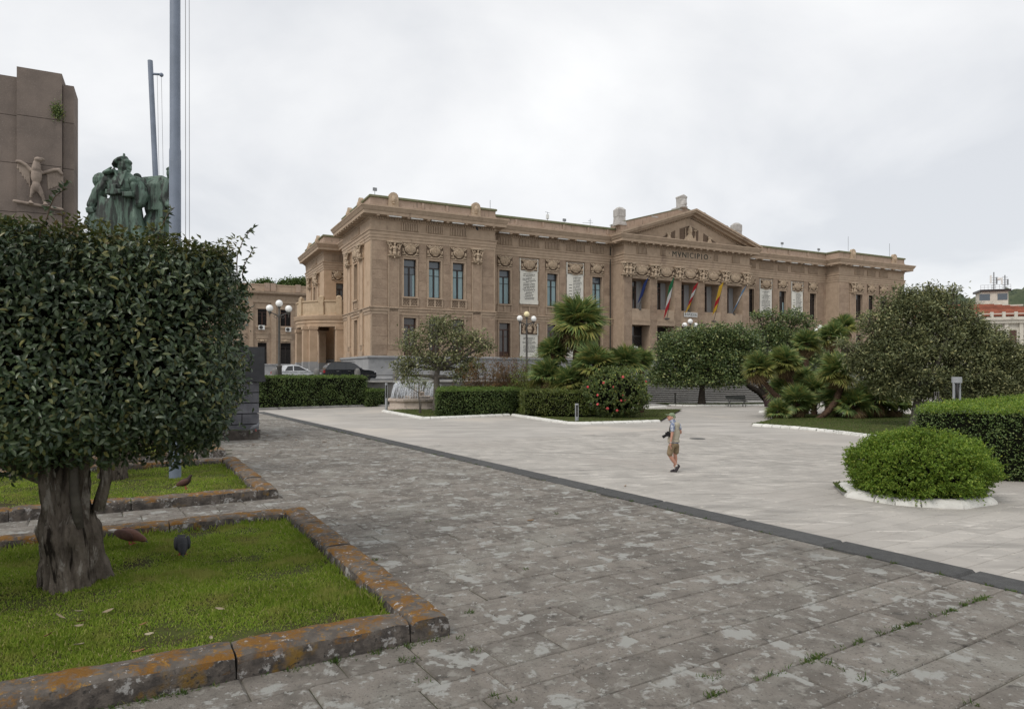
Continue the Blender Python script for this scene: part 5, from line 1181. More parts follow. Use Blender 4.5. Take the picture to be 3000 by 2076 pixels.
def quad(pf,depth): # front edge pixels (foot) -> quad extended backwards along facade inward normal
    a,b=pf; nd=Vector((-SN,CT,0))*depth; return [a,b,b+nd,a+nd]
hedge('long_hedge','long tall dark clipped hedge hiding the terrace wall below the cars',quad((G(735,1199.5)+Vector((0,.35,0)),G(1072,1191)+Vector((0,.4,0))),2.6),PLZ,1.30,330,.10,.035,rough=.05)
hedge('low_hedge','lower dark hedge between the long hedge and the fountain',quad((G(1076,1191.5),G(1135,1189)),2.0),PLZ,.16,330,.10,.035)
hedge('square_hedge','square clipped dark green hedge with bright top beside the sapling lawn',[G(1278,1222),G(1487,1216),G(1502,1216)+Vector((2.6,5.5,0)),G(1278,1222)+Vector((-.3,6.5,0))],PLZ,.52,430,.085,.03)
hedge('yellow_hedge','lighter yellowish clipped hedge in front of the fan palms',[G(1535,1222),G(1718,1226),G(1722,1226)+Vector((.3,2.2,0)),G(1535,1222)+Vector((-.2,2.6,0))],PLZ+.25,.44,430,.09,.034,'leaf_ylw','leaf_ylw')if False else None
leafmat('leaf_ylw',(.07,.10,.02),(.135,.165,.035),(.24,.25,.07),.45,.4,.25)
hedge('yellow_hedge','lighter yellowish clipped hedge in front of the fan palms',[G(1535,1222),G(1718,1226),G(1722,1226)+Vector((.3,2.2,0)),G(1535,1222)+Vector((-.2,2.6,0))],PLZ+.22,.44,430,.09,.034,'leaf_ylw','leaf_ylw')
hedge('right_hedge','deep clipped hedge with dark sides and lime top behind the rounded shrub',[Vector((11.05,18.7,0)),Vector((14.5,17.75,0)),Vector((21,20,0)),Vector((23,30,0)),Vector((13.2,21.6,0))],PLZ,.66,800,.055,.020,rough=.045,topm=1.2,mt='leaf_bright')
# rounded bushes built from shoots
def bush(name,label,c,r,n,nl,L,Wd,lm,shoot=.16,bottom=-.6,cat='bush',flower=0):
    c=Vector(c); t=thing(name,label,cat,(c.x,c.y,PLZ)); cz=c.z-PLZ; core=MB(); core.ell((0,0,cz),(r[0]*.74,r[1]*.74,r[2]*.74),None,16,10); core.obj('core','foliage_shade',t,True)
    d=rvec(n*2); d=d[d[:,2]>bottom][:n]; n=len(d); lump=np.array([mnoise.noise(Vector(x)*2.4+Vector((r[0],3,1)))*.16+mnoise.noise(Vector(x)*5.5)*.10 for x in d])[:,None]
    S=d*(.84+lump+.12*rng.random((n,1)))*np.array(r)+np.array([0,0,cz]); dirs=unit(d*np.array([1/r[0],1/r[1],1/r[2]])+np.array([0,0,.45])+rng.normal(size=(n,3))*.45); ls=shoot*rng.uniform(.4,1.5,(n,1))
    k=rng.random((n,nl,1)); P=(S[:,None,:]+dirs[:,None,:]*ls[:,None,:]*k).reshape(-1,3); m=len(P)
    D=np.repeat(dirs,nl,0)*.7+rng.normal(size=(m,3))*.75; V,f=leaves(P,D,rvec(m)+np.array([0,0,.7]),L*rng.uniform(.6,1.25,m),Wd*rng.uniform(.8,1.2,m),.12,.3); put('foliage',npmesh('foliage',V,f,lm),t)
    return t
bush('rounded_shrub','bright green rounded shrub inside the cracked white kerb',(9.38,15.75,-.53),(1.52,1.25,.83),5600,11,.055,.0145,'leaf_bright',.17)
cb=bush('flowering_bush','dark green bush dotted with red flowers beside the fan palms',(W(1805,1160,43).x,43,.35),(2.12,1.7,1.62),1700,13,.10,.034,'leaf_camellia',.24,-.97)
fm=MB()
for k in range(6): a=k*1.047; fm.ell((.06*math.cos(a),-.02,.06*math.sin(a)),(.055,.03,.055),None,7,5)
fm.ell((0,-.05,0),(.03,.03,.03),None,6,4); FM=fm.mesh('flower','flower',True)
for u,v in ((1722,1133),(1768,1121),(1796,1133),(1825,1104),(1893,1117),(1751,1157),(1751,1184),(1826,1158),(1820,1173),(1831,1172),(1808,1202),(1780,1196)):
    p=W(u,v,41.35); put('flower',FM,cb,p-cb.location,rot=(random.gauss(0,.3),0,random.gauss(0,.5))).scale=[random.uniform(.6,.85)]*3
# ------------------------------------------------------------------ fan palms
def frond_mesh(lm,seed,R_=1.0,droop=.25):
    r=np.random.default_rng(seed); n=26; V=[]
    ph=np.linspace(-2.0,2.0,n)+r.normal(0,.03,n)
    for p in ph:
        l=.62*R_*(1-.10*(p/2)**2)*r.uniform(.9,1.08); d=np.array([math.cos(p),math.sin(p),.10]); s=np.array([-math.sin(p),math.cos(p),0]); o=np.array([.36,0,0]); w=.034
        m=o+d*l*.55; tip=o+d*l+np.array([0,0,-droop*l*r.uniform(.5,1.3)]); V.append([o,m-s*w+np.array([0,0,.012]),tip,m+s*w+np.array([0,0,.012]),m+np.array([0,0,-.012]),o+np.array([.001,0,0])])
    V=np.array(V); me=npmesh('frond',V,[(0,4,1),(1,4,2),(0,3,4),(3,2,4)],lm); return me
def petiole(): return MB().tube([(0,0,0),(.2,0,.015),(.37,0,0)],[.016,.012,.008],5)
FR=[frond_mesh('frond',s) for s in (1,2,3)]; FRL=[frond_mesh('frond_light',s) for s in (4,5)]; FRD=[frond_mesh('frond_dead',s,1.0,.7) for s in (6,7)]; PET=petiole().mesh('petiole','twig')
def palm(label,Y,crown,Rm,trunk=None,n=40,light=.25,dead=6,lo=-35,name='fan_palm',tr=.16,group='fan palms in the piazza beds'):
    foot=W(*(trunk[-1] if trunk else (crown[0],crown[1]+60)),Y); foot.z=PLZ; t=thing(name,label,'palm',foot,0,group); c=W(*crown,Y)-foot
    b=MB()
    pts=[c]+([W(u,v,Y)-foot for u,v in trunk] if trunk else [Vector((0,0,.3))]); pts[-1]=Vector((pts[-1].x,pts[-1].y,-.1))
    sm=[]
    for i in range(len(pts)-1):
        for k in range(4): sm.append(pts[i].lerp(pts[i+1],k/4))
    sm.append(pts[-1]); b.tube(sm[::-1],[tr*(1.05+.10*math.sin(i*2.2)) for i in range(len(sm))],10)
    for i in range(140):                                   # old leaf bases
        k=random.uniform(0,len(sm)-1.01); p=sm[int(k)].lerp(sm[int(k)+1],k-int(k)); a=random.uniform(0,6.28); o=Vector((math.cos(a),math.sin(a),0)); b.cap(p+o*tr*.8,p+o*tr*1.35+Vector((0,0,.07)),.03,.012,5)
    b.obj('trunk','palm_bark',t,50); ga=2.39996; stem=MB()
    for i in range(n+dead):
        dd=i>=n; el=R(random.uniform(-75,-35)) if dd else R(lo+(84-lo)*(1-((i+.5)/n))**.85+random.gauss(0,7)); az=i*ga+random.gauss(0,.2)
        d=Vector((math.cos(az)*math.cos(el),math.sin(az)*math.cos(el),math.sin(el))); up=Vector((0,0,1)) if abs(d.z)<.95 else Vector((1,0,0)); z=(up-d*up.dot(d)).normalized(); y=z.cross(d)
        M=Matrix((d,y,z)).transposed().to_quaternion() @ Quaternion((1,0,0),random.gauss(0,.35)); s=Rm*random.uniform(.8,1.1)*(.8 if dd else 1)
        me=random.choice(FRD) if dd else (random.choice(FRL) if (el<R(10) and random.random()<light*2) or random.random()<light*.3 else random.choice(FR))
        o=put('frond',me,t,c); o.rotation_mode='QUATERNION'; o.rotation_quaternion=M; o.scale=(s,s,s); put('petiole',PET,o)
    return t
palm('tallest fan palm with shaggy dead skirt rising above the yellowish hedge',46.5,(1692,950),2.35,[(1690,1010),(1688,1080),(1690,1210)],66,.14,22,-62,tr=.24)
palm('fan palm with round crown beside the red flowering bush',44.6,(1742,1075),1.85,[(1740,1140),(1738,1215)],52,.22,4,-45)
palm('fan palm half hidden above the red flowering bush',46.5,(1828,1068),1.65,[(1828,1200)],40,.15,3,-25)
palm('small fan palm against the portico piers',47.5,(1878,1062),1.25,[(1878,1200)],32,.15,2,-20)
palm('fan palm at the back left of the central clump',47.2,(1622,1035),1.45,[(1625,1200)],38,.12,4,-30)
palm('low fan palm behind the lime shrub',46,(1605,1105),1.6,[(1610,1205)],40,.12,3,-30)
palm('low dark fan palm behind the yellowish hedge',45.2,(1665,1125),1.5,[(1665,1215)],40,.1,3,-30)
palm('leaning fan palm whose bare trunk slants over the grass towards the bench',43,(2222,1083),1.32,[(2232,1112),(2262,1148),(2300,1182),(2345,1222)],44,.5,8,-30,tr=.15)
palm('leaning fan palm with light crown just behind the slanting trunk',44.5,(2298,1068),1.42,[(2308,1100),(2325,1140),(2345,1215)],44,.45,8,-30,tr=.19)
palm('fan palm with curved trunk and round golden crown over the lawn',42,(2455,1092),1.52,[(2462,1135),(2452,1172),(2425,1205),(2392,1229)],54,.55,6,-42,tr=.17)
palm('upright fan palm below the lamp globes',48,(2362,1008),1.3,[(2362,1060),(2362,1200)],40,.15,8,-35)
palm('fan palm behind the golden crowned one',49,(2438,990),1.35,[(2438,1200)],40,.12,8,-35)
palm('topmost small fan palm against the pavilion wall',50,(2472,963),1.3,[(2470,1200)],34,.1,4,-30)
for u,v,Y,r,l in ((2335,1185,42.6,1.45,'bushy low fan palm at the tip of the palm bed'),(2385,1150,45,1.4,'bushy fan palm between the two curved trunks'),(2282,1208,42.2,1.0,'smallest low fan palm overhanging the white kerb tip'),(2555,1175,42.5,1.75,'dark bushy fan palm in the shade of the big tree'),(2497,1190,42,1.45,'dark low fan palm at the foot of the curved trunk'),(2620,1192,43,1.45,'dark low fan palm beside the big tree trunk'),(2425,1128,47,1.4,'dark fan palm thicket between golden crown and lamp'),(2300,1150,46,1.5,'dark fan palm clump behind the slanting bare trunk'),(2345,1125,46.5,1.5,'dark fan palm clump below the upright palm'),(2450,1172,43.5,1.4,'low fan palm inside the bend of the curved trunk'),(2590,1140,45,1.6,'dark fan palm under the left edge of the big tree')):
    palm(l,Y,(u,v),r,[(u,v+40)],36,.1,2,-15)
# ------------------------------------------------------------------ the clipped tree in the front bed
def gnarl_trunk(h,r0,r1,seed,nr=120,ns=110):
    vs=[];fs=[]
    for i in range(nr+1):
        t=i/nr; z=h*t; base=r1+(r0-r1)*(1-t)**1.5+.045*math.exp(-t*9)+.04*math.exp(-((t-.38)/.12)**2)
        for k in range(ns):
            a=2*math.pi*k/ns; ridge=.055*math.sin(a*3+2.2*mnoise.noise(Vector((t*2,seed,0)))+t*2.5)+.030*math.sin(a*7+t*4+seed)
            n=mnoise.fractal(Vector((math.cos(a)*1.6,math.sin(a)*1.6,z*1.6+seed)),1,2,4)*.075-abs(mnoise.noise(Vector((math.cos(a)*4.5,math.sin(a)*4.5,z*2.2+seed))))*.07-abs(mnoise.noise(Vector((math.cos(a)*11,math.sin(a)*11,z*4+seed))))*.032
            r=base*(1+ridge*1.6)+n; vs.append((math.cos(a)*r+.05*math.sin(t*3+seed),math.sin(a)*r,z-.08))
    for i in range(nr):
        for k in range(ns): k2=(k+1)%ns; fs.append((i*ns+k,i*ns+k2,(i+1)*ns+k2,(i+1)*ns+k))
    return MB().add(vs,fs)
def clipped_tree(label,T,ea,eb0,eb1,z0,z1,nout,nin,seed,solo=0,name='clipped_tree',six=True):
    t=thing(name,label,'tree',T,BA,'clipped trees in the raised beds'); zb=z0-T.z; zt=z1-T.z
    gnarl_trunk(zb+.3,.215,.165,seed).obj('trunk','bark',t,True)
    b=MB()
    for k in range(9):
        a=random.uniform(0,6.28); limb(b,(0,0,zb*.75),(random.uniform(-.9,.9),random.uniform(-.5,.5),zb+random.uniform(.25,.8)),.07,.02,.1)
    b.obj('branch','bark',t,50)
    # rounded box surface in local (b=x, a=y, z)
    cx=(eb0+eb1)/2; hx=(eb1-eb0)/2; cz=(zb+zt)/2; hz=(zt-zb)/2; rr=.42
    def sample(n):
        ar=np.array([ea*hz,ea*hz,hx*hz,hx*hz,hx*ea*1.4,hx*ea*.8]); f=rng.choice(6,n,p=ar/ar.sum()); u=rng.uniform(-1,1,n);v=rng.uniform(-1,1,n); P=np.zeros((n,3))
        for k,(ax,s) in enumerate(((0,1),(0,-1),(1,1),(1,-1),(2,1),(2,-1))):
            m=f==k; o=[i for i in range(3) if i!=ax]; P[m,ax]=s; P[np.ix_(m,[o[0]])]=u[m][:,None]; P[np.ix_(m,[o[1]])]=v[m][:,None]
        H=np.array([hx,ea,hz]); Q=P*H; inner=np.clip(Q,-(H-rr),H-rr); d=unit(Q-inner); return inner+d*rr,d
    def lay(n,d0,d1,Lx,nm,m):
        P,Nn=sample(n); nz=np.array([mnoise.fractal(Vector(p)*2.2+Vector((seed,0,0)),1,2,4) for p in P])[:,None]; kp=(nz[:,0]+rng.normal(0,.12,n))>-.52; P=P[kp];Nn=Nn[kp];nz=nz[kp];n=len(P); P=P+Nn*(rng.uniform(d0,d1,(n,1))+nz*.13)+np.array([cx,0,cz]); P[:,0]-=np.clip(zt-P[:,2],0,9)*.10*np.clip((P[:,0]-cx)/hx,0,1)
        D=Nn*.35+rng.normal(size=(n,3))*.65+np.array([0,0,-.35]); Nl=Nn*1.0+np.array([0,0,.55])+rng.normal(size=(n,3))*.38
        V,f=leaves(P,D,Nl,Lx*rng.uniform(.6,1.2,n),Lx*.235*rng.uniform(.75,1.15,n),.30,.30,six); return V,f
    V,f=lay(nout,-.12,.05,.056,'c','leaf_clip')
    if solo:
        me=npmesh('leaf',V[:1]-V[:1,:1],f,'leaf_clip'); x=V[:solo]
        hero=[npmesh('leaf',(V[k:k+1]-V[k:k+1,:1]),f,'leaf_clip') for k in range(24)]
        P,Nn=sample(solo*3); front=(Nn[:,1]<-.7)|(Nn[:,0]>.8); P=P[front][:solo]; Nn=Nn[front][:solo]
        for p,n in zip(P,Nn):
            q=p+n*random.uniform(.02,.07)+np.array([cx,0,cz]); o=put('leaf',random.choice(hero),t,tuple(q)); s=random.uniform(.85,1.15); o.scale=(s,s,s); o.rotation_euler=(random.gauss(0,.4),random.gauss(0,.4),random.gauss(0,.6))
    put('crown',npmesh('crown',V,f,'leaf_clip'),t)
    V,f=lay(nin,-.36,-.12,.06,'i','leaf_clip'); put('inner_foliage',npmesh('inner_foliage',V,f,'leaf_clip'),t)
    # young shoots on the top
    n=int(nout*.20); x=rng.uniform(eb0+.1,eb1-.1,n); y=rng.uniform(-ea+.1,ea-.1,n); P=np.stack([x,y,np.full(n,zt)+rng.uniform(-.06,.07,n)],1); nz=np.array([mnoise.fractal(Vector(p)*1.5+Vector((seed,0,0)),1,2,3) for p in P]); P[:,2]+=nz*.12
    V,f=leaves(P,rvec(n)+np.array([0,0,.5]),rvec(n)*.5+np.array([0,0,1]),.05*rng.uniform(.6,1.3,n),.013,.2,.3); put('young_leaves',npmesh('young_leaves',V,f,'leaf_tip'),t)
    core=MB(); core.box(cx-hx+.36,cx+hx-.36,-ea+.36,ea-.36,zb+.34,zt-.34); core.obj('core','foliage_shade',t)
    return t
T1=G(205,1700,.05); ct=clipped_tree('gnarled tree with dense box clipped crown in the front lawn',T1,.83,-2.1,1.26,1.06,2.70,46000,28000,2.3,260)
b=MB(); b.tube([(.07,-.20,.45),(.04,-.23,.75),(.03,-.21,1.25)],[.036,.032,.03],8); b.obj('pale_stem','bark_grey',ct,True)
b=MB(); b.tube([(.19,-.05,.55),(.25,-.06,.8),(.22,-.03,1.2)],[.05,.04,.036],8); b.obj('dark_stem','bark',ct,True)
PP=[];DD=[]
for (x,y) in ((1.28,.25),(1.35,.5),(-.15,-.6),(.6,-.5),(-1.2,-.6)):     # stray shoots
    p=Vector((x,y,2.55)); q=p+Vector((random.uniform(.05,.22),0,random.uniform(.25,.48))); b=MB(); pts=limb(b,p,q,.006,.003,.15,6,5); b.obj('shoot','twig',ct)
    for k in range(26):
        i=random.uniform(1,6); w=pts[int(min(i,5))].lerp(pts[int(min(i,5))+1],i%1) if i<6 else pts[6]; PP.append(tuple(w)); DD.append((random.gauss(0,1),random.gauss(0,1),random.gauss(.3,.6)))
V,f=leaves(np.array(PP),np.array(DD),rvec(len(PP))+np.array([0,0,.8]),.055,.013,.25,.3); put('shoot_leaves',npmesh('shoot_leaves',V,f,'leaf_clip'),ct)
T2=G(318,1402,.05); clipped_tree('second clipped tree standing behind the front one beside the flagpole',T2,.8,-1.5,1.2,1.05,2.7,5000,2500,7.7,0,six=False)
# ------------------------------------------------------------------ monument pylon with eagle
pm_=W(116,1090,16); pm_.z=0; mon=thing('stone_pylon','tall brownish granite pylon of big blocks carrying a carved eagle','monument',pm_,TH)
cw=.44
for j,(z0,z1) in enumerate(((0,1.5),(1.5,2.9),(2.9,4.2),(4.2,5.42),(5.42,6.56),(6.56,7.66),(7.66,8.78))):
    MB().box(-cw,cw,0,1.0,z0+.006,z1-.006).obj('stone_block','granite',mon)
    for s in (-1,1):
        ow=.67 if s>0 else 1.05
        zz1=z1-.006 if z1<8.7 else 8.56
        MB().box(min(s*(cw+.012),s*ow),max(s*(cw+.012),s*ow),.10,.98,z0+.006,zz1).obj('stone_block','granite',mon)
MB().box(-.9,.9,.05,.95,.0,8.5).obj('core','pier_slab',mon) if False else None
e=MB(); P=lambda zx,zy,y=-.1:(((zx-302)/2.66*.008)*.86,y,CAMZ+(VH-(150+zy/2.66))*.008)
e.ell(P(283,985),(.115,.10,.20)); e.ell(P(282,1065),(.095,.095,.14)); e.cap(P(283,930),P(285,885),.10,.075); e.ell(P(298,857,-.13),(.085,.08,.06)); e.cap(P(325,850,-.14),P(345,856,-.14),.034,.022); e.cap(P(347,858,-.14),P(352,868,-.14),.018,.010)
e.cap(P(264,1075),P(244,1150),.065,.032); e.cap(P(302,1080),P(330,1140),.070,.045); e.cap(P(330,1140),P(342,1175),.042,.03)
for fx in (348,240):
    for k in (-1,0,1): e.cap(P(fx,1180),P(fx+k*16+6,1200,-.15),.022,.016)
e.cap(P(118,1190,-.06),P(475,1222,-.06),.038,.038)
for pts in ([(240,940),(205,905),(165,884),(138,882)],[(325,950),(365,935),(410,918),(450,912),(472,940)]):
    for a,b2 in zip(pts[:-1],pts[1:]): e.cap(P(*a,-.04),P(*b2,-.04),.045,.038)
for k in range(6):
    e.cap(P(145+k*16,896+k*7,.0),P(140+k*18,935+k*26,.0),.026,.02); e.cap(P(472-k*22,935,.0),P(480-k*22,1020+k*10,.0),.026,.02)
blob('eagle_relief',e,.015,'eagle_stone',mon,2)
n=500; wp_=np.array(P(440,450,-.03)); Q=wp_+rng.normal(size=(n,3))*np.array([.055,.05,.10]); V,f=leaves(Q,rvec(n)+np.array([0,-.6,.2]),rvec(n),.05,.012,.2,.3); put('joint_weed',npmesh('joint_weed',V,f,'leaf_camellia'),mon)
e2=MB(); e2.ell(P(440,455,.01),(.10,.04,.13)); e2.obj('broken_corner','pier_slab',mon,True)
# bronze group on its pedestal
SY=15.6; so=W(368.5,664,SY); kx=SY/F/3.503
grp=thing('bronze_group','green bronze statue of a striding sailor with pack and a cloaked comrade','statue',so)
def S(zx,zy,y=0.0): return ((zx-450)*kx,y,(820-zy)*kx)
b=MB(); q=Quaternion
b.ell(S(438,205),(.150,.16,.200)); b.cap(S(500,222,-.03),S(507,228,-.03),.03,.025); b.ell(S(468,252,-.02),(.075,.09,.055)); b.ell(S(470,165,-.02),(.10,.13,.07)); b.ell(S(412,225,.05),(.10,.12,.16))
b.ell(S(395,158),(.205,.20,.080),q((0,1,0),-.62)); b.ell(S(425,150),(.13,.16,.09),q((0,1,0),-.5)); b.cap(S(432,118),S(432,72),.022,.018); b.box(*sum([[x-.03,x+.03] if i!=1 else [-.01,.01] for i,x in enumerate(S(432,88))],[]))
b.cap(S(428,270),S(425,340),.13,.16); b.ell(S(430,410),(.36,.27,.34)); b.ell(S(305,350),(.19,.20,.16)); b.ell(S(560,375),(.16,.18,.16)); b.ell(S(430,530),(.29,.23,.24)); b.ell(S(520,470,.02),(.2,.2,.2))
b.cap(S(280,350),S(180,480,-.05),.15,.135); b.cap(S(180,480,-.05),S(130,610,-.12),.13,.10); b.ell(S(135,660,-.14),(.10,.09,.085)); 
for k in range(4): b.cap(S(105+k*18,655,-.20),S(112+k*20,690,-.20),.028,.026)
b.cap(S(585,385),S(640,520,-.06),.13,.13); b.cap(S(640,520,-.06),S(620,590,-.1),.13,.12); b.cap(S(625,590,-.12),S(585,420,-.2),.09,.08); b.ell(S(565,370,-.2),(.09,.08,.09))
b.ell(S(150,330,.2),(.19,.2,.2)); b.ell(S(260,272,.2),(.17,.18,.08)); b.ell(S(200,245,.2),(.035,.035,.035)); b.cap(S(160,300,.15),S(330,290,.15),.1,.09); b.ell(S(520,285,.2),(.09,.1,.09))
# sailor collar
for x0,y0,x1,y1 in ((370,250,470,425),(490,275,475,425),(265,285,370,250)): b.cap(S(x0,y0,-.16),S(x1,y1,-.27),.032,.024)
b.ell(S(330,285,-.1),(.17,.2,.06),q((0,1,0),-.25))
for x,y in ((395,445),(400,498),(350,495),(440,492),(520,520),(560,520)): c=S(x,y,-.26); b.box(c[0]-.07,c[0]+.07,c[1]-.05,c[1]+.1,c[2]-.055,c[2]+.055)
b.torus(S(430,500),.28,.03,'z',n=18,m=6)
# coat skirts, legs, flying cape
for x0,y0,x1,y1,r0,r1 in ((360,560,330,970,.17,.2),(450,560,420,1010,.16,.14),(530,560,600,1010,.15,.17),(300,600,240,990,.13,.18),(420,620,365,850,.07,.05),(500,620,570,860,.06,.05),(470,600,440,1010,.2,.25)): b.cap(S(x0,y0,random.uniform(-.08,.02)),S(x1,y1,random.uniform(-.05,.05)),r0,r1)
for x0,y0,x1,y1,r0,r1,y in ((160,480,60,650,.10,.12,.2),(120,560,20,760,.10,.14,.25),(190,560,110,800,.12,.16,.15),(230,640,170,860,.13,.15,.1)): b.cap(S(x0,y0,y),S(x1,y1,y),r0,r1)
for k in range(9): b.cap(S(210+k*12,520+k*4,-.10),S(190+k*16,760+k*3,-.16),.02,.03)
sa=blob('sailor',b,.0125,'bronze',grp,1)
b=MB(); b.ell(S(868,248,.25),(.12,.13,.15)); b.ell(S(860,205,.25),(.11,.12,.07)); b.ell(S(890,300,.22),(.07,.08,.08)); b.cap(S(855,300,.3),S(840,340,.3),.1,.13)
b.cap(S(575,312,.25),S(760,300,.25),.075,.085); b.cap(S(760,300,.25),S(890,350,.2),.085,.06); b.ell(S(720,420,.3),(.36,.26,.30)); b.ell(S(720,600,.3),(.32,.25,.42)); b.ell(S(700,800,.3),(.34,.28,.4)); b.cap(S(600,330,.2),S(660,600,.1),.10,.10); b.cap(S(850,370,.15),S(830,520,.05),.12,.11); b.cap(S(830,520,.05),S(880,600,.0),.10,.08); b.cap(S(820,600,.1),S(810,860,.1),.12,.12); b.cap(S(890,560,.15),S(900,860,.15),.10,.12)
for k in range(8): b.cap(S(640+k*30,380,.05),S(650+k*28,640,.02),.025,.03)
blob('comrade',b,.014,'bronze',grp,1)
MB().box(-1.1,1.25,-.45,.9,-so.z,-.55).obj('pedestal','granite',grp)
# ------------------------------------------------------------------ flagpoles
mat('rope',(.22,.22,.22),None,3,.8)
p1_=G(513,1400,.05); fp=thing('flagpole','tall thick blue grey flagpole standing in the second lawn bed','flagpole',p1_)
MB().lathe([(.088,-.05),(.085,1.3),(.085,5.1),(.078,5.14),(.076,8.6),(.07,8.64),(.066,13.5),(.03,13.6)],18).obj('shaft','pole_paint',fp,35)
for dx in (.165,.225): MB().tube([(dx,0,1.1),(dx*.98,0,7),(dx*.9,0,13.2)],.0045,5).obj('halyard','rope',fp)
b0=W(491,1279,18); b0.z=0; b1=W(440,178,18); fp=thing('flagpole','shorter leaning flagpole with a pulley arm beside the bronze group','flagpole',b0); d=b1-b0
MB().tube([(0,0,0),d*.35,d*.352,d*.62,d*.622,d*.985,d],[.085,.083,.078,.075,.069,.063,.062],16).obj('shaft','pole_paint',fp,35); a=d*.965; arm=MB().tube([a,a+Vector((.27,0,-.02))],.032,8).ell(a+Vector((.28,0,-.03)),(.055,.05,.055)).obj('pulley_arm','pole_paint',fp,True)
for dx in (.17,.28): MB().tube([a+Vector((dx,0,-.05)),a+Vector((dx+.1,0,-5.5))],.0045,5).obj('halyard','rope',fp)
# ------------------------------------------------------------------ stone pier with dark slab, curved planter
rc=G(760,1272,0.0); pier=thing('stone_pier','pier of rough grey blocks topped by a big dark slab','pier',rc,BA); hh=(1272-1118)*rc.y/F/5
for j in range(5):
    x=0.0; k=0; off=.45 if j%2 else .95
    while x<2.2:
        w=(off if k==0 else .95); MB().box(-min(x+w,2.2)+.012,-x-.012,.0+random.uniform(-.02,.02),1.2,j*hh+.014+(-.05 if j==0 else 0),(j+1)*hh-.014).obj('block','pier_stone',pier); x+=w; k+=1
MB().box(-2.15,-.05,.06,1.15,0,5*hh).obj('mortar','pier_slab',pier)
MB().box(-2.3,.14,-.12,1.3,5*hh,5*hh+.12).box(-2.28,.12,-.10,1.28,5*hh+.12,5*hh+.95).obj('slab','pier_slab',pier)
pp=G(716,1288,0); plant=thing('curved_planter','low curved stone planter at the foot of the stone pier','planter',pp); b=MB(); ring=[]
for k in range(19): a=R(180+k*10); ring.append((.75*math.cos(a)-.45,.42*math.sin(a)+.28))
for k in range(18):
    (x0,y0),(x1,y1)=ring[k],ring[k+1]; b.add([(x0,y0,-.02),(x1,y1,-.02),(x1,y1,.24),(x0,y0,.24),(x0*.86-.06,y0*.86+.03,.24),(x1*.86-.06,y1*.86+.03,.24),(x1*.86-.06,y1*.86+.03,.12),(x0*.86-.06,y0*.86+.03,.12)],[(0,1,2,3),(3,2,5,4),(4,5,6,7)])
b.obj('rim','kerb_side',plant); MB().add([(x*.86-.06,y*.86+.03,.15) for x,y in ring],[tuple(range(19))]).obj('earth','turf',plant)
X=np.array([[random.uniform(-1.0,.15)-.0,random.uniform(.0,.35),.14] for _ in range(900)]); put('herbs',grass_field('herbs',X,.10,'grass_dim',.5,.006),plant)
# ------------------------------------------------------------------ fountain
def glassy(name,alpha,c):
    m,nt,bs=nodes(name); MATS[name]=m; bs.inputs['Base Color'].default_value=(*c,1); bs.inputs['Roughness'].default_value=.3; tr=N(nt,'ShaderNodeBsdfTransparent'); mx=N(nt,'ShaderNodeMixShader',{0:alpha}); nt.links.new(tr.outputs[0],mx.inputs[1]); nt.links.new(bs.outputs[0],mx.inputs[2]); nt.links.new(mx.outputs[0],nt.nodes['Material Output'].inputs[0])
glassy('spray',.30,(.85,.88,.92)); 
fo=W(1222,1197,54); fo.z=PLZ; ft=thing('fountain','stepped stone fountain with round basin and white water jets','fountain',fo,TH)
MB().lathe([(2.55,0),(2.55,.16),(2.35,.18),(2.28,.25),(2.22,.55),(2.30,.62),(2.42,.70),(2.42,.86),(2.15,.88),(2.12,.6)],8).obj('basin','fountain_stone',ft)
MB().lathe([(2.14,.66),(2.14,.70)],24).obj('water','pane_blue',ft)
MB().lathe([(1.12,.5),(1.12,1.0),(1.05,1.04),(.9,1.06)],8).obj('tier','fountain_stone',ft); MB().lathe([(.62,1.0),(.60,1.28),(.66,1.32),(.5,1.36),(.25,1.4),(.2,1.75),(.32,1.85),(.05,1.9)],8).obj('tier','fountain_stone',ft)
b=MB(); dr=MB()
for k in range(60):
    a=random.uniform(0,6.283); r0=2.05; r1=random.uniform(.95,1.35); h=random.uniform(.9,1.35); pts=[]
    for i in range(9):
        t=i/8; r=r0+(r1-r0)*t; pts.append((r*math.cos(a),r*math.sin(a),.85+4*h*t*(1-t)*.9+.2*t))
    b.tube(pts,[.018+.03*i/8 for i in range(9)],5)
    for i in range(30): t=random.random(); r=r0+(r1-r0)*t+random.gauss(0,.06); dr.ell((r*math.cos(a)+random.gauss(0,.05),r*math.sin(a)+random.gauss(0,.05),.85+4*h*t*(1-t)*.9+.2*t+random.gauss(0,.08)),random.uniform(.012,.03),None,5,3)
b.obj('water_jets','spray',ft,True); stuff(dr.obj('droplets','spray',ft,True))
# ------------------------------------------------------------------ pillar lights, post, bench, pot
def pillar(label,p,h,w,split,group='grey pillar lights'):
    t=thing('pillar_light',label,'light',p,R(10),group); MB().lathe([(w/2,-.05),(w/2,h*split),(w*.42,h*split+.01)],16).obj('column','alu',t,40)
    for s in ((-.36,0),(.36,0),(0,.36)): MB().lathe([(w*.13,h*split),(w*.13,h*.93)],8,(s[0]*w,s[1]*w,0)).obj('strut','alu',t)
    MB().lathe([(w*.18,h*split),(w*.18,h*.93)],10).obj('lamp_tube','pane_dark',t); MB().lathe([(w/2,h*.93),(w/2,h),(w*.45,h+.01)],16).obj('cap','alu',t,40)
pillar('tall slim grey pillar light at the lawn corner near the fountain',G(1132,1204),2.09,.20,.46); pillar('short grey pillar light before the yellowish hedge',G(1690,1237),1.08,.22,.30)
pl_=Vector((W(2803,1090,24).x,24,PLZ)); pillar('large grey pillar light rising behind the deep clipped hedge',pl_,2.72,.32,.35)
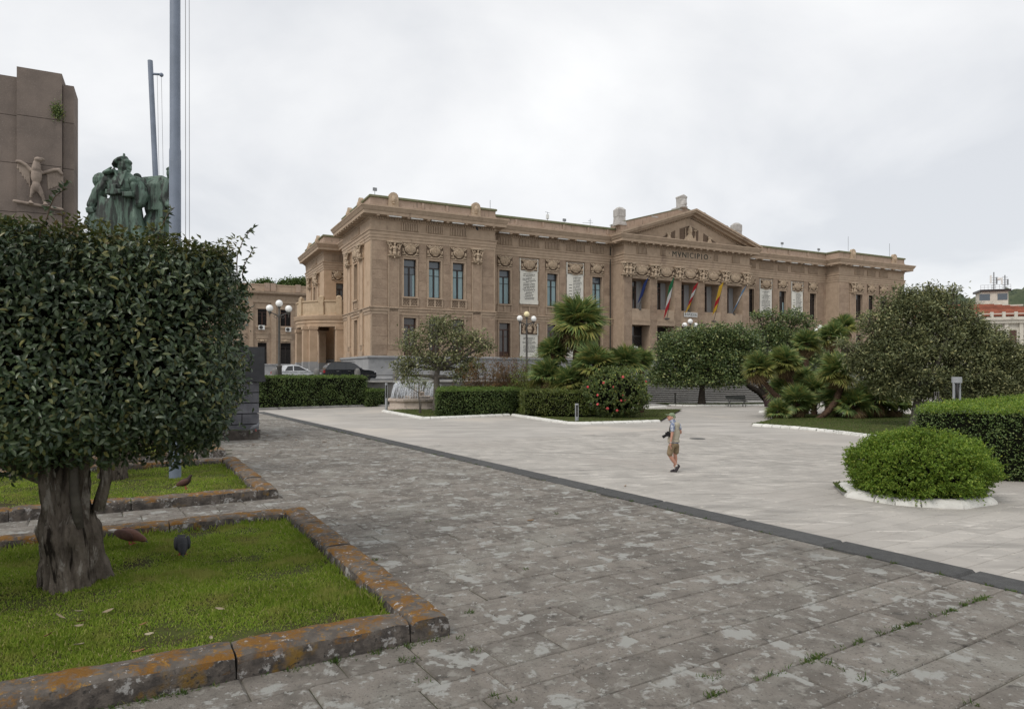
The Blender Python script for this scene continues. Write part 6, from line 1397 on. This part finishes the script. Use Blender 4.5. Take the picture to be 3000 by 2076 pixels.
t=thing('iron_post','plain grey post at the foot of the staircase left of the straight trunk','post',G(1978,1184)); MB().lathe([(.13,0),(.13,.08),(.09,.1),(.085,.95),(.11,.97),(.11,1.02)],12).obj('shaft','terrace_wall',t,40)
for k,(u,Y) in enumerate(((2738,30),(2744,30.3),(2750,30.6))): p=W(u,1090,Y); p.z=PLZ; tag(MB().tube([(0,0,0),(0,0,2.0)],.02,8).lathe([(.03,2.0),(.01,2.05)],8).obj('thin_post','lamp_iron',None,loc=p),'one of three thin green posts behind the deep clipped hedge','post','three thin posts by the hedge')
mat('bench_wood',(.045,.05,.045),(.03,.032,.03),4,.6)
bp=(G(2131,1191)+G(2187,1191))/2; bt=thing('iron_bench','dark slatted bench on curled iron legs facing the piazza','bench',bp,R(4)); L=1.72
for k in range(4): MB().box(-L/2,L/2,-.22+k*.115,-.22+k*.115+.095,.43+.004*k,.465+.004*k).obj('seat_slat','bench_wood',bt)
for k in range(3): MB().box(-L/2,L/2,.26+k*.03,.29+k*.03,.55+k*.125,.65+k*.125).obj('back_slat','bench_wood',bt)
for s in (-1,1):
    b=MB(); x=s*(L/2-.22); b.tube([(x,-.26,.0),(x,-.20,.14),(x,-.08,.30),(x,.06,.36),(x,.2,.30),(x,.28,.14),(x,.34,0)],[.028]*7,6); b.tube([(x,.1,.38),(x,.28,.55),(x,.36,.92)],[.025]*3,6); b.tube([(x,-.24,.42),(x,.22,.42)],.022,6); b.tube([(x,-.22,.62),(x,-.25,.5),(x,-.22,.43)],.02,6); b.tube([(x,-.22,.62),(x,.28,.62)],.02,6); b.obj('leg','iron',bt)
mat('pot_brown',(.055,.03,.032),(.04,.024,.026),3,.6)
pt=thing('plant_pot','large dark reddish plant pot with dead yellow leaves beside the bench','plant pot',G(2252,1191)); MB().lathe([(.34,0),(.43,.78),(.48,.8),(.48,.92),(.42,.92),(.40,.8)],20).obj('pot','pot_brown',pt,40); MB().lathe([(.40,.8),(.40,.84)],16).obj('earth','soil',pt)
n=60; P=np.array([[random.gauss(0,.1),random.gauss(0,.1),.84] for _ in range(n)]); V,f=leaves(P,rvec(n)*np.array([1.6,1.6,.5])+np.array([0,0,.5]),rvec(n)+np.array([0,0,.6]),.38,.05,.4,.3); put('dry_plant',npmesh('dry_plant',V,f,'frond_dead'),pt)
mat('manhole',(.10,.10,.095),None,4,.8); tag(MB().lathe([(.34,0),(.34,.006)],20).obj('drain_cover','manhole',None,loc=G(2043,1285)+Vector((0,0,.008))),'small dark drain cover in the pale paving near the walking man','drain cover')
# ------------------------------------------------------------------ the walking man
for n_,c in (('skin',(.50,.27,.195)),('vest',(.40,.365,.285)),('shorts',(.235,.175,.105)),('cap_green',(.20,.245,.155)),('shoe',(.045,.04,.042)),('shirt',(.45,.48,.55)),('hair',(.50,.47,.43)),('black',(.012,.012,.013)),('sock',(.6,.58,.54))): mat(n_,c,tuple(x*.88 for x in c),9,.8)
mat('shirt',(.50,.52,.56),(.13,.17,.29),16,.85,layers=[((.08,.11,.22),22,.55,.6,3)])
mo=G(1975.5,1382.5); man=thing('person','man in green cap khaki vest and shorts walking with a camera','person',mo); kz=19.82/F/7.6
def H(zx,zy,y=0.0): return ((zx-425)*kz,y,(1462-zy)*kz)
b=MB(); b.ell(H(352,232,.0),(.082,.078,.112)); b.ell(H(330,265,0),(.066,.06,.075)); b.cap(H(275,232,0),H(268,243,0),.016,.014); b.ell(H(300,212),(.03,.045,.018)); b.ell(H(290,280,0),(.022,.03,.014)); b.ell(H(292,262),(.018,.032,.012)); b.ell(H(372,240,-.075),(.022,.012,.032)); b.cap(H(362,275),H(385,350),.062,.07)
b.cap(H(365,395,-.15),H(352,555,-.17),.052,.043); b.cap(H(352,555,-.17),H(312,775,-.19),.042,.028); 
b.ell(H(312,830,-.19),(.022,.040,.048))
for k,(dx,dz) in enumerate(((-14,92),(-4,104),(7,102),(17,90))): b.cap(H(306+dx*.6,845,-.205+k*.008),H(312+dx*.8,845+dz*.55,-.215+k*.010),.0095,.009,7); b.cap(H(312+dx*.8,845+dz*.55,-.215+k*.010),H(322+dx*.8,845+dz*.9,-.205+k*.010),.009,.0075,7)
b.cap(H(296,800,-.21),H(286,850,-.225),.011,.010,7); b.cap(H(286,850,-.225),H(292,885,-.225),.010,.008,7)
b.cap(H(552,430,.14),H(585,590,.13),.05,.043); b.cap(H(585,590,.13),H(470,640,.26),.042,.03); b.ell(H(440,640,.29),(.045,.03,.035)); 
for k in range(4): b.cap(H(425,628+k*9,.31),H(395,632+k*9,.33),.010,.009,7)
b.cap(H(415,430),H(440,760),.09,.10)     # trunk under the clothes
b.cap(H(335,880,-.07),H(302,1065,-.07),.078,.058); b.cap(H(302,1060,-.07),H(372,1170,-.05),.056,.057); b.cap(H(372,1170,-.05),H(462,1300,-.03),.056,.036)
b.cap(H(478,880,.08),H(458,1070,.09),.078,.056); b.cap(H(458,1070,.09),H(468,1180,.09),.056,.056); b.cap(H(468,1180,.09),H(448,1385,.08),.055,.036)
blob('body',b,.0085,'skin',man,2)
b=MB(); b.ell(H(440,420),(.150,.118,.11)); b.cap(H(430,480),H(432,700),.128,.135); b.ell(H(425,760),(.158,.125,.075)); b.ell(H(440,610),(.150,.128,.25)); b.cap(H(365,390,-.09),H(520,405,.09),.065,.065); b.cap(H(310,700,-.06),H(300,775,-.06),.055,.05); b.ell(H(428,775),(.165,.132,.05)); b.ell(H(400,560,-.02),(.14,.12,.2))
blob('vest',b,.012,'vest',man,3)
b=MB(); b.cap(H(362,390,-.145),H(352,520,-.168),.066,.062); b.cap(H(548,420,.14),H(572,500,.135),.064,.058); b.cap(H(372,322),H(395,345),.078,.085); b.ell(H(425,800),(.155,.122,.028)); blob('shirt',b,.012,'shirt',man,2)
b=MB(); b.ell(H(415,850),(.150,.122,.10)); b.cap(H(345,890,-.07),H(312,1035,-.07),.096,.088); b.cap(H(478,890,.08),H(478,1015,.08),.094,.086); b.cap(H(312,1035,-.07),H(314,1045,-.07),.09,.085); blob('shorts',b,.013,'shorts',man,2)
b=MB(); b.ell(H(372,195),(.098,.094,.075)); b.ell(H(405,232),(.072,.082,.06)); b.ell(H(285,186,-.0),(.085,.075,.016),Quaternion((0,1,0),.16)); blob('cap',b,.010,'cap_green',man,2)
b=MB(); b.ell(H(405,262,0),(.062,.072,.05)); b.ell(H(372,262,-.05),(.03,.03,.04)); blob('hair',b,.010,'hair',man,1)
b=MB(); b.cap(H(495,1300,-.03),H(520,1318,-.03),.038,.034); b.cap(H(500,1320,-.03),H(445,1440,-.03),.047,.044); b.cap(H(520,1330,-.03),H(452,1452,-.03),.036,.03); blob('shoe',b,.010,'shoe',man,1)
b=MB(); b.cap(H(448,1400,.08),H(452,1436,.08),.042,.034); b.cap(H(440,1425,.07),H(365,1440,.03),.043,.034); b.box(*[v for pr in zip(*(H(345,1462,-.005),H(465,1448,.11))) for v in sorted(pr)]); blob('shoe',b,.010,'shoe',man,1)
for x,y,z in ((448,1375,.08),(470,1308,-.03)): MB().lathe([(.043,-.03),(.043,.03)],12).obj('sock','sock',man,loc=H(x,y,z))
MB().torus(H(310,785,-.19),.031,.008,'z',n=12,m=6).obj('wristwatch','sock',man)
b=MB(); b.tube([H(300,560,-.10),H(300,480,-.11),H(335,380,-.07),H(380,335,-.02)],.012,6); b.obj('camera_strap','black',man)
cm=thing('camera','black camera with long lens hanging at the walking man\'s side','camera',mo+Vector(H(262,620,-.08))); MB().box(-.06,.07,-.05,.05,-.05,.06).box(-.02,.04,-.03,.03,.06,.09).obj('camera_body','black',cm); MB().tube([(-.04,0,-.01),(-.14,-.02,-.07)],[.038,.045],12).obj('lens','black',cm)
# ------------------------------------------------------------------ pigeons
def pigeon(label,p,rz,pose,cbody,cwing,ctail,sc=1.0,group='pigeons around the lawn beds'):
    """pose: feed or stand; heads towards +x"""
    t=thing('pigeon',label,'bird',p,rz,group); t.scale=(sc,sc,sc); b=MB()
    if pose=='feed':
        b.ell((0,0,.085),(.115,.062,.058),Quaternion((0,1,0),.22)); b.cap((.07,0,.075),(.135,0,.05),.045,.030); b.ell((.150,0,.042),(.026,.022,.022)); tail=((-.09,0,.105),(-.20,0,.125)); bk=((.168,0,.034),(.188,0,.018)); leg=.04
    else:
        b.ell((0,0,.115),(.105,.060,.062),Quaternion((0,1,0),-.42)); b.cap((.06,0,.155),(.082,0,.205),.042,.026); b.ell((.090,0,.218),(.026,.021,.022)); tail=((-.08,0,.08),(-.175,0,.035)); bk=((.108,0,.215),(.130,0,.208)); leg=.08
    bd=blob('body',b,.008,cbody,t,2)
    w=MB()
    for s in (-1,1):
        q=Quaternion((0,1,0),.25 if pose=='feed' else -.42); w=MB(); w.ell((-.025,s*.048,.095 if pose=='feed' else .115),(.105,.022,.045),q,12,8); w.obj('wing',cwing,t,True)
    d=MB(); a,e=Vector(tail[0]),Vector(tail[1]); d.add([a+Vector((0,-.03,.012)),a+Vector((0,.03,.012)),e+Vector((0,.035,.006)),e+Vector((0,-.035,.006)),a+Vector((0,-.03,-.012)),a+Vector((0,.03,-.012)),e+Vector((0,.035,-.002)),e+Vector((0,-.035,-.002))],[(0,1,2,3),(7,6,5,4),(0,3,7,4),(1,5,6,2),(3,2,6,7)]); d.obj('tail',ctail,t)
    MB().tube([bk[0],bk[1]],[.008,.002],6).obj('beak','iron',t)
    for s in (-1,1):
        g=MB(); g.tube([(.01,s*.022,leg),(.015,s*.022,.0)],.005,5)
        for k in (-1,0,1): g.tube([(.015,s*.022,.003),(.04,s*.022+k*.016,.002)],.003,4)
        g.obj('leg','flower',t)
    for s in (-1,1): MB().ell(((.155 if pose=='feed' else .094),s*.020,(.047 if pose=='feed' else .222)),.0045,None,6,4).obj('eye','dry_leaf',t)
    return t
for n_,c in (('bird_brown',(.11,.055,.042)),('bird_rust',(.17,.082,.058)),('bird_pale',(.50,.46,.42)),('bird_black',(.022,.023,.027)),('bird_dark',(.045,.026,.022)),('bird_grey',(.20,.21,.23))): mat(n_,c,tuple(x*.7 for x in c),30,.7,local=True)
pg=G(380,1592,SOILZ+.02); pigeon('brown and white pigeon feeding in the front lawn',pg,R(-8),'feed','bird_rust','bird_brown','bird_pale',1.0)
mo2=pg
pigeon('black pigeon feeding head on in the front lawn',G(534,1622,SOILZ+.02),R(-62),'feed','bird_black','bird_black','bird_black',1.0)
pigeon('dark brown pigeon standing on the kerb below the flagpole',G(541,1432,KH+.004),R(12),'stand','bird_dark','bird_brown','bird_pale',.80)
pigeon('small grey pigeon perched by the foot of the stone pier',G(748,1262,.24),R(15),'stand','bird_grey','bird_grey','bird_grey',.9)
fb=thing('flying_bird','dark pigeon flying close under the pavilion cornice','bird',W(1398,672,66.5)); MB().ell((0,0,0),(.17,.08,.07),Quaternion((0,1,0),.6),10,6).obj('body','bird_black',fb,True)
for s in (-1,1): MB().add([(-.07,s*.04,0),(.08,s*.04,.03),(.05,s*.3,.22),(-.10,s*.34,.2)],[(0,1,2,3)]).obj('wing','bird_black',fb)
# ------------------------------------------------------------------ things on the roof
def mast(label,u,v0,v1,d,kind):
    s=su(u,d); Y=C0.y+CT*d+SN*s; z0=19.35; z1=CAMZ+(VH-v0)/F*Y; h=max(z1-z0,.4); t=thing('roof_mast',label,'antenna',loc2w(s,d,z0-.05),TH,'masts on the town hall roof'); MB().tube([(0,0,0),(0,0,h)],.028,6).obj('rod','galv',t)
    if kind=='box': MB().box(-.14,.14,-.12,.12,h*.35,h*.75).obj('instrument','white_paint',t); MB().bar((-.3,0,h),(.3,0,h*.92),.03).obj('vane','galv',t)
    if kind=='flood': MB().box(-.2,.2,-.12,.05,h-.3,h).obj('floodlight','galv',t)
    if kind=='cross': MB().bar((-1.1,0,h*.45),(.4,0,h*.55),.03).bar((-.3,0,h*.75),(.3,0,h*.75),.03).obj('antenna_arm','galv',t)
mast('weather instrument mast on the roof left of the pediment',1604,620,645,D2+.5,'box'); mast('small floodlight on the roof between weather mast and aerial',1653,640,651,D2+.3,'flood'); mast('cross shaped aerial on the roof near the pediment',1729,640,660,D2+.5,'cross'); mast('thin lightning rod at the right end of the left pavilion',1436,585,612,.5,'rod'); mast('sensor mast on the left corner of the pavilion roof',1098,549,571,.5,'flood')
mast('small floodlight on the right wing roof near the pediment',2291,709,722,D2+.3,'flood'); mast('small lamp on the right wing roof',2398,727,735,D2+.3,'flood'); mast('tall thin rod left on the right pavilion',2485,692,735,.5,'rod'); mast('tall thin rod right on the right pavilion',2606,712,750,.5,'rod')
for u0,u1,v,d in ((1139,1176,627,0),(1204,1239,633.5,0),(1265,1299,640.5,0),(1325,1359,647,0),(1385,1418,653.5,0),(1462,1492,676,D2),(1521,1550,682,D2),(1579,1607,689,D2),(1635,1663,694,D2),(1689,1717,699,D2),(1746,1773,705,D2),(2198,2212,751,D2),(2235,2255,755.5,D2),(2277,2299,760,D2),(2318,2337,764,D2),(2357,2376,769,D2),(2396,2414,773,D2),(2499,2516,772,0),(2531,2548,776,0),(2562,2578,779,0),(2592,2609,783,0),(2622,2639,786,0)):
    s0,s1=su(u0,d-.85),su(u1,d-.85); MB().box(s0,s1,d-.93,d-.62,17.20,17.29).obj('strip_light','sign_white',hall)
# ------------------------------------------------------------------ beyond the square: pale building, tower with aerials, hills
mat('cream',(.56,.53,.46),(.47,.44,.38),1,.9,layers=[((.35,.33,.29),.8,.6,.75,5,(1,1,.4))]); mat('cream_yellow',(.55,.47,.32),None,1,.9); mat('tile',(.36,.135,.085),(.26,.10,.065),.6,.9,objvar=.2); mat('hill_green',(.050,.068,.038),(.085,.10,.058),.05,.95,layers=[((.035,.05,.032),.11,.5,.62,6)])
bt_=thing('cream_building','cream building with red tiled hip roof and stone balustrade beyond the big tree','building',Vector((W(2905,1090,178).x,178,0)),R(-16)); Wb=34
MB().box(-Wb,26,0,22,-1.2,15.6).obj('wall','cream',bt_)
MB().box(-Wb-.6,26.6,-.9,.0,14.4,15.2).box(-Wb-.9,26.9,-1.3,-.01,15.2,15.7).obj('cornice','cream',bt_)
for k in range(22): x=-Wb+1+k*2.7; MB().box(x,x+.7,-1.05,-.6,15.7,17.3).obj('balustrade_post','cream',bt_)
MB().box(-Wb,26,-.95,-.7,15.7,16.0).box(-Wb,26,-.95,-.7,16.7,16.95).obj('balustrade_rail','cream',bt_)
for k in range(18):
    x=-Wb+.5+k*3.3; MB().box(x,x+.8,-.5,0,4,14.4).obj('pilaster','cream',bt_)
    if x<22: MB().box(x+1.2,x+2.8,-.06,.02,9.0,12.6).obj('window','frame_brown',bt_)
hx=[(-Wb,-.4,16.2),(26,-.4,16.2),(26,22,16.2),(-Wb,22,16.2),(-Wb+9,10,20.3),(3,10,20.3)]
b=MB(); b.add(hx,[(0,1,5,4),(1,2,5),(2,3,4,5),(3,0,4)]); rf=b.obj('roof','tile',bt_)
rows=MB()
for k in range(14):
    t=(k+.5)/14; y=-.4+10.4*t; z=16.2+4.1*t; rows.box(-Wb+9*t,26-23*t,y-.25,y+.05,z-.05,z+.16)
stuff(rows.obj('tile_rows','tile',rf))
tw=thing('antenna_tower','pale rooftop tower with black eaves carrying telephone aerials','tower',Vector((W(2905,1090,206).x,206,0)),R(-20)); zt=CAMZ+(VH-857)/F*206
MB().box(-3.3,3.3,-3.3,3.3,0,zt).obj('wall','cream',tw); MB().box(-3.9,3.9,-3.9,3.9,zt,zt+.6).obj('eaves','frame_dark',tw); MB().box(-5.5,6,-4.5,4.5,0,zt-4.6).obj('penthouse','cream',tw); MB().box(-6,6.5,-5,5,zt-4.6,zt-4.2).obj('penthouse_roof','cream',tw)
for x in (-2.3,2.1): MB().box(x-1.7 if x<0 else x-1.5,x+1.0,-3.36,-3.30,zt-2.6,zt-.7).obj('window','pane_blue',tw)
b=MB()
for z in (1.2,1.9): b.bar((-3.8,-3.8,zt+z),(3.8,-3.8,zt+z),.07)
for k in range(9): b.bar((-3.8+k*.95,-3.8,zt+.6),(-3.8+k*.95,-3.8,zt+1.9),.06)
b.obj('roof_railing','galv',tw)
for x,h in ((.3,6.0),(3.1,5.0)):
    b=MB(); b.tube([(x,-1,zt+.6),(x,-1,zt+h)],.16,6); b.obj('mast','galv',tw); MB().box(x-1.0,x-.55,-1.2,-.9,zt+h*.45,zt+h*.85).obj('panel_antenna','white_paint',tw); MB().box(x+.5,x+.9,-1.2,-.9,zt+h*.4,zt+h*.75).obj('panel_antenna','galv',tw)
    for k in range(5): MB().bar((x-.7,-1,zt+1.2+k*.8),(x+.7,-1,zt+1.5+k*.7),.09).obj('bracket','iron',tw)
MB().lathe([(.5,0),(.45,.2),(.1,.3)],14).obj('dish','white_paint',tw,loc=(1.5,-1.4,zt+3.9)).rotation_euler=(R(90),0,0)
def hill(name,u0,u1,Y,prof,amp,m='hill_green'):
    n=90; nr=14; vs=[];fs=[]
    for i in range(n+1):
        u=u0+(u1-u0)*i/n; x=(u-UC)/F*Y; zt_=CAMZ+(VH-np.interp(u,[p[0] for p in prof],[p[1] for p in prof]))/F*Y
        for j in range(nr+1):
            t=j/nr; z=PLZ-2+(zt_-PLZ+2)*math.sin(t*math.pi/2); vs.append((x,Y-60+60*t*1.0+120*(t-.999 if t>.999 else 0),z+amp*mnoise.fractal(Vector((x*.06,t*9,Y)),1,2,4)*(t>.05)))
    for i in range(n):
        for j in range(nr): fs.append((i*(nr+1)+j,(i+1)*(nr+1)+j,(i+1)*(nr+1)+j+1,i*(nr+1)+j+1))
    return struct(MB().add(vs,fs).obj(name,m,None,True))
hill('hill',2560,3300,820,[(2560,880),(2800,866),(2850,876),(2900,870),(2940,856),(2985,843),(3060,836),(3300,850)],9)
hill('hill',300,1000,330,[(300,870),(700,846),(780,842),(860,836),(900,838),(1000,850)],3)
for u,v,r,lab in ((770,836,26,'broad tree on the hill behind the rear wing, left of the gap'),(836,836,16,'small round tree on the hill behind the rear wing'),(876,832,26,'tree on the hill close to the second pavilion')):
    tree('hill_tree',lab,300,[(u,v+22),(u,v+6)],.5,[(u-r*.5,v,r*.6,11),(u+r*.4,v-3,r*.6,13),(u,v+6,r*.8,9)],130,22,.9,.3,'leaf_hedge','bark_dark','trees on the hill',cr=1.6)
